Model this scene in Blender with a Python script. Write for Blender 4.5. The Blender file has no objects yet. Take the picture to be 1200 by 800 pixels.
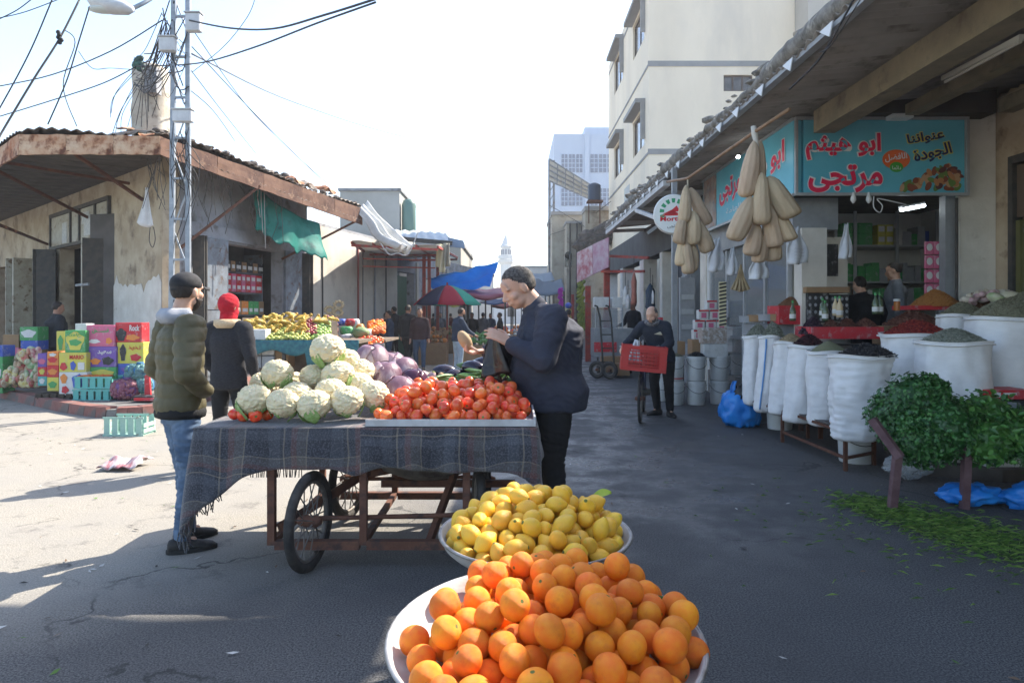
import bpy, bmesh, math, random
import numpy as np
from math import sin, cos, pi, sqrt, atan2, radians
from mathutils import Vector, Matrix, noise
rnd = random.Random(7)
S = bpy.context.scene
COL = S.collection
# ---------------------------------------------------------------- camera
EYE = 1.48
cd = bpy.data.cameras.new('camera'); cam = bpy.data.objects.new('camera', cd); COL.objects.link(cam)
cam.location = (0, 0, EYE); cam.rotation_euler = (pi/2, 0, 0)
cd.lens = 24; cd.sensor_width = 36; cd.shift_y = -33/1200; cd.clip_end = 2000; cd.clip_start = .05
S.camera = cam
# ---------------------------------------------------------------- light
SUN_H = Vector((.75, .66)).normalized(); SUN_EL = radians(44)
w = bpy.data.worlds.new('World'); S.world = w; w.use_nodes = True
nt = w.node_tree; bg = nt.nodes['Background']
sky = nt.nodes.new('ShaderNodeTexSky'); sky.sky_type = 'NISHITA'; sky.sun_disc = False
sky.sun_elevation = SUN_EL; sky.sun_rotation = atan2(SUN_H.x, SUN_H.y)
sky.air_density = 1.0; sky.dust_density = 1.3; sky.ozone_density = 1.0
hs_ = nt.nodes.new('ShaderNodeHueSaturation'); hs_.inputs['Saturation'].default_value = .95; nt.links.new(sky.outputs[0], hs_.inputs['Color']); nt.links.new(hs_.outputs[0], bg.inputs[0]); bg.inputs[1].default_value = .15
sd = bpy.data.lights.new('sun', 'SUN'); sd.energy = 4.4; sd.angle = radians(.5); sd.color = (1, .925, .81)
so = bpy.data.objects.new('sun', sd); COL.objects.link(so)
tosun = Vector((SUN_H.x*cos(SUN_EL), SUN_H.y*cos(SUN_EL), sin(SUN_EL)))
so.rotation_euler = tosun.to_track_quat('Z', 'Y').to_euler(); so.location = (0, 0, 30)
S.view_settings.view_transform = 'Standard'; S.view_settings.look = 'None'
S.view_settings.exposure = 1.55; S.view_settings.gamma = 1
S.cycles.max_bounces = 6; S.cycles.diffuse_bounces = 4; S.cycles.glossy_bounces = 3
S.cycles.transparent_max_bounces = 10; S.cycles.volume_bounces = 0

# ---------------------------------------------------------------- pixel helpers
def P(px, py, Y): return Vector(((px-600)/800*Y, Y, EYE+(367-py)/800*Y))
def G(px, py, z=0):
    Y = 800*(EYE-z)/(py-367); return Vector(((px-600)/800*Y, Y, z))
V = Vector
ORD = ['leftmost']+[x+' from the left' for x in 'second third fourth fifth sixth seventh eighth ninth tenth eleventh twelfth thirteenth'.split()]
# ---------------------------------------------------------------- tags
def tag(o, label=None, cat=None, group=None, kind=None):
    if label: o['label'] = label
    if cat: o['category'] = cat
    if group: o['group'] = group
    if kind: o['kind'] = kind
    return o
def thing(name, label, cat, loc=(0,0,0), group=None, rz=0):
    o = bpy.data.objects.new(name, None); COL.objects.link(o); o.location = loc; o.rotation_euler = (0,0,rz)
    o.empty_display_size = .1
    return tag(o, label, cat, group)
def kids(o): return [c for c in bpy.data.objects if c.parent == o]
def copy_tree(o, loc=None, rz=None, label=None, parent=None, tree=None, scale=None):
    """tree: list [(child, [grandchildren])] so that the scan is made once"""
    if tree is None: tree = [(c, kids(c)) for c in kids(o)]
    r = o.copy(); COL.objects.link(r)
    if loc is not None: r.location = loc
    if rz is not None: r.rotation_euler = rz if hasattr(rz, '__len__') else (0,0,rz)
    if scale: r.scale = scale if hasattr(scale, '__len__') else (scale,)*3
    if label: r['label'] = label
    for c, gs in tree:
        d = c.copy(); COL.objects.link(d); d.parent = r
        for g in gs:
            e = g.copy(); COL.objects.link(e); e.parent = d
    return r
# ---------------------------------------------------------------- materials
MATS = {}
def mat(name, c1, c2=None, sc=4, rough=.7, bump=0, bsc=60, metal=0, rv=0, spec=.35, c3=None, sc3=1.2, alpha=1, trans=0, emit=None, es=1, stretch=None, lo=.38, hi=.62, lo3=.5, hi3=.66, sss=0, coat=0, tl=0):
    if name in MATS: return MATS[name]
    m = bpy.data.materials.new(name); m.use_nodes = True; MATS[name] = m
    t = m.node_tree; N = t.nodes; L = t.links; b = N['Principled BSDF']
    c4 = lambda c: (c[0], c[1], c[2], 1)
    b.inputs['Base Color'].default_value = c4(c1); b.inputs['Roughness'].default_value = rough
    b.inputs['Metallic'].default_value = metal; b.inputs['Specular IOR Level'].default_value = spec
    if coat: b.inputs['Coat Weight'].default_value = coat; b.inputs['Coat Roughness'].default_value = .15
    tc = N.new('ShaderNodeTexCoord'); co = tc.outputs['Object']
    if stretch:
        mp = N.new('ShaderNodeMapping'); mp.inputs['Scale'].default_value = stretch; L.new(co, mp.inputs[0]); co = mp.outputs[0]
    out = None
    def noisemask(scale, lo, hi, det=6):
        n = N.new('ShaderNodeTexNoise'); n.inputs['Scale'].default_value = scale; n.inputs['Detail'].default_value = det
        n.inputs['Roughness'].default_value = .62; L.new(co, n.inputs['Vector'])
        r = N.new('ShaderNodeMapRange'); r.inputs[1].default_value = lo; r.inputs[2].default_value = hi; L.new(n.outputs[0], r.inputs[0])
        return r.outputs[0]
    def mix(fac, a, bcol):
        x = N.new('ShaderNodeMix'); x.data_type = 'RGBA'; L.new(fac, x.inputs[0])
        if isinstance(a, (tuple, list)): x.inputs[6].default_value = c4(a)
        else: L.new(a, x.inputs[6])
        if isinstance(bcol, (tuple, list)): x.inputs[7].default_value = c4(bcol)
        else: L.new(bcol, x.inputs[7])
        return x.outputs[2]
    if c2: out = mix(noisemask(sc, lo, hi), c1, c2)
    if c3: out = mix(noisemask(sc3, lo3, hi3), out if out else c1, c3)
    if rv:
        oi = N.new('ShaderNodeObjectInfo'); h = N.new('ShaderNodeHueSaturation')
        r = N.new('ShaderNodeMapRange'); r.inputs[3].default_value = 1-rv; r.inputs[4].default_value = 1+rv*.7
        L.new(oi.outputs['Random'], r.inputs[0]); L.new(r.outputs[0], h.inputs['Value'])
        r2 = N.new('ShaderNodeMapRange'); r2.inputs[3].default_value = .5-rv*.05; r2.inputs[4].default_value = .5+rv*.05
        mm = N.new('ShaderNodeMath'); mm.operation = 'FRACT'; m2 = N.new('ShaderNodeMath'); m2.operation = 'MULTIPLY'; m2.inputs[1].default_value = 7.31
        L.new(oi.outputs['Random'], m2.inputs[0]); L.new(m2.outputs[0], mm.inputs[0]); L.new(mm.outputs[0], r2.inputs[0]); L.new(r2.outputs[0], h.inputs['Hue'])
        if out is None: h.inputs['Color'].default_value = c4(c1)
        else: L.new(out, h.inputs['Color'])
        out = h.outputs[0]
    if out is not None: L.new(out, b.inputs['Base Color'])
    if bump:
        n = N.new('ShaderNodeTexNoise'); n.inputs['Scale'].default_value = bsc; n.inputs['Detail'].default_value = 5; L.new(co, n.inputs['Vector'])
        u = N.new('ShaderNodeBump'); u.inputs['Strength'].default_value = bump; u.inputs['Distance'].default_value = .01
        L.new(n.outputs[0], u.inputs['Height']); L.new(u.outputs[0], b.inputs['Normal'])
    if tl:
        tn = N.new('ShaderNodeBsdfTranslucent'); ms = N.new('ShaderNodeMixShader'); ms.inputs[0].default_value = tl
        if out is not None: L.new(out, tn.inputs[0])
        else: tn.inputs[0].default_value = c4(c1)
        L.new(b.outputs[0], ms.inputs[1]); L.new(tn.outputs[0], ms.inputs[2]); L.new(ms.outputs[0], N['Material Output'].inputs[0])
    if alpha < 1: b.inputs['Alpha'].default_value = alpha
    if trans: b.inputs['Transmission Weight'].default_value = trans
    if sss: b.inputs['Subsurface Weight'].default_value = sss; b.inputs['Subsurface Radius'].default_value = (.02,.008,.004)
    if emit: b.inputs['Emission Color'].default_value = c4(emit); b.inputs['Emission Strength'].default_value = es
    return m
# ---------------------------------------------------------------- mesh builder (world coordinates)
class MB:
    def __init__(s): s.v = []; s.f = []; s.m = []; s.mi = 0
    def add(s, vs, fs, mi=None):
        n = len(s.v); s.v += [tuple(v) for v in vs]; s.f += [tuple(i+n for i in f) for f in fs]
        s.m += [s.mi if mi is None else mi]*len(fs); return s
    def box(s, a, b, mi=None, M=None, bev=0, jit=0):
        x0,y0,z0 = a; x1,y1,z1 = b
        if bev:
            e = bev; vs = []; 
            for (x,sx) in ((x0,1),(x1,-1)):
                for (y,sy) in ((y0,1),(y1,-1)):
                    for (z,sz) in ((z0,1),(z1,-1)):
                        vs += [(x,y+sy*e,z+sz*e),(x+sx*e,y,z+sz*e),(x+sx*e,y+sy*e,z)]
            k = lambda i,j,l,c: (i*4+j*2+l)*3+c
            fs = []
            for i in (0,1): q=[k(i,0,0,0),k(i,0,1,0),k(i,1,1,0),k(i,1,0,0)]; fs.append(q if i==0 else q[::-1])
            for j in (0,1): q=[k(0,j,0,1),k(1,j,0,1),k(1,j,1,1),k(0,j,1,1)]; fs.append(q if j==0 else q[::-1])
            for l in (0,1): q=[k(0,0,l,2),k(0,1,l,2),k(1,1,l,2),k(1,0,l,2)]; fs.append(q if l==0 else q[::-1])
            for j in (0,1):
                for l in (0,1): q=[k(0,j,l,1),k(0,j,l,2),k(1,j,l,2),k(1,j,l,1)]; fs.append(q if j!=l else q[::-1])
            for i in (0,1):
                for l in (0,1): q=[k(i,0,l,0),k(i,1,l,0),k(i,1,l,2),k(i,0,l,2)]; fs.append(q if i!=l else q[::-1])
            for i in (0,1):
                for j in (0,1): q=[k(i,j,0,0),k(i,j,0,1),k(i,j,1,1),k(i,j,1,0)]; fs.append(q if i==j else q[::-1])
            for i in (0,1):
                for j in (0,1):
                    for l in (0,1): q=[k(i,j,l,0),k(i,j,l,1),k(i,j,l,2)]; fs.append(q if (i+j+l)%2 else q[::-1])
        else:
            vs = [(x0,y0,z0),(x1,y0,z0),(x1,y1,z0),(x0,y1,z0),(x0,y0,z1),(x1,y0,z1),(x1,y1,z1),(x0,y1,z1)]
            fs = [(3,2,1,0),(4,5,6,7),(0,1,5,4),(1,2,6,5),(2,3,7,6),(3,0,4,7)]
        if jit: vs = [(x+rnd.uniform(-jit,jit),y+rnd.uniform(-jit,jit),z+rnd.uniform(-jit,jit)) for x,y,z in vs]
        if M is not None: vs = [M @ V(v) for v in vs]
        return s.add(vs, fs, mi)
    def obox(s, c, ax, ay, sx, sy, z0, z1, mi=None, bev=0):
        """oriented box: c=(x,y) centre, ax unit 2d direction, half sizes"""
        ax = V((ax[0],ax[1],0)).normalized(); ay = V((-ax.y,ax.x,0))
        M = Matrix(((ax.x,ay.x,0,c[0]),(ax.y,ay.y,0,c[1]),(0,0,1,0),(0,0,0,1)))
        return s.box((-sx,-sy,z0),(sx,sy,z1),mi,M,bev)
    def prism(s, pts, z0, z1, mi=None):
        n = len(pts); a = sum(pts[i][0]*pts[(i+1)%n][1]-pts[(i+1)%n][0]*pts[i][1] for i in range(n))
        if a < 0: pts = pts[::-1]
        f0 = z0 if callable(z0) else (lambda x,y: z0); f1 = z1 if callable(z1) else (lambda x,y: z1)
        vs = [(p[0],p[1],f0(p[0],p[1])) for p in pts]+[(p[0],p[1],f1(p[0],p[1])) for p in pts]
        return s.add(vs, [tuple(range(n-1,-1,-1)), tuple(range(n,2*n))]+[(i,(i+1)%n,n+(i+1)%n,n+i) for i in range(n)], mi)
    def bar(s, p, q, w, h=None, mi=None, up=(0,0,1)):
        """rectangular bar from p to q"""
        p = V(p); q = V(q); h = h or w; d = (q-p).normalized(); u = V(up)
        if abs(d.dot(u)) > .98: u = V((0,1,0))
        r = d.cross(u).normalized(); u = r.cross(d)
        vs = []
        for c in (p, q):
            for a,b in ((-1,-1),(1,-1),(1,1),(-1,1)): vs.append(c+r*a*w/2+u*b*h/2)
        return s.add(vs, [(0,1,2,3),(7,6,5,4),(0,4,5,1),(1,5,6,2),(2,6,7,3),(3,7,4,0)], mi)
    def tube(s, pts, r, n=6, mi=None, cap=True):
        pts = [V(p) for p in pts]; k = len(pts); R = r if hasattr(r,'__len__') else [r]*k
        d0 = (pts[1]-pts[0]).normalized(); u = V((0,0,1)) if abs(d0.z) < .9 else V((1,0,0))
        a = d0.cross(u).normalized(); vs = []
        for i,p in enumerate(pts):
            d = (pts[min(i+1,k-1)]-pts[max(i-1,0)]).normalized()
            a = (a-d*a.dot(d)).normalized(); b = d.cross(a)
            for j in range(n): t = 2*pi*j/n; vs.append(p+(a*cos(t)+b*sin(t))*R[i])
        fs = [(i*n+j, i*n+(j+1)%n, (i+1)*n+(j+1)%n, (i+1)*n+j) for i in range(k-1) for j in range(n)]
        if cap: fs += [tuple(range(n-1,-1,-1)), tuple((k-1)*n+j for j in range(n))]
        return s.add(vs, fs, mi)
    def lathe(s, prof, c=(0,0,0), n=24, mi=None, axis=None, wob=None, cap=True):
        """prof: [(r,z)] bottom to top"""
        vs = []; c = V(c)
        for r,z in prof:
            for j in range(n):
                t = 2*pi*j/n; rr = r*(1+(wob(t,z) if wob else 0)); vs.append(V((rr*cos(t), rr*sin(t), z)))
        if axis is not None:
            q = V(axis).to_track_quat('Z','Y'); vs = [q @ v for v in vs]
        vs = [c+v for v in vs]; k = len(prof)
        fs = [(i*n+j, i*n+(j+1)%n, (i+1)*n+(j+1)%n, (i+1)*n+j) for i in range(k-1) for j in range(n)]
        if cap:
            fs += [tuple(range(n-1,-1,-1)), tuple((k-1)*n+j for j in range(n))]
        return s.add(vs, fs, mi)
    def ell(s, c, r, M=None, nu=16, nv=10, mi=None, fn=None):
        c = V(c); r = (r,)*3 if not hasattr(r,'__len__') else r; vs = []
        for i in range(nv+1):
            ph = pi*i/nv
            for j in range(nu if 0<i<nv else 1):
                t = 2*pi*j/nu; d = V((sin(ph)*cos(t), sin(ph)*sin(t), -cos(ph)))
                k = fn(d) if fn else 1
                p = V((d.x*r[0]*k, d.y*r[1]*k, d.z*r[2]*k))
                if M is not None: p = M @ p
                vs.append(c+p)
        idx = lambda i,j: 0 if i==0 else (1+(nv-1)*nu if i==nv else 1+(i-1)*nu+j%nu)
        fs = []
        for i in range(nv):
            for j in range(nu):
                if i==0: fs.append((0, idx(1,j+1), idx(1,j)))
                elif i==nv-1: fs.append((idx(i,j), idx(i,j+1), idx(nv,0)))
                else: fs.append((idx(i,j), idx(i,j+1), idx(i+1,j+1), idx(i+1,j)))
        return s.add(vs, fs, mi)
    def cone(s, p, r0, q, r1, n=12):
        """closed rounded cone"""
        p = V(p); q = V(q); d = q-p; L = d.length; d.normalize()
        pts = []; R = []
        for k in range(4): a = pi/2*(1-k/3); pts.append(p-d*r0*sin(a)); R.append(max(r0*cos(a),r0*.05))
        for k in range(4): a = pi/2*k/3; pts.append(q+d*r1*sin(a)); R.append(max(r1*cos(a),r1*.05))
        return s.tube(pts, R, n)
    def rings(s, rs, n=20, mi=None):
        """closed loft: rs=[(centre, rx, ry, rotz, tilt matrix or None)]"""
        vs = []
        for c,rx,ry,*o in rs:
            c = V(c); M = o[0] if o else None
            for j in range(n):
                t = 2*pi*j/n; p = V((rx*cos(t), ry*sin(t), 0))
                if M is not None: p = M @ p
                vs.append(c+p)
        k = len(rs)
        fs = [(i*n+j, i*n+(j+1)%n, (i+1)*n+(j+1)%n, (i+1)*n+j) for i in range(k-1) for j in range(n)]
        fs += [tuple(range(n-1,-1,-1)), tuple((k-1)*n+j for j in range(n))]
        return s.add(vs, fs, mi)
    def grid(s, fn, nu, nv, mi=None, thick=0, close=False):
        """fn(u,v) -> point, u,v in 0..1"""
        vs = [V(fn(i/nu, j/nv)) for j in range(nv+1) for i in range(nu+1)]
        W = nu+1
        fs = [(j*W+i, j*W+i+1, (j+1)*W+i+1, (j+1)*W+i) for j in range(nv) for i in range(nu)]
        if thick:
            nn = [V((0,0,0)) for _ in vs]
            for f in fs:
                nr = (vs[f[1]]-vs[f[0]]).cross(vs[f[3]]-vs[f[0]])
                for i in f: nn[i] += nr
            K = len(vs); vs2 = [vs[i]-nn[i].normalized()*thick for i in range(K)]
            f2 = [tuple(K+i for i in f[::-1]) for f in fs]
            ed = [j*W for j in range(nv,0,-1)]
            loop = [i for i in range(nu)]+[j*W+nu for j in range(nv)]+[nv*W+i for i in range(nu,0,-1)]+[j*W for j in range(nv,0,-1)]
            f3 = [(loop[(i+1)%len(loop)], loop[i], K+loop[i], K+loop[(i+1)%len(loop)]) for i in range(len(loop))]
            return s.add(vs+vs2, fs+f2+f3, mi)
        return s.add(vs, fs, mi)
    def mesh(s, name, mats, smooth=False, off=V((0,0,0)), ang=None):
        me = bpy.data.meshes.new(name)
        me.from_pydata([(v[0]-off[0], v[1]-off[1], v[2]-off[2]) for v in s.v], [], s.f)
        mats = mats if isinstance(mats, (list,tuple)) else [mats]
        for m in mats: me.materials.append(m)
        if len(mats) > 1: me.polygons.foreach_set('material_index', s.m)
        if smooth: me.polygons.foreach_set('use_smooth', [True]*len(s.f))
        if ang: 
            me.polygons.foreach_set('use_smooth', [True]*len(s.f)); me.set_sharp_from_angle(angle=radians(ang))
        me.update(); return me
    def build(s, name, mats, parent=None, smooth=False, ang=None, origin=None, label=None, cat=None, group=None, kind=None):
        if parent is not None: base = wloc(parent)
        else: base = V((0,0,0))
        if origin is None:
            a = np.array(s.v); lo = a.min(0); hi = a.max(0); origin = V(((lo[0]+hi[0])/2, (lo[1]+hi[1])/2, lo[2]))
        origin = V(origin)
        me = s.mesh(name, mats, smooth, origin, ang)
        o = bpy.data.objects.new(name, me); COL.objects.link(o); o.location = origin-base
        if parent is not None: o.parent = parent
        return tag(o, label, cat, group, kind)
def wloc(o):
    v = V((0,0,0))
    while o is not None: v += o.location; o = o.parent
    return v
def link(name, me, parent=None, loc=(0,0,0), rot=(0,0,0), sc=None, **k):
    o = bpy.data.objects.new(name, me); COL.objects.link(o); o.location = loc; o.rotation_euler = rot
    if sc: o.scale = sc if hasattr(sc,'__len__') else (sc,)*3
    if parent is not None: o.parent = parent
    return tag(o, **k)
def fbm(p, o=4):
    return noise.fractal(V(p), 1.0, 2.0, o)
# ---------------------------------------------------------------- lettering
ARF = {'ا':(0xFE8D,0xFE8E,0,0),'أ':(0xFE83,0xFE84,0,0),'ب':(0xFE8F,0xFE90,0xFE91,0xFE92),'ت':(0xFE95,0xFE96,0xFE97,0xFE98),'ث':(0xFE99,0xFE9A,0xFE9B,0xFE9C),
 'ج':(0xFE9D,0xFE9E,0xFE9F,0xFEA0),'د':(0xFEA9,0xFEAA,0,0),'ر':(0xFEAD,0xFEAE,0,0),'ف':(0xFED1,0xFED2,0xFED3,0xFED4),'ل':(0xFEDD,0xFEDE,0xFEDF,0xFEE0),
 'م':(0xFEE1,0xFEE2,0xFEE3,0xFEE4),'ن':(0xFEE5,0xFEE6,0xFEE7,0xFEE8),'ه':(0xFEE9,0xFEEA,0xFEEB,0xFEEC),'و':(0xFEED,0xFEEE,0,0),'ى':(0xFEEF,0xFEF0,0,0),
 'ي':(0xFEF1,0xFEF2,0xFEF3,0xFEF4),'ة':(0xFE93,0xFE94,0,0),'ع':(0xFEC9,0xFECA,0xFECB,0xFECC),'ض':(0xFEBD,0xFEBE,0xFEBF,0xFEC0),'س':(0xFEB1,0xFEB2,0xFEB3,0xFEB4),
 'ك':(0xFED9,0xFEDA,0xFEDB,0xFEDC),'ئ':(0xFE89,0xFE8A,0xFE8B,0xFE8C),'ش':(0xFEB5,0xFEB6,0xFEB7,0xFEB8),'ص':(0xFEB9,0xFEBA,0xFEBB,0xFEBC)}
def shape_ar(t):
    out = []
    for i,c in enumerate(t):
        if c not in ARF: out.append(c); continue
        f = ARF[c]; pj = i > 0 and t[i-1] in ARF and ARF[t[i-1]][2] != 0
        nj = i+1 < len(t) and t[i+1] in ARF and f[2] != 0
        out.append(chr(f[3] if pj and nj else f[1] if pj else f[2] if nj else f[0]))
    return ''.join(reversed(out))
_glyph = {}
def glyph(ch, off):
    k = (ch, off)
    if k in _glyph: return _glyph[k]
    c = bpy.data.curves.new('g', 'FONT'); c.size = 1; c.resolution_u = 3; c.offset = off
    o = bpy.data.objects.new('g', c); COL.objects.link(o)
    c.body = ch+'|'; bpy.context.view_layer.update(); x1 = max(b[0] for b in o.bound_box)
    c.body = '|'; bpy.context.view_layer.update(); x0 = max(b[0] for b in o.bound_box)
    c.body = ch; bpy.context.view_layer.update()
    me = bpy.data.meshes.new_from_object(o.evaluated_get(bpy.context.evaluated_depsgraph_get()))
    vs = [(v.co.x, v.co.y) for v in me.vertices]; fs = [tuple(p.vertices) for p in me.polygons]
    bpy.data.objects.remove(o); bpy.data.curves.remove(c); bpy.data.meshes.remove(me)
    _glyph[k] = (vs, fs, x1-x0); return _glyph[k]
def text_mb(mb, s, origin, ux, uy, w=None, h=.1, off=0, ar=None, mi=0, proud=.002, wmax=None):
    """lettering on a plane: origin lower-left, ux/uy unit vectors; scaled to height h, width w"""
    if ar is None: ar = any(c in ARF for c in s)
    if ar: s = shape_ar(s)
    x = 0; L = []
    for i,ch in enumerate(s):
        if ch == ' ': x += .28; continue
        vs, fs, adv = glyph(ch, off); L.append(([(a+x, b) for a,b in vs], fs, i)); x += adv
    if not L: return
    xs = [a for l in L for a,b in l[0]]; ys = [b for l in L for a,b in l[0]]
    x0,x1,y0,y1 = min(xs),max(xs),min(ys),max(ys)
    sy = h/(y1-y0); sx = (w/(x1-x0)) if w else sy
    o = V(origin); ux = V(ux); uy = V(uy); n = ux.cross(uy).normalized()
    for vs, fs, i in L:
        mb.add([o+ux*(a-x0)*sx+uy*(b-y0)*sy+n*(proud+.0004*(i%3)) for a,b in vs], fs, mi)
# ---------------------------------------------------------------- people
def remesh(mb, name, mats, voxel, smooth=3, disp=None, parent=None):
    me = mb.mesh('tmp', mats); o = bpy.data.objects.new('tmp', me); COL.objects.link(o)
    md = o.modifiers.new('r', 'REMESH'); md.mode = 'VOXEL'; md.voxel_size = voxel; md.use_smooth_shade = True
    if smooth: s = o.modifiers.new('s', 'SMOOTH'); s.factor = .5; s.iterations = smooth
    dg = bpy.context.evaluated_depsgraph_get(); ev = o.evaluated_get(dg)
    m2 = bpy.data.meshes.new_from_object(ev); m2.name = name
    bpy.data.objects.remove(o); bpy.data.meshes.remove(me)
    if disp:
        n = len(m2.vertices); co = np.zeros(n*3); nr = np.zeros(n*3)
        m2.vertices.foreach_get('co', co); m2.vertices.foreach_get('normal', nr)
        co = co.reshape(-1,3); nr = nr.reshape(-1,3)
        d = np.array([disp(V(c), V(q)) for c,q in zip(co, nr)])
        co += nr*d[:,None]; m2.vertices.foreach_set('co', co.ravel()); m2.update()
    m2.polygons.foreach_set('use_smooth', [True]*len(m2.polygons))
    m2.materials.clear(); m2.materials.append(mats)
    ob = bpy.data.objects.new(name, m2); COL.objects.link(ob)
    if parent is not None: ob.parent = parent
    return ob
def wrinkle(amp, seed=0, horiz=1.0, f=16):
    def g(c, n):
        w = noise.noise(V((c.x*5+seed, c.y*5, c.z*5)))
        a = noise.noise(V((c.x*f*.6+seed, c.y*f*.6, c.z*f*1.7*horiz+w*3)))
        b = noise.noise(V((c.x*f*1.8, c.y*f*1.8+seed, c.z*f*2.6+w*4)))
        return amp*((1-abs(a)*2.2)*.7+b*.35)
    return g
SKIN = mat('skin', (.50,.29,.20), (.60,.37,.265), sc=9, rough=.5, bump=.12, bsc=220, sss=.12)
SKIN2 = mat('skin_tan', (.30,.155,.10), (.38,.20,.13), sc=9, rough=.5, bump=.12, bsc=220, sss=.1)
HAIRM = mat('dark_hair', (.018,.013,.011), (.035,.027,.022), sc=90, rough=.6, bump=.7, bsc=160, stretch=(1,1,.35))
HAIRG = mat('greying_hair', (.06,.055,.05), (.13,.12,.115), sc=70, rough=.7, bump=.6, bsc=260)
EYEW = mat('eye_white', (.6,.57,.53), rough=.2); EYED = mat('eye_dark', (.01,.008,.006), rough=.1)
LIPM = mat('lip', (.36,.15,.12), rough=.45)
SHOEM = mat('dark_shoe', (.012,.011,.011), (.03,.027,.025), sc=12, rough=.65, bump=.3, bsc=90)
def frame(f, u=(0,0,1)):
    f = V(f).normalized(); u = V(u); r = f.cross(u).normalized(); u = r.cross(f)
    return Matrix(((r.x,f.x,u.x),(r.y,f.y,u.y),(r.z,f.z,u.z)))   # x right, y forward, z up
def hand(mb, w, d, n, side, curl=.35, s=1.0, spread=.08, curls=None, thumb=.6):
    """w wrist, d towards fingers, n palm normal (palm faces n), side: unit vector towards thumb"""
    w = V(w); d = V(d).normalized(); n = V(n); n = (n-d*n.dot(d)).normalized(); t = d.cross(n); 
    if t.dot(V(side)) < 0: t = -t
    for k,o in enumerate((.028,.010,-.008,-.026)):
        mb.cone(w+d*.012*s+t*o*.75*s, .0145*s, w+d*(.088-.004*abs(k-1))*s+t*o*1.05*s, .0112*s, 8)
    Ls = ((.040,.026,.020),(.045,.029,.021),(.041,.027,.020),(.032,.021,.018))
    for k,o in enumerate((.030,.010,-.010,-.029)):
        p = w+d*(.092-.005*abs(k-1))*s+t*o*s; a = 0; r = .0098*s
        dd = (d+t*spread*(1.5-k)*.5).normalized(); cu = curls[k] if curls else curl
        for j,l in enumerate(Ls[k]):
            a += cu*(1,1.2,.8)[j]; v = dd*cos(a)+n*sin(a); q = p+v*l*s
            mb.cone(p, r, q, r*.9, 8); p = q; r *= .9
    p = w+d*.026*s+t*.026*s+n*.006*s
    v = (d*.62+t*.75+n*.25).normalized(); q = p+v*.045*s; mb.cone(p, .0155*s, q, .0115*s, 8)
    v2 = (d*(.95-thumb*.3)+t*(.5-thumb*.5)+n*.45*thumb).normalized(); q2 = q+v2*.032*s; mb.cone(q, .0112*s, q2, .0098*s, 8)
    mb.cone(q2, .0098*s, q2+(v2+n*.25*thumb-t*.15).normalized()*.024*s, .0078*s, 8)
def hand_blob(mb, w, d, s=1):
    w = V(w); d = V(d).normalized(); t = d.orthogonal().normalized()
    mb.cone(w, .032*s, w+d*.09*s, .03*s, 8)
    for k in range(4): mb.cone(w+d*.09*s+t*(k-1.5)*.019*s, .011*s, w+d*(.165-.01*abs(k-1))*s+t*(k-1.5)*.022*s, .009*s, 6)
    mb.cone(w+d*.03*s+t*.03*s, .013*s, w+d*.085*s+t*.055*s, .01*s, 6)
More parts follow.
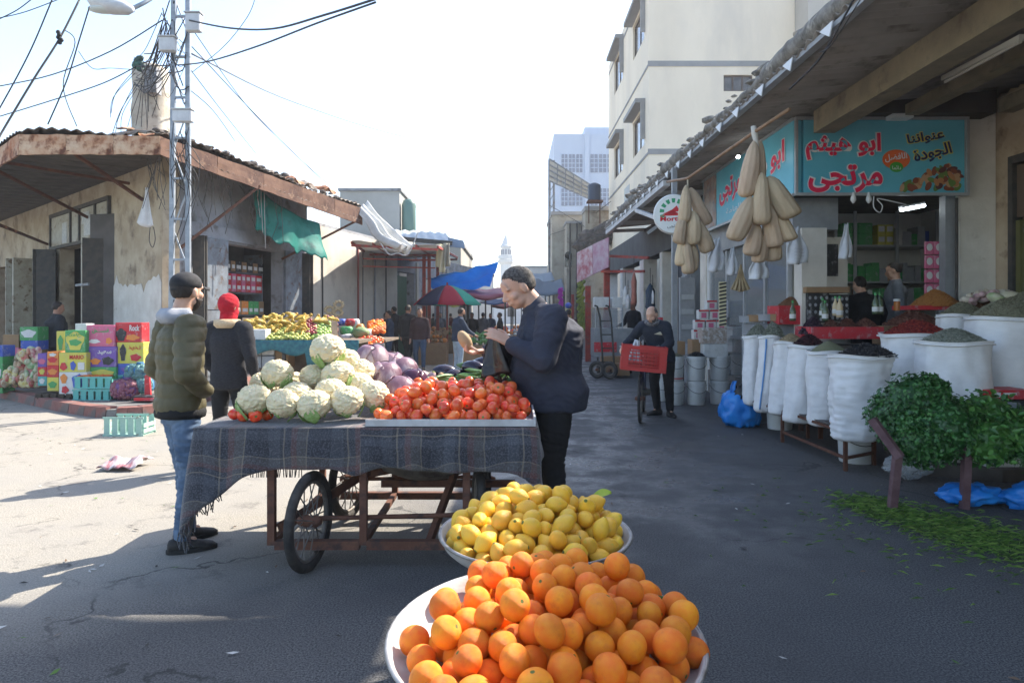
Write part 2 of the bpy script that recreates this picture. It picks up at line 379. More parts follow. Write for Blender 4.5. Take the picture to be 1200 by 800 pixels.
def figure(label, loc, rz, H=1.75, J=None, top=None, bottom=None, skin=None, hair='short', hairmat=None, shoes=None,
           top_col=None, puff=0, belly=0, back=0, tsm=4, girth=1.0, hem=.86, detail=True, headdir=(0,1,-.05), headup=(0,0,1), vox=None,
           extra=None, hands=None, leggirth=1.0, group=None, sleeve=1.0, wamp=.006, open_collar=False, beard=None, name='person', headscale=1.0, nolegs=False):
    s = H/1.75; skin = skin or SKIN; hairmat = hairmat or HAIRM; shoes = shoes or SHOEM
    D = dict(pel=(0,0,.93), chest=(0,0,1.26), neck=(0,-.005,1.47), head=(0,.02,1.625), shL=(-.185,0,1.40), shR=(.185,0,1.40),
             elL=(-.25,-.03,1.12), elR=(.25,-.03,1.12), wrL=(-.26,.06,.88), wrR=(.26,.06,.88),
             hiL=(-.09,0,.90), hiR=(.09,0,.90), knL=(-.11,.015,.50), knR=(.11,.015,.50), anL=(-.12,-.02,.09), anR=(.12,-.02,.09),
             toL=(-.14,.16,.03), toR=(.14,.16,.03))
    if J: D.update(J)
    D = {k: V(v)*s for k,v in D.items()}
    root = thing(name, label, 'person', loc, group, rz)
    hv = frame(headdir, headup); hc = D['head']; hs = s*headscale
    def HP(x,y,z): return hc+hv @ (V((x,y,z))*hs)
    def HE(mb, x,y,z, a,b,c, nu=14, nv=9, fn=None): mb.ell(HP(x,y,z), (a*hs,b*hs,c*hs), hv, nu, nv, fn=fn)
    vx = vox or (.007 if detail else .016)
    # ---- body: one continuous skin surface
    mb = MB()
    HE(mb, 0,-.012,.028, .076,.096,.094, 20, 14)
    HE(mb, 0,.030,-.030, .060,.062,.082, 16, 12)
    HE(mb, 0,.048,-.078, .036,.036,.030)
    for q in (-1,1):
        HE(mb, q*.036,.026,-.058, .026,.046,.034)     # jaw
        HE(mb, q*.040,.055,-.022, .026,.030,.026)     # cheek
        HE(mb, q*.030,.074,.026, .026,.016,.011)      # brow
        HE(mb, q*.078,-.008,-.008, .011,.020,.033)    # ear
        HE(mb, q*.013,.098,-.030, .010,.010,.008)
    mb.cone(HP(0,.088,.012), .009*hs, HP(0,.110,-.024), .0125*hs, 10)
    HE(mb, 0,.088,-.054, .026,.013,.011); HE(mb, 0,.084,-.064, .022,.013,.009); HE(mb, 0,.076,.045, .05,.014,.03)
    neckr = .056*s*max(1, girth*.95)
    mb.cone(D['neck']-(D['head']-D['neck'])*.25, neckr*1.1, D['head']-V(hv @ V((0,.012,.03)))*s, neckr, 14)
    mb.rings([(D['pel']-V((0,0,.06*s)), .14*s,.10*s),(D['pel']+V((0,0,.06*s)), .145*s*girth,.10*s*girth),((D['pel']+D['chest'])/2, .13*s*girth,.095*s*girth),
              (D['chest'], .145*s*girth,.10*s*girth),((D['chest']+D['neck'])/2+V((0,0,.02*s)), .13*s,.085*s),(D['neck'], .06*s,.055*s)])
    for q in 'LR':
        mb.cone(D['sh'+q], .05*s, D['el'+q], .040*s); mb.cone(D['el'+q], .040*s, D['wr'+q], .027*s)
        mb.cone((D['sh'+q]+D['neck'])/2, .05*s, D['sh'+q], .05*s)
        if not nolegs:
            mb.cone(D['hi'+q], .075*s, D['kn'+q], .052*s); mb.cone(D['kn'+q], .052*s, D['an'+q], .036*s)
            mb.cone(D['an'+q]-V((0,0,.035*s)), .026*s, D['an'+q].lerp(D['to'+q],.35)-V((0,0,.0)), .022*s)
    for q in 'LR':
        dd = (D['wr'+q]-D['el'+q])
        hd = (hands or {}).get(q)
        if hd == 'none': continue
        if hd: hand(mb, D['wr'+q], hd.get('d', dd), hd['n'], hd['t'], hd.get('curl',.35), s*hd.get('s',1.02), hd.get('spread',.08), hd.get('curls'), hd.get('thumb',.6))
        elif detail: hand(mb, D['wr'+q], dd, V((0,-.2,0))+V((.8 if q=='L' else -.8,0,0)), V((0,1,0)), .35, s)
        else: hand_blob(mb, D['wr'+q], dd, s)
    body = remesh(mb, 'body', skin, vx, 2, None, root)
    # eyes
    if detail:
        for q in (-1,1):
            e = MB(); HE(e, q*.030,.0835,.006, .0125,.012,.0095, 12, 8); eo = e.build('eye', EYEW, body, smooth=True)
            e = MB(); HE(e, q*.030,.0915,.005, .0075,.0055,.0075, 10, 6); e.build('iris', EYED, body, smooth=True)
            e = MB(); e.tube([HP(q*.012,.091,.024), HP(q*.028,.0925,.031), HP(q*.05,.078,.026)], [.005*hs,.0065*hs,.003*hs], 6); e.build('eyebrow', hairmat, body, smooth=True)
        e = MB(); HE(e, 0,.094,-.0575, .021,.0075,.0065); e.build('lips', LIPM, body, smooth=True)
    # ---- hair
    def hairshell(mat_, line, grow=1.0, nm='hair'):
        h = MB(); vs = []
        nu, nv = (64, 44) if detail else (30, 20)
        def fn(d):
            # d in head frame; returns radius factor relative to the skull ellipsoid
            n = fbm((d.x*9,d.y*9,d.z*9+3),3)*.03; k = line(d)+.10*noise.noise(V((d.x*16,d.y*16,d.z*16)))
            return (1.0+.045*grow*min(1,.35+k*6)+n+.09*max(0,-d.z)*(d.y<0)) if k > 0 else .9
        h.ell(hc+hv @ (V((0,-.012,.028))*hs), (.076*hs,.096*hs,.094*hs), hv, nu, nv, fn=fn)
        h.build(nm, mat_, root, smooth=True, origin=wloc(root)) if False else _loc(h, nm, mat_, root)
    def _loc(h, nm, m, par, smooth=True):
        me = h.mesh(nm, m, smooth); return link(nm, me, par)
    if hair == 'short':
        hairshell(hairmat, lambda d: (d.z-(.60 if d.y > .62 else .60-(.62-d.y)*1.25 if d.y > .25 else max(-.70,.137-(.25-d.y)*1.5))))
    elif hair == 'shaved':
        hairshell(hairmat, lambda d: 1 if ((d.y < -.05 and d.z > -.35 and d.z < .75) or (abs(d.x) > .5 and d.y < .25 and d.z > -.05 and d.z < .6)) else -1, .25)
    elif hair == 'hood':
        h = MB()
        HE(h, 0,-.016,.030, .091,.108,.108, 24, 16); HE(h, 0,.0,-.05, .082,.088,.078, 20, 12)
        h.cone(D['neck'], .085*s, HP(0,-.01,-.06), .08*s)
        o = remesh(h, 'hood', extra['hood'], .010, 3, wrinkle(.006, 3), root)
    if beard:
        h = MB()
        def fb(d): return 1.07+fbm((d.x*14,d.y*14,d.z*14),3)*.03 if (d.z < -.02+.25*max(0,-d.y) and d.y > -.35 and not(abs(d.x)<.42 and d.y>.5 and d.z>-.45 and d.z<-.12)) else .86
        h.ell(HP(0,.030,-.036), (.0615*hs,.064*hs,.083*hs), hv, 30, 22, fn=fb); _loc(h, 'beard', beard, root)
    # ---- jacket
    if top:
        j = MB(); t = .022; g = girth; pel, ch, nk = D['pel'], D['chest'], D['neck']
        ax = (nk-pel).normalized(); R = frame((0,1,0), ax) if True else None
        def sp(f): # along pelvis->chest->neck
            return pel.lerp(ch, f) if f <= 1 else ch.lerp(nk, f-1)
        hz = hem
        lo = (pel-V((0,0,(.93-hz)*s)))
        fw = lambda b: V((0,b*s,0))
        j.rings([(lo, .187*s*g, .143*s*g+belly*.3*s),(pel+V((0,0,.0)), .187*s*g, .145*s*g+belly*.5*s),(sp(.35)+fw(belly*.5), .172*s*g, .13*s*g+belly*.8*s),
                 (sp(.7)+fw(belly*.3-back*.3), .180*s*g, .132*s*g+belly*.5*s+back*.4*s),(sp(1.0)-fw(back*.5), .192*s*g, .137*s*g+belly*.2*s+back*.5*s),(sp(1.35)-fw(.02*(g-1)*5+back*.9), .185*s*g, .122*s*g*g+back*.7*s),(sp(1.62)-fw(.02*(g-1)*4+back*.8), .155*s, .098*s*g*g+back*.8*s),(sp(1.85)-fw(back*.3), .095*s, .082*s+back*.5*s),(sp(2.0)+V((0,0,.02*s)), .074*s, .074*s)])
        for q in 'LR':
            sh, el, wr = D['sh'+q], D['el'+q], D['wr'+q]
            j.cone((sh+nk)/2, .062*s, sh, .072*s*sleeve); j.cone(sh, .076*s*sleeve, sh.lerp(el,.5), .068*s*sleeve); j.cone(sh.lerp(el,.5), .066*s*sleeve, el, .058*s*sleeve)
            j.cone(el, .058*s*sleeve, wr.lerp(el,.12), .042*s*sleeve)
        if puff:
            def dp(c, n):
                f = abs(((c.z/s)/puff) % 1-.5)*2
                return .008*(1-f**2.5)-.005+noise.noise(c*22)*.005+noise.noise(c*60)*.0015
            dz = dp
        else: dz = wrinkle(wamp, rnd.random()*9)
        remesh(j, 'jacket', top, vx*1.35 if detail else .018, tsm, dz, root)
        # collar
        if open_collar is not None:
            c = MB(); a = nk+V((0,0,-.01*s)); up = (hc-nk).normalized()
            c.lathe([(.078*s,-.02*s),(.082*s,.0),(.078*s,.045*s),(.070*s,.046*s),(.07*s,-.02*s)], a, 20, axis=up)
            _loc(c, 'collar', (extra or {}).get('collar', top), root)
    if bottom and not nolegs:
        j = MB(); g = girth*leggirth; pel = D['pel']
        j.rings([(pel-V((0,0,.13*s)), .165*s*g,.115*s*g),(pel-V((0,0,.03*s)), .168*s*g,.122*s*g),(pel+V((0,0,.08*s)), .155*s*g,.115*s*g)])
        for q in 'LR':
            hi, kn, an = D['hi'+q], D['kn'+q], D['an'+q]
            j.cone(hi, .098*s*g, hi.lerp(kn,.5), .086*s*g); j.cone(hi.lerp(kn,.5), .086*s*g, kn, .068*s*leggirth*(1+(girth-1)*.5)); j.cone(kn, .068*s*leggirth*(1+(girth-1)*.5), an+V((0,0,.02*s)), .054*s*leggirth)
        remesh(j, 'trousers', bottom, vx*1.35 if detail else .018, 4, wrinkle(wamp*1.1, rnd.random()*9, 1.3), root)
    if not nolegs:
        for q in 'LR':
            an, to = D['an'+q], D['to'+q]; f = (to-an); f.z = 0; f.normalize(); r = V((f.y,-f.x,0))
            m = MB(); c0 = V((an.x,an.y,0))
            def ring(t, wdt, h, z=0.0, n=12):
                c = c0+f*t*s; return [c+r*wdt*s*cos(2*pi*k/n)+V((0,0,max(0.002,(z+h*(.5+.5*sin(2*pi*k/n)))*s))) for k in range(n)]
            prof = [(-.085,.02,.06),(-.075,.036,.085),(-.03,.041,.10),(.03,.043,.092),(.09,.048,.068),(.14,.05,.055),(.175,.042,.045),(.195,.018,.03)]
            vs = []
            for t,wd,h in prof: vs += ring(t,wd,h)
            n = 12; k = len(prof)
            m.add(vs, [(i*n+jj, i*n+(jj+1)%n, (i+1)*n+(jj+1)%n, (i+1)*n+jj) for i in range(k-1) for jj in range(n)]+[tuple(range(n-1,-1,-1)), tuple((k-1)*n+jj for jj in range(n))])
            so_ = _loc(m, 'shoe', shoes, root); so_.location = (0,0,an.z-.09*s)
            if detail:
                m = MB(); 
                pts = []
                for a in range(20):
                    tt = 2*pi*a/20; e = c0+f*(.055+.148*cos(tt))*s+r*(.052 - .006*cos(tt))*s*sin(tt); pts.append((e.x,e.y))
                m.prism(pts, .0, .026*s); ss = link('sole', m.mesh('sole', mat('shoe_sole',(.02,.02,.02),rough=.8), False), so_)
    root['_D'] = 0; del root['_D']
    return root, D, HP
# ---------------------------------------------------------------- ground
def ground_mat():
    m = mat('asphalt', (.05,.05,.052)); t = m.node_tree; N = t.nodes; L = t.links; b = N['Principled BSDF']
    tc = N.new('ShaderNodeTexCoord'); co = tc.outputs['Object']; sx = N.new('ShaderNodeSeparateXYZ'); L.new(co, sx.inputs[0])
    def nz(scale, det=6, rough=.6, off=None):
        n = N.new('ShaderNodeTexNoise'); n.inputs['Scale'].default_value = scale; n.inputs['Detail'].default_value = det; n.inputs['Roughness'].default_value = rough
        L.new(co, n.inputs['Vector']); return n.outputs[0]
    def mr(v, a, c, d=0, e=1):
        r = N.new('ShaderNodeMapRange'); r.inputs[1].default_value = a; r.inputs[2].default_value = c; r.inputs[3].default_value = d; r.inputs[4].default_value = e; L.new(v, r.inputs[0]); return r.outputs[0]
    def ma(op, a, c):
        x = N.new('ShaderNodeMath'); x.operation = op
        for i,v in enumerate((a,c)):
            if isinstance(v,(int,float)): x.inputs[i].default_value = v
            else: L.new(v, x.inputs[i])
        return x.outputs[0]
    def mx(f, a, c):
        x = N.new('ShaderNodeMix'); x.data_type = 'RGBA'; L.new(f, x.inputs[0])
        for i,v in ((6,a),(7,c)):
            if isinstance(v, tuple): x.inputs[i].default_value = (*v,1)
            else: L.new(v, x.inputs[i])
        return x.outputs[2]
    # dusty worn paving on the left, asphalt on the right: boundary wanders
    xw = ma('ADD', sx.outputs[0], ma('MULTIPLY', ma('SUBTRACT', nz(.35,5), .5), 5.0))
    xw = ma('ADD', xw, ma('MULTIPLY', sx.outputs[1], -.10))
    dust_shade = mr(ma('ADD', xw, mr(sx.outputs[1], 4.3, 2.9, 0, 2.0)), -.2, -2.4)  # near band pushed to dark asphalt: foreground shade painted into the colour
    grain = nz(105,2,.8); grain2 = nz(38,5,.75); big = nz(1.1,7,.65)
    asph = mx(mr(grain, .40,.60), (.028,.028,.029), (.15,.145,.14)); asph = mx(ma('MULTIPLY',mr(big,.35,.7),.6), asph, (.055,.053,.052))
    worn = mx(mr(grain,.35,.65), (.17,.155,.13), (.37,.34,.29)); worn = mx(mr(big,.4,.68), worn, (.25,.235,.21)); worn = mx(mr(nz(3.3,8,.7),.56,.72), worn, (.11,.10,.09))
    col = mx(dust_shade, asph, worn)
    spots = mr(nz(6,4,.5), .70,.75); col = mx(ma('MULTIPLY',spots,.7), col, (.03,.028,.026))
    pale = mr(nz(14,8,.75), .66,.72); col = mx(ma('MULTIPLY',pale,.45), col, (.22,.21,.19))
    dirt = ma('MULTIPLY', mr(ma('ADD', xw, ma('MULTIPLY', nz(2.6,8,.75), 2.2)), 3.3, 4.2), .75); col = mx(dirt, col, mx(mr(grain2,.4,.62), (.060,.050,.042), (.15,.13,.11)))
    vo = N.new('ShaderNodeTexVoronoi'); vo.feature = 'DISTANCE_TO_EDGE'; vo.inputs['Scale'].default_value = .55; L.new(ma('ADD',0,0), vo.inputs['W']) if 0 else None
    vm = N.new('ShaderNodeVectorMath'); vm.operation = 'ADD'; nn_ = N.new('ShaderNodeTexNoise'); nn_.inputs['Scale'].default_value = 2.2; nn_.inputs['Detail'].default_value = 6; L.new(co, nn_.inputs['Vector']); L.new(co, vm.inputs[0]); L.new(nn_.outputs['Color'], vm.inputs[1]); L.new(vm.outputs[0], vo.inputs['Vector'])
    crack = ma('MULTIPLY', mr(vo.outputs['Distance'], .012, .002), mr(nz(.8,3), .47,.56)); col = mx(ma('MULTIPLY',crack,.75), col, (.02,.019,.018))
    L.new(col, b.inputs['Base Color'])
    # damp patches in the middle of the street
    mid = ma('MULTIPLY', mr(sx.outputs[0], -1.2, .2), mr(sx.outputs[0], 3.0, 1.8)); mid = ma('MULTIPLY', mid, mr(sx.outputs[1], 3.4, 5.0))
    wet = ma('MULTIPLY', mid, mr(nz(1.7,6,.6), .40,.58))
    L.new(ma('SUBTRACT', .88, ma('MULTIPLY', wet, .62)), b.inputs['Roughness'])
    b.inputs['Specular IOR Level'].default_value = .45
    u = N.new('ShaderNodeBump'); u.inputs['Strength'].default_value = .8; u.inputs['Distance'].default_value = .012
    hgt = ma('ADD', ma('MULTIPLY', grain,.5), ma('ADD', ma('MULTIPLY', grain2,.6), ma('MULTIPLY', nz(2.2,4),1.6)))
    L.new(hgt, u.inputs['Height']); L.new(u.outputs[0], b.inputs['Normal'])
    return m
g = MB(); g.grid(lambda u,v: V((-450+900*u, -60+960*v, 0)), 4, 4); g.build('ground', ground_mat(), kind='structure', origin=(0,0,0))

# ---------------------------------------------------------------- left pavement with painted kerb
CW = V((-6.25,12.2,0)); D1 = V((-.74,.67,0)).normalized(); D2 = V((.225,1,0)).normalized()
N1 = V((-D1.y,D1.x,0)); N1 = N1 if N1.y < 0 else -N1     # outward normals
N2 = V((D2.y,-D2.x,0))
KERB = mat('red_kerb_paint', (.20,.085,.07), (.25,.125,.105), sc=6, rough=.85, bump=.5, bsc=60, c3=(.13,.10,.09), sc3=2.5, lo3=.5, hi3=.6)
PAVE = mat('pavement_concrete', (.15,.145,.135), (.21,.20,.185), sc=3, rough=.9, bump=.5, bsc=40, c3=(.08,.075,.07), sc3=1.3)
kp = [G(-260,431), G(-120,444), G(-30,460), G(20,470), G(62,480), G(100,487), G(125,489.5), G(150,489), G(185,486), G(225,477), G(262,462), G(300,447), G(340,434), G(372,424)]
kp = [V((p.x,p.y,0)) for p in kp]
def catmull(pts, k=4):
    out = []
    for i in range(len(pts)-1):
        a,b,c,d = pts[max(i-1,0)], pts[i], pts[i+1], pts[min(i+2,len(pts)-1)]
        for j in range(k):
            t = j/k; out.append(.5*((2*b)+(c-a)*t+(2*a-5*b+4*c-d)*t*t+(3*b-a-3*c+d)*t**3))
    return out+[pts[-1]]
kc = catmull(kp, 2)
pav = MB(); inner = [CW+D2*9-N2*1.5, CW-N1*1.5-N2*1.5, CW+D1*14-N1*1.5]
pav.prism([(p.x,p.y) for p in kc]+[(p.x,p.y) for p in inner], -.02, .118)
pavement = pav.build('pavement', PAVE, kind='structure', origin=(-6,11,0))
for i in range(len(kc)-1):
    a, b = kc[i], kc[i+1]; d = (b-a).normalized(); nrm = V((d.y,-d.x,0))
    if nrm.y > 0 and nrm.x < 0: nrm = -nrm
    off = V((0,0,0)); k = MB(); gap = d*.0025
    broken = i == 12
    zt = .145+rnd.uniform(-.006,.006)-(.05 if broken else 0)
    o1 = nrm*(.03+rnd.uniform(0,.008)); w_ = -nrm*.17
    q = [a+gap+o1, b-gap+o1, b-gap+w_, a+gap+w_]
    vs = [(p.x,p.y,-.01) for p in q]+[(p.x,p.y,zt) for p in q]
    vs[4] = (q[0].x-nrm.x*.025,q[0].y-nrm.y*.025,zt); vs[5] = (q[1].x-nrm.x*.025,q[1].y-nrm.y*.025,zt)
    k.add(vs, [(0,1,5,4),(1,2,6,5),(2,3,7,6),(3,0,4,7),(4,5,6,7),(3,2,1,0)])
    k.build('kerb_stone', KERB if not broken else PAVE, pavement)

# ---------------------------------------------------------------- left corner building
PLAST = mat('stained_plaster', (.44,.37,.27), (.33,.26,.175), sc=1.6, rough=.92, bump=.55, bsc=26, c3=(.14,.10,.07), sc3=2.4, lo3=.52, hi3=.72)
PLASTW = mat('whitewashed_plaster', (.62,.60,.55), (.50,.47,.42), sc=2.2, rough=.9, bump=.5, bsc=30, c3=(.28,.24,.20), sc3=3.0, lo3=.60, hi3=.72)
PLASTG = mat('grey_weathered_plaster', (.30,.31,.33), (.22,.22,.23), sc=2, rough=.92, bump=.5, bsc=30, c3=(.12,.11,.10), sc3=3, lo3=.55, hi3=.7)
RUST = mat('rusted_fascia', (.52,.38,.26), (.30,.10,.035), sc=2.6, rough=.85, bump=.5, bsc=40, c3=(.10,.035,.018), sc3=5, lo3=.5, hi3=.64)
RUSTD = mat('dark_rust_metal', (.085,.035,.022), (.14,.06,.035), sc=8, rough=.85, bump=.4, bsc=60)
SHEET = mat('old_corrugated_steel', (.23,.20,.17), (.15,.095,.065), sc=2.2, rough=.8, bump=.3, bsc=40, c3=(.30,.29,.27), sc3=1.1)
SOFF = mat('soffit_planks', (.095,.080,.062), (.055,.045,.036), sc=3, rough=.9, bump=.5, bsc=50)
STEELB = mat('worn_steel_doors', (.20,.23,.26), (.13,.14,.155), sc=4, rough=.6, bump=.3, bsc=40, c3=(.12,.08,.06), sc3=6, lo3=.56, hi3=.66)
CREAMD = mat('cream_painted_metal', (.42,.40,.33), (.32,.29,.23), sc=4, rough=.65, bump=.25, bsc=40, c3=(.15,.10,.06), sc3=6, lo3=.56, hi3=.66)
DARKF = mat('dark_door_frame', (.045,.045,.042), (.075,.065,.055), sc=8, rough=.7, bump=.3)
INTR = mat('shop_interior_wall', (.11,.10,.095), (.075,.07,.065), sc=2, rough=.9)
PAPER = mat('posted_paper', (.55,.55,.52), (.40,.42,.42), sc=18, rough=.9)
def wallrun(mb, c, d, n, t0, t1, z0, z1, th, holes, mi=None):
    """wall along c+d*t, outer face on the line, thickness inward; holes (ta,tb,za,zb) ascending; pieces butt"""
    def seg(a, b, za, zb):
        if b-a < .001 or zb-za < .001: return
        p = [c+d*a, c+d*b, c+d*b-n*th, c+d*a-n*th]; mb.prism([(q.x,q.y) for q in p], za, zb, mi)
    t = t0
    for ta,tb,za,zb in holes:
        seg(t, ta, z0, z1); seg(ta, tb, z0, za); seg(ta, tb, zb, z1); t = tb
    seg(t, t1, z0, z1)
cb = thing('corner_shop_building', 'old single-storey corner building with stained plaster walls and a rusty overhanging roof', 'building', (CW.x, CW.y, 0))
wm = MB()
wallrun(wm, CW, D1, N1, 0, 16, .10, 4.3, .3, [(3.2,6.15,.13,3.02),(8.9,12.5,.13,2.85)])
wm.build('side_wall', PLAST, cb)
wm = MB(); wallrun(wm, CW+D2*.302, D2, N2, 0, 4.75, .10, 4.3, .3, [(1.42,3.62,.13,2.92)])
wm.build('front_wall', PLASTG, cb)
# whitewashed corner skirt, proud of the plaster
wm = MB(); c0 = CW+N1*.006
wm.grid(lambda u,v: c0+D1*(0.02+3.1*u)+V((0,0,.13+(1.9+.35*noise.noise(V((u*5,0,3)))+.25*noise.noise(V((u*17,0,3))))*v)), 26, 6, thick=.004)
wm.build('whitewash_skirt', PLASTW, cb)
# interior rooms (back walls, ceiling, floor)
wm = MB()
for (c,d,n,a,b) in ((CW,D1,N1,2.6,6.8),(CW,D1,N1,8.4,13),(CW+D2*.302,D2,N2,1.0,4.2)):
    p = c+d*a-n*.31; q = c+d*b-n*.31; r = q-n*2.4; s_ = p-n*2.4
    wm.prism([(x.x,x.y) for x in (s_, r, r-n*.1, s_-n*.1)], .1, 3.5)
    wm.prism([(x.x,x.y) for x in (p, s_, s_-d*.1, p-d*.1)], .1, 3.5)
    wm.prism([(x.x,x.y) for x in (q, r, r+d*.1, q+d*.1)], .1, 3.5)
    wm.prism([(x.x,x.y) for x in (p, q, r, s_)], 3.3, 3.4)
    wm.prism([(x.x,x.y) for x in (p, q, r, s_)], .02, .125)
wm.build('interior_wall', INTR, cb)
# transom over the wide side door with sheet panels
def along(c, d, n, t, out, z): return c+d*t+n*out+V((0,0,z))
def panel_box(mb, c, d, n, ta, tb, z0, z1, o0, o1, mi=None):
    p = [c+d*ta+n*o0, c+d*tb+n*o0, c+d*tb+n*o1, c+d*ta+n*o1]; mb.prism([(q.x,q.y) for q in p], z0, z1, mi)
fr = MB()
panel_box(fr, CW, D1, N1, 2.62, 6.82, 3.80, 3.88, .005, .07); panel_box(fr, CW, D1, N1, 2.62, 6.82, 3.02, 3.09, .005, .07)
for t in (2.62, 3.45, 4.5, 5.15, 6.75): panel_box(fr, CW, D1, N1, t, t+.07, 3.09, 3.80, .005, .065)
fr.build('transom_frame', DARKF, cb)
for a,b in ((2.70,3.44),(3.53,4.49),(4.58,5.14),(5.23,6.74)):
    m = MB(); panel_box(m, CW, D1, N1, a, b, 3.095, 3.795, .012, .03); m.build('transom_panel', CREAMD, cb)
m = MB(); 
for a,b,z0,z1 in ((3.75,4.25,3.18,3.62),(5.5,5.85,3.12,3.6),(3.9,4.4,3.45,3.70)): panel_box(m, CW, D1, N1, a, b, z0, z1, .033, .036+.002*(a>3.8))
m.build('torn_poster', PAPER, cb, kind='stuff')
def leaf(c, d, n, t, ang, wdt, z0, z1, m_, nm='folding_door_leaf', par=cb, th=.05, out=.06):
    """door leaf hinged at t, swung out by ang from the wall line"""
    h = c+d*t+n*out; e = (d*cos(ang)+n*sin(ang)); f = V((-e.y,e.x,0)); k = MB()
    k.prism([(q.x,q.y) for q in (h, h+e*wdt, h+e*wdt+f*th, h+f*th)], z0, z1)
    for zz in (z0+.1, (z0+z1)/2, z1-.18):
        for s_ in (-.012, th+.002): k.prism([(q.x,q.y) for q in (h+e*.05+f*s_, h+e*(wdt-.05)+f*s_, h+e*(wdt-.05)+f*(s_+.010), h+e*.05+f*(s_+.010))], zz, zz+.08)
    return k.build(nm, m_, par)
for t,a,w_ in ((3.05,2.2,.34),(2.85,1.55,.42),(2.70,1.2,.42),(6.2,.9,.42),(6.45,1.5,.42),(6.7,1.9,.40)):
    leaf(CW, D1, N1, t, a, w_, .15, 3.0, CREAMD if t in (2.85,6.7) else DARKF)
for t,a,w_ in ((8.7,1.5,.5),(8.4,1.8,.45),(12.7,1.6,.5)): leaf(CW, D1, N1, t, a, w_, .15, 2.9, CREAMD)
c2 = CW+D2*.302
for t,a,w_ in ((.62,.10,.78),(3.66,.12,.62)): leaf(c2, D2, N2, t, a, w_, .16, 2.95, STEELB, 'steel_door_leaf')
for t,a in ((.42,1.3),(.52,1.5),(4.36,1.5),(4.5,1.4)): leaf(c2, D2, N2, t, a, .22, .16, 2.95, DARKF, 'steel_door_leaf', th=.03)
fr = MB(); panel_box(fr, c2, D2, N2, .4, 4.7, 2.96, 3.22, .004, .05); fr.build('door_lintel', PLASTG, cb)
# lower fixed band & lock bar
m = MB(); m.bar(along(CW,D1,N1,2.3,.5,2.05), along(CW,D1,N1,3.1,.5,2.05), .03, .05); m.build('lock_bar', STEELB, cb)
# roof: eave outline
EA = V((-5.72,11.1,4.10)); EB = V((-8.02,11.1,4.10)); EC = EB+D1*12; EE = V((-3.83,17.5,3.78))
ridge = CW-N2*3.2-N1*1.0
def fascia(p, q, h0, h1, name, m_, segs=3, wave=.012):
    L_ = (q-p).length; d = (q-p).normalized(); n = V((d.y,-d.x,0)); 
    for i in range(segs):
        a = p.lerp(q, i/segs)+d*.004; b = p.lerp(q, (i+1)/segs)-d*.004; f = MB()
        ha = h0+(h1-h0)*i/segs; hb = h0+(h1-h0)*(i+1)/segs
        f.grid(lambda u,v: V((0,0,-.04))+a.lerp(b,u)+n*(wave*noise.noise(V((a.x+u*4,v*2,i))))+V((0,0,(ha+(hb-ha)*u)*v+.02*noise.noise(V((u*3+i,v*0,7))))), 10, 3, thick=.03)
        f.build(name, m_, cb, smooth=False)
fascia(EC, EB, .33, .33, 'fascia_sheet', RUST, 5, .03); fascia(EB, EA, .33, .30, 'fascia_sheet', RUST, 3, .03)
fascia(EA, EE, .30, .42, 'fascia_sheet', mat('dark_rusty_fascia', (.16,.085,.055),(.075,.035,.025),sc=3,rough=.85,bump=.5,bsc=40,c3=(.28,.17,.11),sc3=4,lo3=.6,hi3=.7), 5)
# soffit boards (side) and dark corrugated underside (front)
def strip(mb, a, b, c, d, th=.02): # quad a b c d as a thin slab
    nn = (b-a).cross(d-a).normalized()*th
    mb.add([a,b,c,d,a+nn,b+nn,c+nn,d+nn], [(0,3,2,1),(4,5,6,7),(0,1,5,4),(1,2,6,5),(2,3,7,6),(3,0,4,7)])
W1 = CW+V((0,0,4.02)); 
nb = 22
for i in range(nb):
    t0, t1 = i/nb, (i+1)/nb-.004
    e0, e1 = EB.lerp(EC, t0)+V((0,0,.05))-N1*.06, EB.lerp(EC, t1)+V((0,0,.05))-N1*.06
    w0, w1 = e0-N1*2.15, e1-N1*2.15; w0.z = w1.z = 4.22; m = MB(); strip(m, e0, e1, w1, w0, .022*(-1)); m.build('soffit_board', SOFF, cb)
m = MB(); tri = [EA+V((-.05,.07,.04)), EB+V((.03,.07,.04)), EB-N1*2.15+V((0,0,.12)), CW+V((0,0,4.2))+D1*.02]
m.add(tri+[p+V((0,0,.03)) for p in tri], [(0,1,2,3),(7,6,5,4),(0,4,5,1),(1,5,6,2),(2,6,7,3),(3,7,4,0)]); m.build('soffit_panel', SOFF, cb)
def corr(mb, a, b, c, d, pitch=.08, amp=.018, along_u=True, th=.006, nv=6, sag=0):
    """corrugated sheet on quad a(0,0) b(1,0) c(1,1) d(0,1); ribs run along v"""
    L_ = (b-a).length; n = max(2, int(L_/pitch*4)); nn = (b-a).cross(d-a).normalized()
    mb.grid(lambda u,v: (a.lerp(b,u)).lerp(d.lerp(c,u), v)+nn*(amp*sin(2*pi*u*L_/pitch)+sag*noise.noise(V((u*3,v*3,1.7)))), n, nv, thick=th)
m = MB(); z1 = V((0,0,.06)); w0 = CW+V((0,0,4.3))+D2*.0; w1 = CW+D2*5.2+V((0,0,4.2))
corr(m, EE+z1, EA+z1, w0, w1, .16, .022); m.build('roof_underside_sheet', SHEET, cb, smooth=True)
m = MB(); pk = V((0,0,4.95)); r0 = ridge+pk; r1 = ridge+D2*7.5+V((0,0,4.75)); r2 = ridge+D1*11+V((0,0,4.9))
corr(m, EE+V((0,0,.43)), EA+V((0,0,.31)), r0, r1, .2, .02, sag=.12); m.build('roof_sheet', SHEET, cb, smooth=True)
m = MB(); corr(m, EA+V((0,0,.31)), EB+V((0,0,.34)), r0+D1*2, r0, .2, .02, sag=.10); m.build('roof_sheet', SHEET, cb, smooth=True)
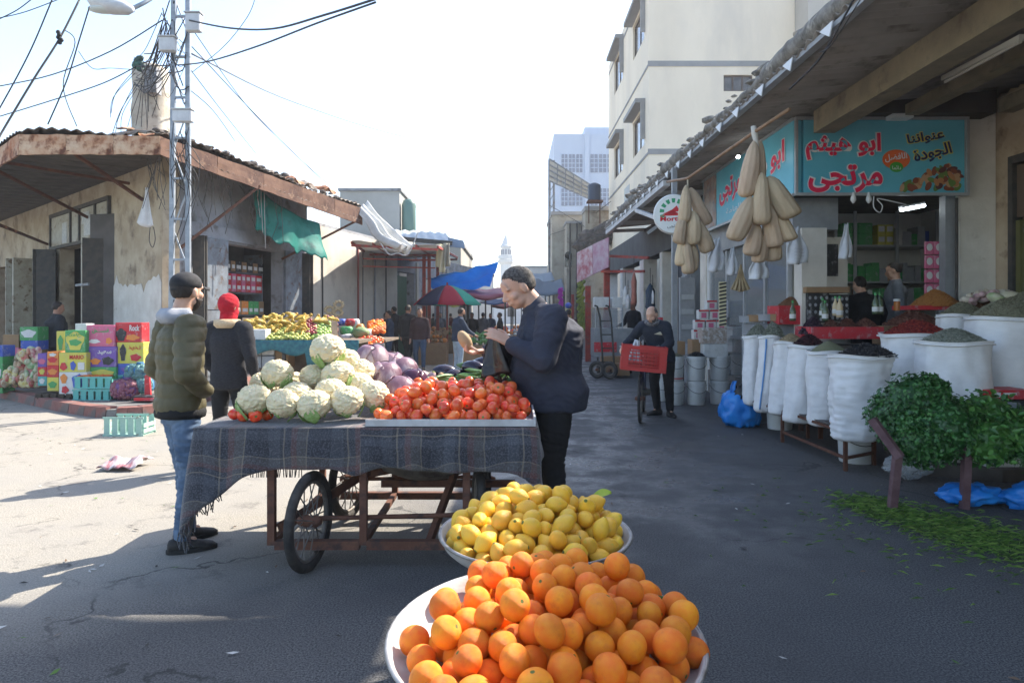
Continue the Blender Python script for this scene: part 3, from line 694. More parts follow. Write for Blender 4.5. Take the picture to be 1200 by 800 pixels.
m = MB(); corr(m, EB+V((0,0,.34)), EC+V((0,0,.34)), r2, r0+D1*2, .2, .02, sag=.10); m.build('roof_sheet', SHEET, cb, smooth=True)
# loose curled sheets and rubble on the roof edge
for k in range(9):
    t = .04+k*.10; base = EA.lerp(EE, t)+V((-.25-rnd.random()*.35,.1,.36+.04*k)); m = MB()
    a_ = D2*.62; b_ = V((-.7,.15,.14+rnd.random()*.12))
    corr(m, base, base+a_, base+a_+b_, base+b_, .10, .014, sag=.13); m.build('loose_roof_sheet', SHEET if k%2 else RUST, cb, smooth=True)
m = MB()
for k in range(70):
    t = rnd.random(); p = EA.lerp(EE, t)+V((-rnd.random()*.3-.02,0,.36+.08*t+rnd.random()*.06)); r = rnd.uniform(.03,.09)
    m.ell(p, (r*1.3,r,r*.6), Matrix.Rotation(rnd.random()*3,3,'Z'), 7, 5, fn=lambda d: 1+.3*noise.noise(d*2+V((k,0,0))))
m.build('roof_rubble', mat('roof_rubble',(.14,.12,.11),(.07,.06,.055),sc=6,rough=.95,bump=.4), cb, kind='stuff')
# struts
for a,b in ((EE.lerp(EA,.04)+V((-.02,0,.02)), CW+D2*3.9+V((0,0,2.75))),(EE.lerp(EA,.62)+V((0,0,.02)), CW+D2*.25+N2*.0+V((0,0,2.55))),
            (EB.lerp(EA,.35)+V((0,0,.04)), CW+D1*.9+V((0,0,3.6))),(EB+D1*2+V((0,0,.04)), CW+D1*4.0+V((0,0,3.55))),(EB+D1*2.8+V((0,0,-.8)), CW+D1*7.2+V((0,0,3.2))),(EB+D1*1.2+V((0,0,.02)), CW+D1*1.6+V((0,0,4.0)))):
    m = MB(); m.bar(a, b, .05, .05); m.build('roof_strut', RUSTD, cb)
# ---- rounded plaster stack on the roof
m = MB(); sx_, sy_, sz_ = -6.62, 12.55, 4.35
m.lathe([(.31,z_*.1) for z_ in range(16)]+[(.29,1.56),(.24,1.64),(.12,1.69),(.02,1.71)], (sx_,sy_,sz_), 28, wob=lambda t,z: .13*abs(sin(2*t))**2*.8-.05+.10*noise.noise(V((cos(t)*2.5,sin(t)*2.5,z*3)))+.05*noise.noise(V((cos(t)*7,sin(t)*7,z*9))))
st = m.build('roof_stack', mat('flaking_stack_plaster',(.50,.46,.39),(.36,.31,.25),sc=3,rough=.95,bump=.8,bsc=22,c3=(.20,.16,.13),sc3=5,lo3=.55,hi3=.66), None, smooth=True, label='rough weathered plaster stack rising from the corner roof behind the steel mast', cat='chimney')
m = MB(); m.box((sx_+.08,sy_-.42,sz_+1.05),(sx_+.30,sy_-.24,sz_+1.5)); m.build('recess_frame', PLASTG, st)
# ---------------------------------------------------------------- bright plaster wall further along, with its blockwork room above
lw = thing('plaster_wall_building', 'low sunlit white plaster building with drain pipes beyond the corner shop', 'building', (CW+D2*5.07).to_tuple())
m = MB(); wallrun(m, CW+D2*5.056, D2, N2, 0, 5.9, .0, 3.75, .3, []); m.build('wall', mat('sunlit_cream_plaster',(.60,.555,.47),(.50,.46,.39),sc=1.2,rough=.92,bump=.3,bsc=30,c3=(.40,.36,.31),sc3=1.6,lo3=.55,hi3=.75), lw)
for t,r,z0,z1,mm in ((.75,.02,.1,3.0,DARKF),(2.85,.03,.1,3.6,mat('red_pipe',(.30,.10,.08),rough=.6)),(3.2,.012,.1,3.4,DARKF),(4.0,.03,.1,3.6,PLASTG),(4.9,.02,.8,3.3,DARKF)):
    m = MB(); p = along(CW+D2*5.056,D2,N2,t,r+.003,0); m.tube([p+V((0,0,z0)), p+V((0,0,z1))], r, 8); m.build('wall_pipe', mm, lw, smooth=True)
m = MB(); c3 = CW+D2*5.3
m.prism([(q.x,q.y) for q in (c3-N2*.25, c3+D2*5.8-N2*.25, c3+D2*5.8-N2*3, c3-N2*3)], 3.76, 3.9); m.build('roof_slab', PLASTG, lw)
up = thing('rooftop_block_room', 'plain grey rendered rooftop room with a green water cylinder against the sky', 'building', (-4.0,26,0))
m = MB(); m.box((-6.3,25,0),(-4.12,29,5.95)); m.build('wall', mat('pale_render',(.42,.41,.38),(.36,.35,.32),sc=1,rough=.9,bump=.2), up)
m = MB(); m.box((-6.36,24.94,5.952),(-4.06,29.06,6.05)); m.build('roof_slab', PLASTG, up)
m = MB(); m.lathe([(.02,4.35),(.24,4.4),(.26,4.5),(.26,5.5),(.2,5.66),(.02,5.72)], (-3.82,25.3,0), 18); m.build('water_cylinder', mat('green_tank',(.12,.2,.17),rough=.5), up, smooth=True)
for x in (-3.99,-3.65): 
    m = MB(); m.box((x-.02,25.28,3.4),(x+.02,25.32,4.45)); m.build('tank_leg', DARKF, up)
# ---------------------------------------------------------------- tall apartment block on the right
TB = (5.6, 28.0)
TBW = mat('cream_block_render', (.80,.70,.555), (.73,.635,.50), sc=.5, rough=.92, bump=.15, bsc=14, c3=(.58,.52,.44), sc3=.35, lo3=.5, hi3=.8, stretch=(1,1,.35))
TBB = mat('grey_band_render', (.30,.30,.30), (.25,.25,.245), sc=1, rough=.9)
WINF = mat('brown_window_frame', (.07,.045,.032), (.10,.07,.05), sc=6, rough=.6)
GLASSD = mat('dim_window_glass', (.05,.045,.04), (.11,.10,.09), sc=3, rough=.15, spec=.6)
x0, y0 = TB; tall = thing('apartment_block', 'tall cream rendered apartment block with small hooded windows above the right-hand awnings', 'building', (x0,y0,0))
yz = lambda px: x0*800/(px-600)
HT = 15.6
wins = []   # (ya,yb,za,zb)
def zrow(py, Y): return EYE+(367-py)/800*Y
for pa,pb,ta,tb in ((741,753,22,62),(719.5,728.5,64,104),(742,755,136,178),(720,730,168,205)):
    ya, yb = yz(pb), yz(pa); ym = (ya+yb)/2; wins.append((ya,yb,zrow(tb,ym),zrow(ta,ym)))
wins.append((yz(721.5),yz(715.6)-.3,zrow(4,36),HT-.4))
cols = {}
for q in wins[:4]: cols.setdefault(round(q[0]), []).append(q)
near = sorted([w_ for w_ in wins if w_[0] < 33], key=lambda w_: w_[2]); far_ = sorted([w_ for w_ in wins[:4] if w_[0] >= 33], key=lambda w_: w_[2])
m = MB()
YE = 39.5
def colseg(ya, yb, hs):
    z = 0
    for (a,b,za,zb) in hs: m.box((x0,ya,z),(x0+.3,yb,za)); z = zb
    m.box((x0,ya,z),(x0+.3,yb,HT))
na, nb_ = near[0][0], near[0][1]; fa, fb = far_[0][0], far_[0][1]
near = [(na,nb_,w_[2],w_[3]) for w_ in near]; far_ = [(fa,fb,w_[2],w_[3]) for w_ in far_]
colseg(y0, na, []); colseg(na, nb_, near); colseg(nb_, fa, []); colseg(fa, fb, far_); colseg(fb, YE, [])
# camera-facing wall with one small window
wx0, wx1 = (848-600)/800*y0, (882-600)/800*y0; wz0, wz1 = zrow(107,y0), zrow(88,y0)
m.box((x0+.3,y0,0),(wx0,y0+.3,HT)); m.box((wx1,y0,0),(11.6,y0+.3,HT)); m.box((wx0,y0,0),(wx1,y0+.3,wz0)); m.box((wx0,y0,wz1),(wx1,y0+.3,HT))
m.box((11.3,y0+.3,0),(11.6,YE,HT)); m.box((x0+.3,YE-.3,0),(11.3,YE,HT)); m.box((x0,y0,HT),(11.6,YE,HT+.2))
m.build('wall', TBW, tall)
m = MB(); m.box((11.62,y0-1.2,0),(16,y0+8,HT-1)); m.build('side_wing', mat('paler_render',(.46,.43,.38),(.42,.39,.34),sc=.6,rough=.9,bump=.15), tall)
for zb in (zrow(78,y0), zrow(78,y0)-3.6, zrow(78,y0)+3.6):
    m = MB(); m.box((x0-.03,y0-.03,zb),(11.6,y0-.002,zb+.22)); m.build('floor_band', TBB, tall)
    m = MB(); m.box((x0-.03,y0-.0,zb),(x0-.002,YE,zb+.10)); m.build('floor_band', TBB, tall)
def window(par, face, a, b, za, zb, pos, nv=2, nh=1, hood=True, fm=WINF, gm=GLASSD):
    """face 'x': plane x=pos, spans y a..b, looks to -x; face 'y': plane y=pos, looks to -y"""
    def bx(k, u0,u1,z0,z1,d0,d1):
        if face == 'x': k.box((pos+d0,u0,z0),(pos+d1,u1,z1))
        else: k.box((u0,pos+d0,z0),(u1,pos+d1,z1))
    t = .06; k = MB(); bx(k,a,a+t,za,zb,.08,.16); bx(k,b-t,b,za,zb,.08,.16); bx(k,a+t,b-t,za,za+t,.08,.16); bx(k,a+t,b-t,zb-t,zb,.08,.16)
    for i in range(1,nv): u = a+(b-a)*i/nv; bx(k,u-.03,u+.03,za+t,zb-t,.082,.158)
    for i in range(1,nh): u = za+(zb-za)*i/nh; bx(k,a+t,b-t,u-.02,u+.02,.085,.155)
    wn = k.build('window', fm, par)
    k = MB(); bx(k,a+t,b-t,za+t,zb-t,.11,.125); k.build('pane', gm, wn)
    k = MB(); 
    for i in range(9): u = za+t+(zb-za-2*t)*(i+.5)/9; bx(k,a+t,b-t,u-.012,u+.012,.165,.18)
    k.build('blind', mat('window_blind',(.30,.25,.19),rough=.8), wn)
    if hood: k = MB(); bx(k,a-.22,b+.22,zb+.12,zb+.30,-.42,-.001); bx(k,a-.22,a-.12,za+.2,zb+.119,-.20,-.001); k.build('window_hood', TBB, par)
for q in near+far_: window(tall, 'x', q[0], q[1], q[2], q[3], x0)
window(tall, 'y', wx0, wx1, wz0, wz1, y0, 3, 1, hood=False)
m = MB(); m.box((x0-.02,yz(738),zrow(228,30)),(x0-.002,yz(732),zrow(203,30))); m.build('white_notice', PAPER, tall)
# ---------------------------------------------------------------- hazy blocks at the end of the street
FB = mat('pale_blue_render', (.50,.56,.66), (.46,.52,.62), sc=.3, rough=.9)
far = thing('far_office_block', 'pale blue-white office block with window strips at the end of the street', 'building', (8,70,0))
fx0, fx1, fy = (649-600)/800*70, (735-600)/800*70, 70
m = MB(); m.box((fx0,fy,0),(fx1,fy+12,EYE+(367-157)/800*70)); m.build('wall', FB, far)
m = MB(); m.box((fx0+.9*3.5,fy-.15,0),(fx0+.9*3.5+.5,fy-.001,20)); m.build('pilaster', FB, far)
m = MB(); m.box((fx0+3.2,fy+.5,EYE+18.37+.01),(fx1-1,fy+9,EYE+19.2)); m.build('roof_house', FB, far)
for pa,pb in ((658,684),(692,722)):
    for ta,tb in ((181,202),(221,241),(258,276)):
        xa, xb = (pa-600)/800*70, (pb-600)/800*70; zb, za = EYE+(367-ta)/800*70, EYE+(367-tb)/800*70
        for i in range(3):
            u0 = xa+(xb-xa)*i/3; u1 = xa+(xb-xa)*(i+1)/3-.15; k = MB(); k.box((u0,fy-.06,za),(u1,fy-.02,zb)); wn = k.build('window', mat('far_glass',(.20,.22,.28),rough=.2), far)
            k = MB()
            for j in range(1,4): zz = za+(zb-za)*j/4; k.box((u0,fy-.10,zz-.03),(u1,fy-.062,zz+.03))
            k.box(((u0+u1)/2-.03,fy-.105,za),((u0+u1)/2+.03,fy-.101,zb)); k.build('glazing_bar', FB, wn)
mn = thing('minaret', 'slender white minaret with a balcony far off above the blue tarpaulin', 'tower', ((593-600)/800*110,110,0))
mx_, my_ = (593-600)/800*110, 110
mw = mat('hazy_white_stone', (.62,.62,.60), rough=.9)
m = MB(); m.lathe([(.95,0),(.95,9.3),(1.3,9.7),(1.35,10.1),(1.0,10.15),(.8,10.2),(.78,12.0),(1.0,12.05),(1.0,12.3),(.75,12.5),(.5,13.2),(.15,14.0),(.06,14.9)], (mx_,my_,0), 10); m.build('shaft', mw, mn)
m = MB(); m.lathe([(1.30,10.2),(1.32,10.8),(1.24,10.82),(1.24,10.2)], (mx_,my_,0), 10, cap=False); m.build('balcony_rail', mw, mn)
for k in range(5): 
    a = -pi/2+(k-2)*.6; m = MB(); m.box((mx_+cos(a)*.8-.14,my_+sin(a)*.8-.05,10.9),(mx_+cos(a)*.8+.14,my_+sin(a)*.8+.05,11.7)); m.build('arch_opening', mat('far_shadowed_opening',(.3,.3,.32),rough=.9), mn)
# mid-distance right: old low houses under the scaffold
mid = thing('old_street_house', 'weathered cream street house with an arched window and cluttered roof edge', 'building', ((650-600)/800*44,44,0))
def PX(px, Y): return (px-600)/800*Y
def PZ(py, Y): return EYE+(367-py)/800*Y
CRM = mat('weathered_cream', (.38,.35,.29), (.30,.27,.22), sc=1.2, rough=.92, bump=.3, bsc=10, c3=(.20,.17,.14), sc3=1.6)
m = MB(); m.box((PX(647,44),44,0),(PX(700,44),50,PZ(252,44))); m.box((PX(664,42),42,0),(PX(705,42),43.99,PZ(262,42))); m.box((PX(686,40),40,0),(PX(735,40),41.99,PZ(247,40))); m.build('wall', CRM, mid)
m = MB(); m.box((PX(646,44),43.9,PZ(252,44)+.002),(PX(701,44),50,PZ(248,44))); m.box((PX(663,42),41.9,PZ(262,42)+.003),(PX(706,42),43.9,PZ(259,42))); m.box((PX(685,40),39.8,PZ(247,40)+.002),(PX(735,40),41.8,PZ(242,40))); m.build('roof_slab', TBB, mid)
m = MB(); xa = PX(666,42); m.box((xa-.22,41.93,PZ(313,42)),(xa+.22,41.99,PZ(299,42))); m.lathe([(.22,-.03),(.22,.03)],(xa,41.96,PZ(299,42)),14,axis=(0,1,0)); m.build('arched_window', GLASSD, mid)
for i,(px,py,r) in enumerate(((690,272,.5),(700,276,.6),(710,268,.7),(680,282,.35),(718,262,.6))):
    m = MB(); m.ell((PX(px,38.5),38.5,PZ(py+6,38.5)), (r*1.3,r,r*.8), None, 12, 8, fn=lambda d: 1+.35*noise.noise(d*2.4+V((i,0,0)))); m.build('roof_clutter', mat('dark_roof_clutter',(.05,.045,.04),(.12,.10,.09),sc=5,rough=.95,bump=.5), mid)
for px in (668,676,682):
    m = MB(); m.tube([(PX(px,41.8),41.8,1),(PX(px,41.8),41.8,PZ(262,42))], .06, 6); m.build('drain_pipe', DARKF, mid)
# black water tank on a rusty stand
tk = thing('water_tank', 'ribbed dark blue plastic water tank on a stand in front of the scaffold', 'water tank', (PX(696.5,38),38,0))
m = MB(); zt = PZ(235,38); r_ = .37
prof = []
for k in range(9): prof += [(r_,zt+k*.1),(r_*.93,zt+k*.1+.05)]
m.lathe([(.05,zt-.01)]+prof+[(r_*.6,zt+.93),(r_*.3,zt+.98),(.02,zt+1.0)], (PX(696.5,38),38,0), 18); m.build('tank', mat('dark_blue_plastic',(.035,.05,.085),rough=.5), tk, smooth=True)
m = MB(); m.box((PX(688,38),37.6,zt-.12),(PX(706,38),38.4,zt-.02)); m.build('stand', RUSTD, tk)
for px in (690,703):
    m = MB(); m.box((PX(px,38)-.03,37.97,PZ(262,38)),(PX(px,38)+.03,38.03,zt-.12)); m.build('leg', RUSTD, tk)
# lattice hoarding frame seen from behind
hf = thing('hoarding_frame', 'large tilted hoarding on a lattice steel frame in front of the far office block', 'billboard', (PX(660,46),46,0))
h0,h1,h2,h3 = P(644,187,46),P(700,222,46),P(700,238,46),P(643,212,46)
m = MB(); m.grid(lambda u,v: h3.lerp(h2,u).lerp(h0.lerp(h1,u),v), 4, 3, thick=.05); m.build('board', mat('hoarding_back',(.50,.49,.45),(.42,.41,.38),sc=2,rough=.8), hf)
for k in range(5):
    t = k/4; m = MB(); m.bar(h3.lerp(h0,t)+V((0,-.1,0)), h2.lerp(h1,t)+V((0,-.1,0)), .08); m.build('frame_bar', STEELB, hf)
for k in range(7):
    t = k/6; m = MB(); m.bar(h3.lerp(h2,t)+V((0,-.2,0)), h0.lerp(h1,t)+V((0,-.2,0)), .07); m.build('frame_bar', STEELB, hf)
for px in (644,649):
    m = MB(); m.bar(P(px,188,46.2), V((PX(px,46.2),46.2,0)), .14); m.build('mast', STEELB, hf)
m = MB()
for k in range(16):
    z = 1+k*.62; m.bar((PX(644,46.2),46.2,z),(PX(649,46.2),46.2,z+.5),.05)
m.build('mast_lacing', STEELB, hf)
# ---------------------------------------------------------------- right-hand shop block and its long awning
SHOPW = mat('dirty_white_shop_wall', (.70,.66,.59), (.58,.54,.47), sc=1.8, rough=.9, bump=.4, bsc=26, c3=(.28,.22,.16), sc3=2.2, lo3=.6, hi3=.78)
OCHRE = mat('ochre_stained_wall', (.45,.36,.25), (.36,.27,.18), sc=2, rough=.9, bump=.4, bsc=26, c3=(.20,.14,.09), sc3=3, lo3=.56, hi3=.7)
OLIVED = mat('olive_green_door_paint', (.13,.125,.045), (.095,.09,.035), sc=3, rough=.55, bump=.25, bsc=60, stretch=(1,1,.3), c3=(.20,.17,.08), sc3=7, lo3=.6, hi3=.7)
BEAM = mat('painted_tan_beam', (.25,.21,.135), (.18,.15,.10), sc=2.5, rough=.85, bump=.4, bsc=40, c3=(.10,.075,.05), sc3=4, lo3=.55, hi3=.75)
UNDER = mat('grey_brown_awning_sheet', (.27,.25,.225), (.21,.19,.17), sc=1.3, rough=.75, bump=.2, bsc=50, c3=(.10,.085,.07), sc3=2.6, lo3=.55, hi3=.7)
GREYP = mat('grey_painted_steel', (.28,.29,.30), (.22,.23,.24), sc=4, rough=.5, bump=.15, bsc=60)
ALU = mat('aluminium_frame', (.42,.43,.44), (.34,.35,.36), sc=5, rough=.4, metal=.3)
GLASS = mat('shop_glass', (.30,.33,.35), rough=.06, spec=.6, alpha=.28)
AX, AZ = 2.64, 3.90
sb = thing('spice_shop_building', 'dirty white shop block with an open corner spice shop and an olive green double door', 'building', (5.9,8.75,0))
m = MB(); m.box((5.745,8.75,0),(6.2,9.1,4.25)); m.build('corner_pillar', SHOPW, sb)
m = MB(); m.box((5.60,8.82,0),(5.70,8.95,3.0)); m.box((5.70,8.84,0),(5.742,8.9,3.0)); m.build('door_jamb', GREYP, sb)
m = MB(); m.tube([(5.68,8.72,0.3),(5.68,8.72,2.95)],.018,6); m.build('wall_conduit', DARKF, sb)
# street facade towards the camera with the green door
m = MB(); dy0, dy1, dz = 6.7, 8.50, 3.42
m.box((6.205,8.50,0),(6.5,9.0,4.35)); m.box((6.205,dy0,dz),(6.5,8.50,4.35)); m.box((6.205,-3,0),(6.5,dy0,4.35)); m.build('facade_wall', OCHRE, sb)
m = MB(); m.box((6.17,8.42,.1),(6.30,8.498,dz)); m.box((6.17,dy0+.002,.1),(6.30,dy0+.08,dz)); m.box((6.17,dy0+.082,dz-.10),(6.30,8.418,dz-.001)); m.build('door_frame', DARKF, sb)
for a,b in ((dy0+.09,7.555),(7.565,8.41)):
    m = MB(); m.box((6.23,a,.15),(6.28,b,2.62)); dl = m.build('door_leaf', OLIVED, sb)
    for z0,z1 in ((.3,1.0),(1.15,2.45)):
        m = MB(); m.box((6.215,a+.14,z0),(6.229,b-.14,z1),bev=.006); m.build('door_panel', OLIVED, dl)
    m = MB(); m.box((6.205,a,.15),(6.228,a+.07,2.62)); m.box((6.206,b-.07,.15),(6.228,b,2.62)); m.build('door_stile', OLIVED, dl)
m = MB(); m.box((6.22,dy0+.09,2.66),(6.28,8.41,3.3)); m.build('door_transom', mat('brown_boarding',(.13,.09,.06),(.09,.06,.04),sc=3,rough=.8,bump=.3,stretch=(1,1,.3)), sb)
for y in (7.0,7.5,8.0): 
    m = MB(); m.box((6.195,y,2.66),(6.219,y+.06,3.3)); m.build('transom_bar', DARKF, sb)
# shop recess: side/back walls, floor slab, ceiling, soffit box above the sign
m = MB(); m.box((3.7,9.105,0),(7.7,12.9,.42)); m.build('shop_floor', PAVE, sb)
m = MB(); m.box((3.74,12.92,0),(7.9,13.1,4.1)); m.box((7.72,9.12,0),(7.9,12.91,4.1)); m.box((6.22,9.002,0),(7.9,9.1,4.1)); m.build('shop_inner_wall', mat('shop_inner_paint',(.60,.60,.57),(.52,.52,.49),sc=2,rough=.85), sb)
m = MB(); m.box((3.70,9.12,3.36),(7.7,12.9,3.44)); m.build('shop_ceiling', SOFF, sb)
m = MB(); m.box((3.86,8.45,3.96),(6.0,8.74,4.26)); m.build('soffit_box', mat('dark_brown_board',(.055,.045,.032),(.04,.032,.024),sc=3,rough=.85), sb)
m = MB(); m.box((3.80,8.95,0.22),(4.13,9.2,2.60)); m.build('shop_pillar', SHOPW, sb)
m = MB(); m.box((3.70,9.0,2.58),(4.3,12.85,3.0)); m.build('shutter_housing', GREYP, sb)
for y in (9.25, 10.1, 11.0, 11.9, 12.8):
    m = MB(); m.box((3.74,y,.22),(3.80,y+.06,2.58)); m.build('glazing_post', ALU, sb)
for y in (9.32, 10.17, 11.07, 11.97):
    m = MB(); m.box((3.765,y,.25),(3.773,y+.77+(.05 if y>10 else 0),2.57)); m.build('shop_pane', GLASS, sb)
m = MB(); m.box((3.735,9.312,1.05),(3.805,12.8,1.10)); m.build('glazing_rail', ALU, sb)
# shops further down the same front
m = MB()
for y0_,y1_ in ((13.1,13.5),(14.2,14.75),(16.9,17.2),(19.3,19.9),(23.0,23.5),(26.5,27.2)): m.box((3.72 if y0_<20 else 3.9,y0_,0),(4.1,y1_,3.6))
m.box((3.74,13.11,3.0),(4.08,19.2,3.55)) 
m = MB()
for y0_,y1_ in ((13.1,13.5),(14.2,14.75),(16.9,17.2),(19.3,19.9),(23.0,23.5),(26.5,27.4)):
    k = MB(); k.box((3.72,y0_,0),(4.1,y1_,3.0)); k.build('shopfront_pier', SHOPW if y0_ != 14.2 else GREYP, sb)
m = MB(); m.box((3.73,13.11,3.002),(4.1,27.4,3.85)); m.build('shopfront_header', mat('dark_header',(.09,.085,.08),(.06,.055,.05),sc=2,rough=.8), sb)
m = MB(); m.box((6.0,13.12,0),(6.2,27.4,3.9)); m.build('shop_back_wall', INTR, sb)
m = MB(); m.box((5.2,16.0,0),(5.25,18.2,2.6)); m.build('turquoise_partition', mat('turquoise_paint',(.10,.32,.28),(.08,.27,.24),sc=2,rough=.7), sb)
for y in (14.78,): 
    for z in (.4,.95,1.5,2.05): 
        k = MB(); k.box((3.66,14.25,z),(3.715,14.7,z+.42)); k.box((3.63,14.3,z+.19),(3.658,14.65,z+.22)); k.build('shutter_panel', GREYP, sb)
# upper masonry of the block (above the awning, along the street)
m = MB(); m.box((6.52,-3,0),(9,8.99,4.6)); m.box((6.22,9.01,3.46),(9,13.1,4.4)); m.box((7.92,9.01,0),(9,13.1,3.455)); m.box((6.22,13.12,0),(9,27.2,4.4)); m.build('block_mass', SHOPW, sb)
# ---- awning
aw = thing('street_awning', 'long corrugated metal awning with a lumpy weathered edge over the right-hand shops', 'awning', (AX,10,0))
def az(x): return AZ+(x-AX)*.10
y = -2.0; k = 0
while y < 19.4:
    yb = min(y+1.35, 19.5); m = MB(); dz = .012*(k%2)
    corr(m, V((AX,yb+.05,az(AX)+dz)), V((AX,y,az(AX)+dz)), V((6.45,y,az(6.45)+dz)), V((6.45,yb+.05,az(6.45)+dz)), .17, .026, nv=3, sag=.03)
    m.build('awning_sheet', UNDER, aw, smooth=True); y = yb-.0; k += 1
m = MB(); m.box((3.72,2.0,3.70),(3.98,8.42,3.97)); m.build('main_beam', BEAM, aw)
m = MB(); m.box((4.85,2.0,3.92),(5.02,8.42,4.05)); m.build('second_beam', BEAM, aw)
m = MB(); m.box((AX+.02,-2,AZ-.06),(AX+.10,19.4,AZ-.015)); m.build('edge_angle', GREYP, aw)
m = MB(); m.box((6.0,2.0,3.95),(6.18,8.42,4.12)); m.build('wall_plate', BEAM, aw)
for yy in (13.3, 15.4, 17.6, 19.3):
    m = MB(); m.bar((AX+.05,yy,AZ-.10),(3.9,yy,AZ-.06),.09,.09); m.build('rafter', mat('white_rafter_paint',(.50,.50,.50),(.4,.4,.4),sc=4,rough=.6), aw)
m = MB(); m.bar((2.66,13.4,3.05),(3.7,13.4,3.8),.06); m.build('brace', ALU, aw)
m = MB(); m.bar((AX+.08,12.0,AZ-.13),(AX+.08,19.4,AZ-.13),.12,.10); m.build('eave_purlin', MATS['white_rafter_paint'], aw)
m = MB(); m.bar((2.66,11.2,2.95),(3.25,12.9,3.72),.07); m.bar((2.66,11.25,2.95),(2.66,14.6,3.68),.07); m.build('brace', MATS['white_rafter_paint'], aw)
# rounded lumpy edge (old tarpaulin rolled over rubble)
EDGE = mat('weathered_roof_edge', (.24,.23,.21), (.10,.095,.085), sc=7, rough=.95, bump=.8, bsc=40, c3=(.38,.36,.32), sc3=4, lo3=.55, hi3=.65)
ye = 19.5; k = 0
while ye > 4.0:
    ln = rnd.uniform(.5,1.3); m = MB(); n = 9
    pts = [V((AX+.06+.05*noise.noise(V((i+k*3.1,0,0))), ye-ln*i/n, AZ+.10+.05*noise.noise(V((0,i*.7+k*2.3,0))))) for i in range(n+1)]
    r = [.040+.035*abs(noise.noise(V((i*.8,k*1.7,5))))+(.05 if 3<k%7<6 else 0) for i in range(n+1)]
    m.tube(pts, r, 9); v2 = []
    m.build('edge_roll', EDGE, aw, smooth=True); ye -= ln-.05; k += 1
m = MB()
for k in range(100):
    yy = rnd.uniform(4.5,19); r = rnd.uniform(.025,.085)*(1.5 if 12<yy<17 else 1); m.ell((AX+.10+rnd.random()*.22,yy,AZ+.16+rnd.random()*.14*(1.6 if 12<yy<17 else 1)), (r,r*1.5,r*.6), Matrix.Rotation(rnd.random()*3,3,'Z'), 7, 5, fn=lambda d: 1+.35*noise.noise(d*2.2+V((k,0,0))))
m.build('roof_rubble', EDGE, aw, kind='stuff')
PEN = mat('pale_metal_tab', (.62,.64,.66), rough=.5)
yy = 5.6; me_tab = None
while yy < 18.5:
    m = MB(); s_ = .085
    m.add([(AX-.012,yy,AZ-.02),(AX-.012,yy+.24,AZ-.02),(AX-.012,yy+.06,AZ-.13),(AX-.002,yy,AZ-.02),(AX-.002,yy+.24,AZ-.02),(AX-.002,yy+.06,AZ-.13)], [(0,2,1),(3,4,5),(0,1,4,3),(1,2,5,4),(2,0,3,5)])
    m.build('edge_tab', PEN, aw); yy += .62+.2*rnd.random()
# post with round sign
m = MB(); m.box((2.62,11.15,0),(2.70,11.23,3.86)); m.build('awning_post', GREYP, None, label='slim grey steel post under the awning carrying the round sign', cat='post')
rs = thing('round_sign', 'round white lightbox sign with a green and red dial mark on the grey post', 'sign', (2.52,11.05,2.77))
c_ = V((2.62,11.08,3.08)); nx = V((-.22,-1,0)).normalized()
m = MB(); m.lathe([(.305,-.09),(.32,-.07),(.32,.07),(.305,.09)], c_, 40, axis=nx); m.build('lightbox', mat('sign_white',(.68,.70,.68),rough=.35), rs, ang=40)
sr = V((-nx.y,nx.x,0)); sr = sr if sr.x > 0 else -sr; su = V((0,0,1))
m = MB()
for i in range(9):
    a = radians(200-i*27.5); r0, r1 = .15, .22; w_ = radians(8)
    q = [c_+nx*.092+sr*r*cos(a+dw)+su*(r*sin(a+dw)+.03) for r,dw in ((r0,-w_),(r1,-w_),(r1,w_),(r0,w_))]; m.add(q+[p+nx*.002 for p in q],[(0,1,2,3),(7,6,5,4),(0,4,5,1),(1,5,6,2),(2,6,7,3),(3,7,4,0)])
m.build('dial_mark', mat('sign_green',(.03,.30,.13),rough=.5), rs)
m = MB(); 
for (a,b,c) in (((-.17,-.02),(-.02,.05),(.06,-.03)),((-.08,.0),(.05,.11),(.10,.02)),((-.2,-.05),(.14,-.05),(.0,.03))):
    q = [c_+nx*.0925+sr*p[0]+su*(p[1]+.02) for p in (a,b,c)]; m.add(q+[p+nx*.002 for p in q],[(0,1,2),(5,4,3),(0,3,4,1),(1,4,5,2),(2,5,3,0)])
m.build('red_mark', mat('sign_red',(.55,.02,.03),rough=.5), rs)
m = MB(); text_mb(m, 'Mortaja', c_+nx*.0+sr*-.21+su*-.14, sr, su, w=.42, h=.10, off=.03, proud=.095); m.build('lettering', MATS['sign_red'], rs)
m = MB(); text_mb(m, 'مرتجى', c_+sr*-.10+su*-.235, sr, su, w=.20, h=.06, proud=.095); m.build('lettering', DARKF, rs)
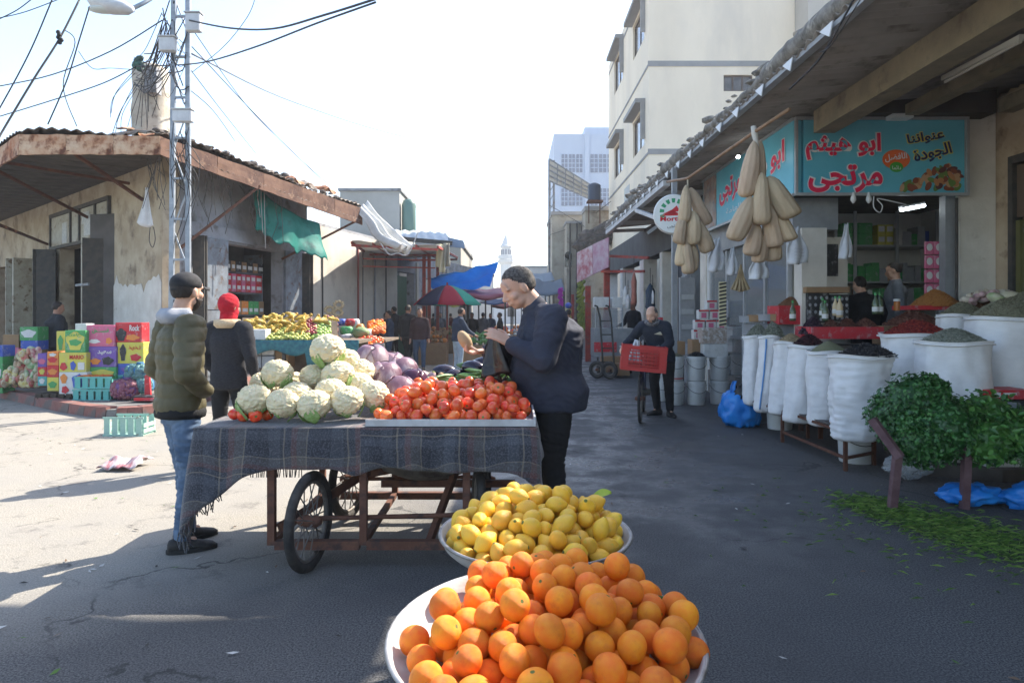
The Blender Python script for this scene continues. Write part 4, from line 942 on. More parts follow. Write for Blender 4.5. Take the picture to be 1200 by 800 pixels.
# ---- main shop sign
SGN = mat('sign_blue', (.10,.43,.55), (.14,.50,.62), sc=1.2, rough=.4)
SRED = mat('sign_lettering_red', (.75,.02,.08), rough=.4); SWH = mat('sign_lettering_white', (.75,.75,.75), rough=.4)
SBLU = mat('sign_lettering_navy', (.01,.02,.10), rough=.4); SYEL = mat('sign_lettering_yellow', (.75,.62,.08), rough=.4)
sg = thing('shop_sign', 'long blue wrap-around shop sign with red arabic lettering above the spice shop', 'sign', (3.66,8.7,3.0))
sy = 8.66; m = MB(); zb, zt = 3.0, 3.93
m.box((3.70,sy,zb),(5.74,sy+.10,zt)); m.build('front_board', SGN, sg)
m = MB(); m.box((3.58,sy+.02,zb),(3.68,12.8,zt)); m.build('side_board', SGN, sg)
for a,b in (((3.58,sy-.02,zb-.015),(5.78,sy-.02,zb-.015)),((3.58,sy-.02,zt+.015),(5.78,sy-.02,zt+.015)),((5.765,sy-.02,zb),(5.765,sy-.02,zt)),((3.60,sy-.015,zb),(3.60,sy-.015,zt)),((3.57,sy,zb-.015),(3.57,12.8,zb-.015)),((3.57,sy,zt+.015),(3.57,12.8,zt+.015))):
    m = MB(); m.bar(a, b, .035); m.build('sign_frame', ALU, sg)
def SP(px, py): return V(((px-600)/800*(sy-.01), sy-.01, EYE+(367-py)/800*(sy-.01)))
def sign_text(s, x0, y0, x1, y1, m1, m2=None, rot=0, off=.02, par=None):
    par = par or sg
    a = SP(x0,y1); ww = SP(x1,y1).x-a.x; hh = SP(x0,y0).z-a.z; ux = V((cos(rot),0,sin(rot))); uy = V((-sin(rot),0,cos(rot)))
    if m2: k = MB(); text_mb(k, s, a-ux*.010-uy*.010, ux, uy, w=ww+.02, h=hh+.02, off=off+.045, proud=.004); k.build('lettering_outline', m2, par)
    k = MB(); text_mb(k, s, a, ux, uy, w=ww, h=hh, off=off, proud=.008); k.build('lettering', m1, par)
sign_text('ابو هيثم', 944, 156, 1032, 188, SRED, SWH, off=.035)
sign_text('مرتجى', 947, 193, 1034, 226, SRED, SWH, off=.035)
sign_text('عنواننا', 1064, 158, 1108, 172, SBLU, SYEL, rot=.16, off=.03)
sign_text('الجودة', 1073, 176, 1118, 194, SBLU, SYEL, rot=.24, off=.03)
m = MB(); c_ = SP(1050,187); q = []
for i in range(24): 
    a = 2*pi*i/24; q.append(c_+V((.175*cos(a)*(1 if cos(a)>-.5 else 1.0), 0, .125*sin(a)))) 
def flat(mb, q, n, t=.003, mi=0):
    k = len(q); mb.add([p for p in q]+[p+n*t for p in q], [tuple(range(k-1,-1,-1)), tuple(range(k,2*k))]+[(i,(i+1)%k,k+(i+1)%k,k+i) for i in range(k)], mi)
NF = V((0,-1,0)); flat(m, [p+NF*.003 for p in q], NF); m.build('badge', mat('badge_orange',(.75,.13,.02),rough=.4), sg)
m = MB(); c2_ = SP(1050,196); flat(m, [c2_+NF*.007+V((.085*cos(a),0,.065*sin(a))) for a in [2*pi*i/18 for i in range(18)]], NF); m.build('badge', mat('badge_green',(.06,.34,.05),rough=.4), sg)
k = MB(); text_mb(k,'الافضل',SP(1037,191)+V((0,0,.0)),(1,0,.12),(-.12,0,1),w=.28,h=.10,off=.02,proud=.012); k.build('lettering', SWH, sg)
k = MB(); text_mb(k,'دائما',SP(1045,199),(1,0,0),(0,0,1),w=.11,h=.05,off=.01,proud=.014); k.build('lettering', SWH, sg)
nutm = [mat('print_nut_%s'%n, c, rough=.45) for n,c in (('brown',(.22,.06,.03)),('tan',(.45,.20,.08)),('green',(.12,.22,.05)),('dark',(.10,.03,.03)),('pale',(.5,.3,.16)))]
k = MB(); r2 = random.Random(3)
for i in range(90):
    px = r2.uniform(1056,1124); py = r2.uniform(226-36*((px-1050)/74)**.6, 226); c_ = SP(px,min(py,224)); a0 = r2.random()*3; ra, rb = r2.uniform(.035,.075), r2.uniform(.025,.04)
    if c_.z-ra < zb or c_.x+ra > 5.73: continue
    q = [c_+NF*(.002+.00012*i)+V((ra*cos(a)*cos(a0)-rb*sin(a)*sin(a0),0,ra*cos(a)*sin(a0)+rb*sin(a)*cos(a0))) for a in [2*pi*j/12 for j in range(12)]]
    flat(k, q, NF, .0001, r2.randrange(5))
k.build('printed_nuts', nutm, sg, kind='stuff')
# side board print
def SX(Y, z): return V((3.578, Y, z))
UY = V((0,-1,0)); UZ = V((0,0,1))
for (t,ya,wd,z0,h) in (('ابو هيثم',10.55,1.6,3.33,.44),('مرتجى',11.75,1.08,3.30,.42)):
    k = MB(); text_mb(k, t, SX(ya+.01,z0-.012), UY, UZ, w=wd+.03, h=h+.025, off=.07, proud=.004); k.build('lettering_outline', SWH, sg)
    k = MB(); text_mb(k, t, SX(ya,z0), UY, UZ, w=wd, h=h, off=.03, proud=.008); k.build('lettering', SRED, sg)
k = MB(); text_mb(k, 'للتجارة العامة', SX(11.4,3.10), UY, UZ, w=1.7, h=.12, proud=.004); k.build('lettering', SWH, sg)
m = MB(); m.box((3.572,11.95,3.02),(3.578,12.75,3.92)); m.build('printed_photo', mat('printed_pale_photo',(.40,.36,.32),(.30,.14,.09),sc=3.5,rough=.45,c3=(.15,.2,.25),sc3=5), sg)
# ---- small fittings
lampm = mat('lit_tube', (.9,.95,1), emit=(.85,.95,1), es=9)
m = MB(); p, q = P(1056,246,9.3), P(1083,241,9.9); m.tube([p,q], .022, 8); fl = m.build('fluorescent_lamp', lampm, None, smooth=True, label='lit white fluorescent tube hanging inside the spice shop', cat='lamp')
m = MB(); m.bar(p+V((0,.02,.04)), q+V((0,.02,.04)), .05, .03); m.build('lamp_housing', ALU, fl)
m = MB(); m.ell(P(865,184,9.6), .026, None, 12, 8); m.build('lamp_bulb', mat('lit_bulb',(1,1,1),emit=(.9,.97,1),es=14), None, smooth=True, label='small bright bulb glowing under the awning beside the big gourd bunch', cat='lamp')
m = MB(); m.box((4.72,8.46,3.905),(4.98,8.62,3.955)); fo = m.build('flood_lamp', mat('lamp_face',(.75,.77,.78),rough=.3), None, label='small square white flood lamp above the front of the blue sign', cat='lamp'); 
m = MB(); m.box((4.70,8.50,3.956),(5.0,8.64,3.975)); m.build('housing', DARKF, fo)
m = MB(); m.bar(P(1106,92,6.6), P(1198,44,5.35), .05, .045); tf = m.build('tube_fitting', mat('old_white_enamel',(.33,.31,.27),rough=.6), None, label='unlit dusty strip light fixed under the awning near the green door', cat='lamp')
m = MB(); m.tube([P(1108,96,6.6), P(1196,49,5.35)], .015, 6); m.build('tube', MATS['old_white_enamel'], tf)
for k_,(px,py) in enumerate(((1000,233),(1018,233))):
    m = MB(); m.lathe([(.01,-.09),(.035,-.05),(.03,-.01),(.016,.02),(.012,.05)], P(px,py-3,8.62), 12); m.build('bulb', mat('white_bulb',(.7,.7,.68),rough=.2), None, smooth=True, label=['left of the two unlit white bulbs under the blue sign','right of the two unlit white bulbs under the blue sign'][k_], cat='bulb', group='bulbs under the sign')
m = MB(); m.tube(catmull([P(x,y,8.6) for x,y in ((1024,230),(1024,243),(1031,249),(1034,241),(1028,233),(1045,236),(1062,240))],4), .008, 5); m.build('hanging_cable', mat('white_cable',(.6,.6,.6),rough=.5), None, smooth=True, label='looped white cable dangling below the blue sign', cat='cable')
# pink hanging sachet strips & shelves with boxes inside the shop
col = lambda n,c,r=.5: mat(n, c, tuple(.82*x+.03 for x in c), sc=7, rough=r, c3=tuple(min(.7,x*.55+.16) for x in c), sc3=13, lo3=.56, hi3=.62)
CT = dict(green=col('carton_green',(.06,.30,.09)), yellow=col('carton_yellow',(.55,.50,.08)), white=col('carton_white',(.6,.6,.58)), red=col('carton_red',(.50,.02,.03)), pink=col('carton_pink',(.55,.12,.22)),
          blue=col('carton_blue',(.05,.10,.42)), brown=mat('carton_brown',(.30,.19,.10),(.26,.16,.09),sc=5,rough=.85), black=col('carton_black',(.02,.02,.022)), orange=col('carton_orange',(.65,.22,.04)), teal=col('carton_teal',(.08,.35,.35)), purple=col('carton_purple',(.16,.08,.34)), grey=col('carton_grey',(.3,.31,.33)))
sh = thing('shop_shelving', 'grey wall shelving packed with tins and packets at the back of the spice shop', 'shelf', (6.6,12.3,.22))
for z in (.5,1.05,1.6,2.05,2.70):
    m = MB(); m.box((5.75,12.2,z-.03),(7.6,12.88,z)); m.build('shelf_board', ALU, sh)
for x in (5.75,6.1,6.85,7.56):
    m = MB(); m.box((x,12.17,.22),(x+.05,12.199,3.3)); m.build('upright', ALU, sh)
m = MB(); r2 = random.Random(11); keys = ['green','green','grey','white','grey','grey','blue','green','brown','grey']
mm = [CT[k_] for k_ in keys]
for z in (.5,1.05,1.6,2.05,2.70):
    x = 5.82 if z < 2.6 else 6.9
    while x < 7.5:
        w_ = r2.uniform(.07,.16); h = r2.uniform(.18,.34); m.box((x,12.25+r2.random()*.05,z+.002),(x+w_,12.6,z+.002+h), 0 if (x<6.5 and 2<z<2.3) else r2.randrange(10)); x += w_+.008
m.build('packets', mm, sh, kind='stuff')
for i,(x0_,x1_,z0_,z1_,c,lb) in enumerate(((5.95,6.21,2.702,2.90,'green','lower left'),(6.215,6.47,2.702,2.90,'green','lower right'),(5.95,6.21,2.904,3.10,'green','upper left'),(6.215,6.47,2.904,3.10,'green','upper right'),
        (6.56,6.70,2.702,2.88,'yellow','lower left'),(6.71,6.85,2.702,2.88,'yellow','lower right'),(6.56,6.70,2.884,3.07,'yellow','upper left'),(6.71,6.85,2.884,3.07,'yellow','upper right'))):
    m = MB(); m.box((x0_,12.25,z0_),(x1_,12.6,z1_),bev=.006); o = m.build('carton', CT[c], None, label='%s of the four %s cartons on the top shelf inside the spice shop'%(lb,c), cat='box', group='%s cartons on the shop top shelf'%c)
    if c == 'yellow': k = MB(); k.box((x0_+.02,12.244,z0_+.06),(x1_-.02,12.249,z1_-.03)); k.build('label_print', CT['white'], o)
cab = thing('display_cabinet', 'narrow off-white cabinet with a dark picture panel at the left of the shop opening', 'cabinet', (4.42,9.7,.22))
m = MB(); m.box((4.28,9.6,.22),(4.72,10.0,2.55)); m.build('carcass', SHOPW, cab)
for z0_,z1_ in ((2.0,2.45),(1.40,1.62)): m = MB(); m.box((4.32,9.585,z0_),(4.58,9.599,z1_)); m.build('dark_panel', CT['black'], cab)
pk = thing('sachet_strip', 'hanging strip sheet of pink sachets at the right side of the shop opening', 'packets', (5.42,9.2,1.6))
for r_ in range(4):
    for c_ in range(2):
        m = MB(); a = P(1083+c_*11,283+r_*16.5,9.0); b = P(1093.5+c_*11,298.5+r_*16.5,9.0); m.box((a.x,8.98,b.z),(b.x,9.01,a.z),bev=.008); s1 = m.build('sachet', CT['pink'], pk)
        k = MB(); k.ell(((a.x+b.x)/2,8.978,(a.z+b.z)/2+.01),(.04,.004,.05),None,8,6); k.build('print', CT['white'], s1)
# unseen sheet added above the awning to shade the road at lower left
ss = thing('added_shade_sheet', 'unseen tarpaulin on poles above the awning roof, added to shade the road', 'canopy', (3.6,6.8,4.0))
m = MB(); m.grid(lambda u,v: V((1.55+2.5*u, 6.38+1.10*v+.05*sin(u*7), 6.0+.06*sin(u*9+v*3))), 14, 6, thick=.01); m.build('sheet', PLASTG, ss)
for x,y in ((3.75,6.45),(3.75,7.25),(4.0,6.85)):
    m = MB(); m.bar((x,y,4.03),(x,y,6.0),.05,up=(0,1,0)); m.build('pole', GREYP, ss)
# ---------------------------------------------------------------- generic goods
def carton_colors(): pass
def carton(px0, px1, py0, py1, Y, c, label, group=None, depth=.3, side=None, printed=(), top=True, rz=0, cat='box', zbase=None):
    a, b = P(px0,py1,Y), P(px1,py0,Y); m = MB(); z0 = a.z if zbase is None else zbase
    m.box((a.x,Y,z0),(b.x,Y+depth,b.z),bev=.006); o = m.build('carton', CT[c], None, label=label, cat=cat, group=group, origin=((a.x+b.x)/2, Y+depth/2, z0))
    w_ = b.x-a.x; h = b.z-z0
    for ip,(x0_,z0_,x1_,z1_,cc,kind) in enumerate(printed):
        dq = .0012*ip
        q0 = V((a.x+w_*x0_,Y-.001,z0+h*z0_)); q1 = V((a.x+w_*x1_,Y-.001,z0+h*z1_)); k = MB()
        if kind == 'r': k.box((q0.x,Y-.0045-dq,q0.z),(q1.x,Y-.001-dq,q1.z))
        elif kind == 'e': flat(k, [V(((q0.x+q1.x)/2+(q1.x-q0.x)/2*cos(t)*(1+.2*sin(3*t+ip)), Y-.004-dq, (q0.z+q1.z)/2+(q1.z-q0.z)/2*sin(t)*(1+.15*sin(5*t+ip)))) for t in [2*pi*i/14 for i in range(14)]], NF, .003)
        else: text_mb(k, kind, (q0.x,Y-.006-dq,q0.z), (1,0,0), (0,0,1), w=q1.x-q0.x, h=q1.z-q0.z, off=.03)
        k.build('lettering' if kind not in 're' else 'printed_patch', CT[cc], o)
    return o
# boxes stacked at the corner (depth about 11 m)
B_ = [
 (101,134,381,406,11.0,'pink','pink printed carton, top left of the two-wide stack at the kerb',[(.05,.08,.95,.92,'pink','r'),(.22,.62,.82,.86,'green','فستق'),(.70,.12,.92,.42,'orange','e'),(.10,.15,.5,.35,'white','e')]),
 (103,136,406,430,10.99,'purple','violet-blue printed carton beneath the pink one',[(.1,.12,.45,.42,'orange','e'),(.5,.1,.9,.5,'black','e'),(.35,.6,.85,.82,'white','سعيد')]),
 (104,136,430,458,10.98,'green','green printed carton at the foot of the pink and violet stack',[(.1,.55,.9,.9,'yellow','e')]),
 (135,166,378,401,11.05,'red','red carton with white lettering, highest on the right of the box display',[(.03,.04,.42,.7,'black','e'),(.55,.58,.93,.88,'white','Rock'),(.4,.1,.9,.4,'orange','e')]),
 (137,168,401,426,11.04,'yellow','bright yellow carton under the red one in the box display',[(.12,.1,.35,.9,'black','e'),(.5,.12,.9,.45,'red','e'),(.45,.62,.9,.85,'red','لذيذ')]),
 (138,168,426,458,11.03,'blue','dark blue carton at the foot of the right-hand stack',[(.15,.6,.85,.92,'purple','e')]),
 (76,100,387,413,10.9,'green','light green carton on top of the left front stack',[(.08,.08,.94,.92,'yellow','e'),(.2,.3,.8,.6,'green','e'),(.2,.70,.8,.88,'green','حلوى')]),
 (69,101,413,436,10.88,'yellow','yellow carton with red lettering in the middle of the left front stack',[(.40,.66,.92,.88,'red','MARIO'),(.42,.1,.62,.55,'blue','e'),(.7,.12,.94,.5,'white','r'),(.05,.1,.3,.5,'red','e')]),
 (69,102,436,463,10.86,'white','white carton with orange and blue print at the foot of the left front stack',[(.06,.5,.30,.92,'orange','e'),(.45,.3,.95,.9,'blue','e'),(.1,.08,.35,.4,'red','e')]),
 (55,68.5,412,428,10.95,'orange','orange snack carton on top of the narrow stack',[(.1,.2,.9,.6,'red','e'),(.2,.65,.8,.9,'white','e')]),
 (55,68.5,428,442,10.94,'red','red snack carton in the middle of the narrow stack',[(.1,.2,.9,.7,'orange','e')]),
 (55,68.5,442,458,10.93,'yellow','yellow snack carton at the foot of the narrow stack',[(.15,.2,.85,.7,'green','e')]),
 (44,54.5,414,430,11.2,'purple','violet carton on top of the leftmost low stack',[(.1,.2,.9,.6,'pink','e')]),
 (44,54.5,430,441,11.19,'red','red carton in the middle of the leftmost low stack',[(.2,.2,.8,.8,'yellow','e')]),
 (44,54.5,441,452,11.18,'teal','teal carton at the foot of the leftmost low stack',[(.2,.2,.8,.8,'white','e')]),
 (66,76,388,413,11.15,'yellow','pale yellow-green carton behind the light green one',[(.2,.1,.8,.8,'green','e')]),
 (88,101,379,388,11.3,'white','small white carton lying behind the top of the stacks',[]),
]
for b in B_: carton(*b[:5], b[5], b[6], 'printed cartons stacked at the corner', printed=b[7], depth=.24)
pa = thing('pallet', 'dark wooden pallet carrying the left stacks of printed cartons', 'pallet', P(62,463,10.9).to_tuple())
for i in range(5):
    m = MB(); x = PX(44+i*9,10.9); m.box((x,10.84,.14),(x+.09,11.4,.20)); m.build('slat', mat('dark_pallet_wood',(.05,.04,.032),(.08,.065,.05),sc=8,rough=.9,bump=.4), pa)
for i in range(3):
    m = MB(); x = PX(46+i*15,10.9); m.box((x,10.85,.119),(x+.10,11.38,.139)); m.build('block', MATS['dark_pallet_wood'], pa)
TEAL = mat('teal_crate_wood', (.10,.38,.34), (.16,.45,.40), sc=6, rough=.8, bump=.35, bsc=50, stretch=(1,1,.3), c3=(.28,.34,.28), sc3=9, lo3=.58, hi3=.7)
def slat_crate(px0, px1, py0, py1, Y, label, m_, depth=.32, content=None, group='teal slatted produce crates'):
    a, b = P(px0,py1,Y), P(px1,py0,Y); r = thing('slatted_crate', label, 'crate', ((a.x+b.x)/2,Y+depth/2,a.z), group)
    n = 5; w_ = b.x-a.x; g_ = w_/n
    for yy in (Y, Y+depth-.012):
        for i in range(n):
            x = a.x+g_*i+.008; m = MB(); m.box((x,yy,a.z+.01),(x+g_*.72,yy+.010,b.z-.004-rnd.random()*.01)); m.build('slat', m_, r)
        for z in (a.z+.0, b.z-.03):
            m = MB(); m.box((a.x-.004,yy-.008,z),(b.x+.004,yy-.001,z+.026)); m.build('rail', m_, r)
    for xx in (a.x, b.x-.012):
        for z in (a.z+.03,a.z+.10): 
            m = MB(); m.box((xx,Y+.013,z),(xx+.01,Y+depth-.014,z+.05)); m.build('end_slat', m_, r)
    m = MB(); m.box((a.x+.012,Y+.012,a.z+.004),(b.x-.012,Y+depth-.014,a.z+.012)); m.build('base', m_, r)
    return r, a, b
def blob_fruit(mb, c, r, mi=0, n=7): mb.ell(c, r, Matrix.Rotation(rnd.random()*6,3,'Z') @ Matrix.Rotation(rnd.random()*.8,3,'X'), n, max(5,n-2), mi=mi)
ORC = mat('carrot_orange', (.62,.16,.03), (.5,.12,.03), sc=10, rough=.6)
r,a,b = slat_crate(87,131,441,455.5,10.72,'upper teal slatted crate with carrots at the front of the box display',TEAL)
r,a2,b2 = slat_crate(85,129,456,470,10.70,'lower teal slatted crate beneath the carrots at the kerb',TEAL)
m = MB()
for i in range(26): x = rnd.uniform(a.x+.04,b.x-.08); m.ell((x,10.72+rnd.uniform(.04,.28),b.z-.01+rnd.random()*.015),(.06,.017,.017),Matrix.Rotation(rnd.random()*1.2-.6,3,'Z'),8,5)
m.build('carrots', ORC, None, smooth=True, label='carrots filling the upper teal crate', cat='carrots', kind='stuff')
PTEAL = mat('pale_teal_crate_wood', (.28,.45,.38), (.35,.50,.42), sc=6, rough=.85, bump=.35, bsc=50, c3=(.20,.14,.09), sc3=9, lo3=.60, hi3=.7)
Yc = G(145,511).y; slat_crate(121,168,488,511,Yc,'empty pale green slatted crate standing alone on the road below the kerb',PTEAL,depth=.30,group=None)
# netted sacks
def net_sack(px0, px1, py0, py1, Y, label, cm, fm, r=.035, group='netted vegetable sacks'):
    a, b = P(px0,py1,Y), P(px1,py0,Y); c = (a+b)/2+V((0,.14,0)); sx_, sz_ = (b.x-a.x)/2, (b.z-a.z)/2
    R = thing('netted_sack', label, 'sack', (c.x,c.y,a.z), group)
    m = MB(); m.ell(c, (sx_,.15,sz_), None, 22, 14, fn=lambda d: (abs(d.x)**3+abs(d.y)**3+abs(d.z)**3)**(-1/3)*.97*(1+.10*noise.noise(d*5+V((px0,0,0)))+.04*noise.noise(d*13)))
    m.build('net', cm, R, smooth=True)
    m = MB()
    for i in range(110):
        d = V((rnd.gauss(0,1),-abs(rnd.gauss(0,1)),rnd.gauss(0,1))).normalized(); k = (abs(d.x)**3+abs(d.y)**3+abs(d.z)**3)**(-1/3)*.90
        blob_fruit(m, c+V((d.x*sx_*k,d.y*.15*k,d.z*sz_*k)), (r,r,r*1.2), n=7)
    m.build('contents', fm, R, smooth=True, kind='stuff')
    m = MB(); m.lathe([(.02,0),(.03,.03),(.05,.06),(.03,.065)], (c.x+.05,c.y-.04,b.z-.02), 10, wob=lambda t,z: .3*sin(4*t)); m.build('tied_neck', cm, R, smooth=True)
BLN = mat('blue_net', (.03,.14,.34), (.06,.24,.42), sc=22, rough=.6, bump=.6, bsc=90); VIN = mat('violet_net', (.13,.06,.18), (.22,.10,.22), sc=22, rough=.6, bump=.6, bsc=90)
ONI = mat('netted_onion', (.24,.07,.13), (.30,.13,.14), sc=9, rough=.5, rv=.3); POG = mat('netted_cucumber', (.08,.17,.20), (.10,.22,.2), sc=9, rough=.5)
net_sack(126,158,446,468,10.62,'violet netted sack of onions in front of the box display',VIN,ONI)
net_sack(143,170,428,446,10.75,'upper blue netted sack leaning on the dark blue carton',BLN,POG); net_sack(156,173,444,461,10.72,'lower blue netted sack between the onions and the red board',BLN,POG)
m = MB(); q = [P(171,463,10.6),P(171,440,10.6),P(176,436,10.6),P(178,463,10.6)]; flat(m, q, NF, .04); m.build('folded_board', CT['red'], None, label='red and white folded board leaning beside the blue netted sack', cat='board')
m = MB(); m.box((PX(157,10.45),10.4,.146),(PX(181,10.45),10.75,.22),bev=.01); lb = m.build('low_box', CT['black'], None, label='low black tray with a red edge lying on the kerb behind the young man', cat='tray')
m = MB(); m.box((PX(158,10.4),10.37,.15),(PX(182,10.4),10.398,.19)); m.build('rim', CT['red'], lb)
# heap of snack bags on the pavement at far left
hp = [mat('snack_bag_%s'%n, c, c2, sc=14, rough=.35, bump=.3, bsc=50) for n,c,c2 in (('pink',(.45,.14,.18),(.6,.5,.4)),('cream',(.55,.5,.36),(.4,.25,.15)),('yellow',(.55,.45,.12),(.6,.55,.4)),('green',(.18,.35,.15),(.5,.5,.35)),('red',(.42,.05,.06),(.5,.3,.2)))]
m = MB(); cx, cy = PX(24,11.9), 11.9
for i in range(230):
    px = rnd.uniform(2,46); t = (px-2)/44; top = 449-(40*sin(min(1,t*1.25)*pi*.55)**1.1); py = rnd.uniform(top, 450); Y = 11.5+rnd.random()*.5*(1-(py-top)/60)
    c = P(px,py,Y); 
    if c.z < .15: c.z = .15+rnd.random()*.05
    m.ell(c,(.075,.03,.055),Matrix.Rotation(rnd.random()*6,3,'Z') @ Matrix.Rotation(rnd.random()*3,3,'Y'),7,5,mi=rnd.randrange(5),fn=lambda d: (abs(d.x)**4+abs(d.z)**4+abs(d.y)**4)**(-.25))
m.build('snack_bag_heap', hp, None, label='sloping heap of small pink and cream snack bags on the far left pavement', cat='snack bags', kind='stuff')
for i,(a0,a1,b0,b1,Y,c,l) in enumerate(((23,44,383,399,12.4,'green','green carton on the top left beside the dark-clad man'),(24,44,399,410,12.4,'blue','blue carton beneath the green one beside the dark-clad man'),(3,22,392,407,12.6,'brown','brown open carton above the heap of snack bags'),(2,22,407,416,12.6,'pink','dusty pink tray beneath the brown carton'),
        (-14,3,405,418,11.6,'blue','blue tub at the very left edge of the picture'),(-14,3,418,449,11.6,'green','green tub at the lower left edge of the picture'),(25,43,410,449,12.41,'brown','tall brown carton holding up the blue and green cartons'),(-2,22,416,452,12.61,'brown','wide brown carton under the dusty pink tray'))):
    carton(a0,a1,b0,b1,Y,c,l,'cartons on the left pavement',depth=.3,printed=[(.1,.2,.9,.8,'white' if c=='green' else c,'e')] if c in('green','blue') else [], zbase=None if b1 < 440 else .12)
# boxes inside the side door and the front door
def interior_boxes(c, d, n, ta, tb, z0, rows, depth, keys, label, seed, w=(.3,.5)):
    rr = random.Random(seed); z = z0
    for r_ in range(rows):
        h = rr.uniform(.24,.38); t = ta
        while t < tb-.2:
            ww = rr.uniform(*w); ww = min(ww, tb-t); k = MB(); o = -depth-rr.random()*.12
            p = [c+d*(t+.005)+n*o, c+d*(t+ww-.005)+n*o, c+d*(t+ww-.005)+n*(o-.4), c+d*(t+.005)+n*(o-.4)]
            k.prism([(q.x,q.y) for q in p], z, z+h-.004); kk = rr.choice(keys)
            k.build('carton', CT[kk], None, label=label%kk, cat='box', group='cartons stored in the corner shop'); t += ww
        z += h
interior_boxes(CW, D1, N1, 3.3, 4.9, .13, 6, 1.5, ['brown','brown','grey','brown'], '%s storage carton stacked inside the dark side doorway', 5)
interior_boxes(CW, D1, N1, 9.0, 12.3, .13, 6, .9, ['red','grey','pink','brown'], '%s carton piled inside the far left doorway', 6)
shf = thing('door_shelving', 'metal shelf rack just inside the front doorway of the corner shop', 'shelf', (c2+D2*2.5-N2*.6).to_tuple())
for z in (.9,1.45,1.95,2.4):
    m = MB(); panel_box(m, c2, D2, N2, 1.5, 3.55, z-.03, z, -1.0, -.5); m.build('shelf_board', STEELB, shf)
for t in (1.46,3.56):
    m = MB(); panel_box(m, c2, D2, N2, t, t+.04, .13, 2.85, -1.0, -.5); m.build('upright', STEELB, shf)
rr = random.Random(8)
for z,keys in ((.905,['pink','white','pink']),(1.455,['green','brown','orange','green']),(1.955,['pink','red','pink','red']),(2.405,['brown','black'])):
    t = 1.52; n_ = 0
    while t < 3.4:
        ww = rr.uniform(.16,.26) if z > 1 else .42; hh = .30 if z < 2.2 else .22; kk = keys[n_%len(keys)]; rows_ = 2 if z == 1.955 else 1
        for q in range(rows_):
            k = MB(); panel_box(k, c2, D2, N2, t, t+ww-.01, z+q*.2, z+(q*.2+.195 if rows_ == 2 else hh), -.85, -.46); o = k.build('carton', CT[kk], None, label='%s carton, %s in the %s of the front doorway rack'%(kk,ORD[n_],{.905:'lowest row',1.455:'second row',1.955:['third row','fourth row'][q],2.405:'top row'}[z]), cat='box', group='cartons on the door rack')
            k = MB(); panel_box(k, c2, D2, N2, t+.03, t+ww-.04, z+q*.2+.06, z+q*.2+.14, -.459, -.455); k.build('label_print', CT['white'], o)
        t += ww; n_ += 1
# ---------------------------------------------------------------- steel lattice mast
mx0, mx1, my = PX(200,10.45), PX(220.5,10.45), 10.45
mast = thing('lattice_mast', 'thin grey steel lattice mast rising in front of the corner shop, strung with cables', 'utility pole', ((mx0+mx1)/2,my,.12))
GALV = mat('galvanised_steel', (.30,.33,.37), (.22,.25,.28), sc=8, rough=.5, bump=.15, metal=.3)
MT = 6.6
lean = lambda x,z: x+ (z-1.5)*.035*(1 if x < (mx0+mx1)/2 else .0)*.3
for x in (mx0,mx1):
    m = MB(); m.bar((x,my,.12),(lean(x,MT),my,MT),.07,.05); m.build('upright', GALV, mast)
for z in [1.0,1.7]+[2.3+i*.62 for i in range(7)]:
    m = MB(); m.bar((lean(mx0,z)+.03,my,z),(mx1-.03,my,z),.045,.03); m.build('rung', GALV, mast)
z = 1.0; k = 0
while z < 6:
    m = MB(); m.bar((mx0+.03 if k%2 else mx1-.03,my+.03,z),(mx1-.03 if k%2 else mx0+.03,my+.03,z+.55),.018,.018); m.build('lacing_rod', GALV, mast); z += .6; k += 1
WBOX = mat('pale_grey_meter_box', (.50,.52,.54), (.42,.43,.45), sc=6, rough=.5)
for i,(a0,a1,b0,b1,l) in enumerate(((187,205,44,60,'pale meter box on the left of the mast near the stack'),(218,235,16,37,'pale meter box high on the right of the mast'),(203,225,129,143,'flat pale junction box across the middle of the mast'))):
    a, b = P(a0,b1,my-.12), P(a1,b0,my-.12); m = MB(); m.box((a.x,my-.16,a.z),(b.x,my-.04,b.z),bev=.012); bx_ = m.build('junction_box', WBOX, None, label=l, cat='electric box', group='meter boxes on the mast')
    m = MB(); m.box((a.x-.015,my-.18,b.z+.001),(b.x+.015,my-.03,b.z+.015)); m.build('lid', WBOX, bx_)
m = MB(); a, b = P(103,4,9.9), P(158,12,9.9)
lamp = thing('street_lamp', 'grey cobra-head street lamp jutting left from the top of the mast', 'street lamp', ((a.x+b.x)/2,9.9,a.z-.1))
m.rings([(P(104,2,9.9),.02,.05,Matrix.Rotation(pi/2,3,'Y')),(P(110,3,9.9),.11,.13,Matrix.Rotation(pi/2,3,'Y')),(P(130,7,9.9),.12,.15,Matrix.Rotation(pi/2,3,'Y')),(P(148,10,9.9),.09,.11,Matrix.Rotation(pi/2,3,'Y')),(P(156,11,9.9),.04,.05,Matrix.Rotation(pi/2,3,'Y'))]); m.build('lamp_head', WBOX, lamp, smooth=True)
m = MB(); m.ell(P(124,11,9.9),(.26,.12,.06),None,16,8); m.build('lamp_lens', mat('lamp_lens',(.45,.5,.5),rough=.25), lamp, smooth=True)
m = MB(); m.tube([P(154,11,9.95),P(170,3,10.1),P(196,-14,10.4),(mx0,my,6.5)], .03, 8); m.build('arm', GALV, lamp, smooth=True)
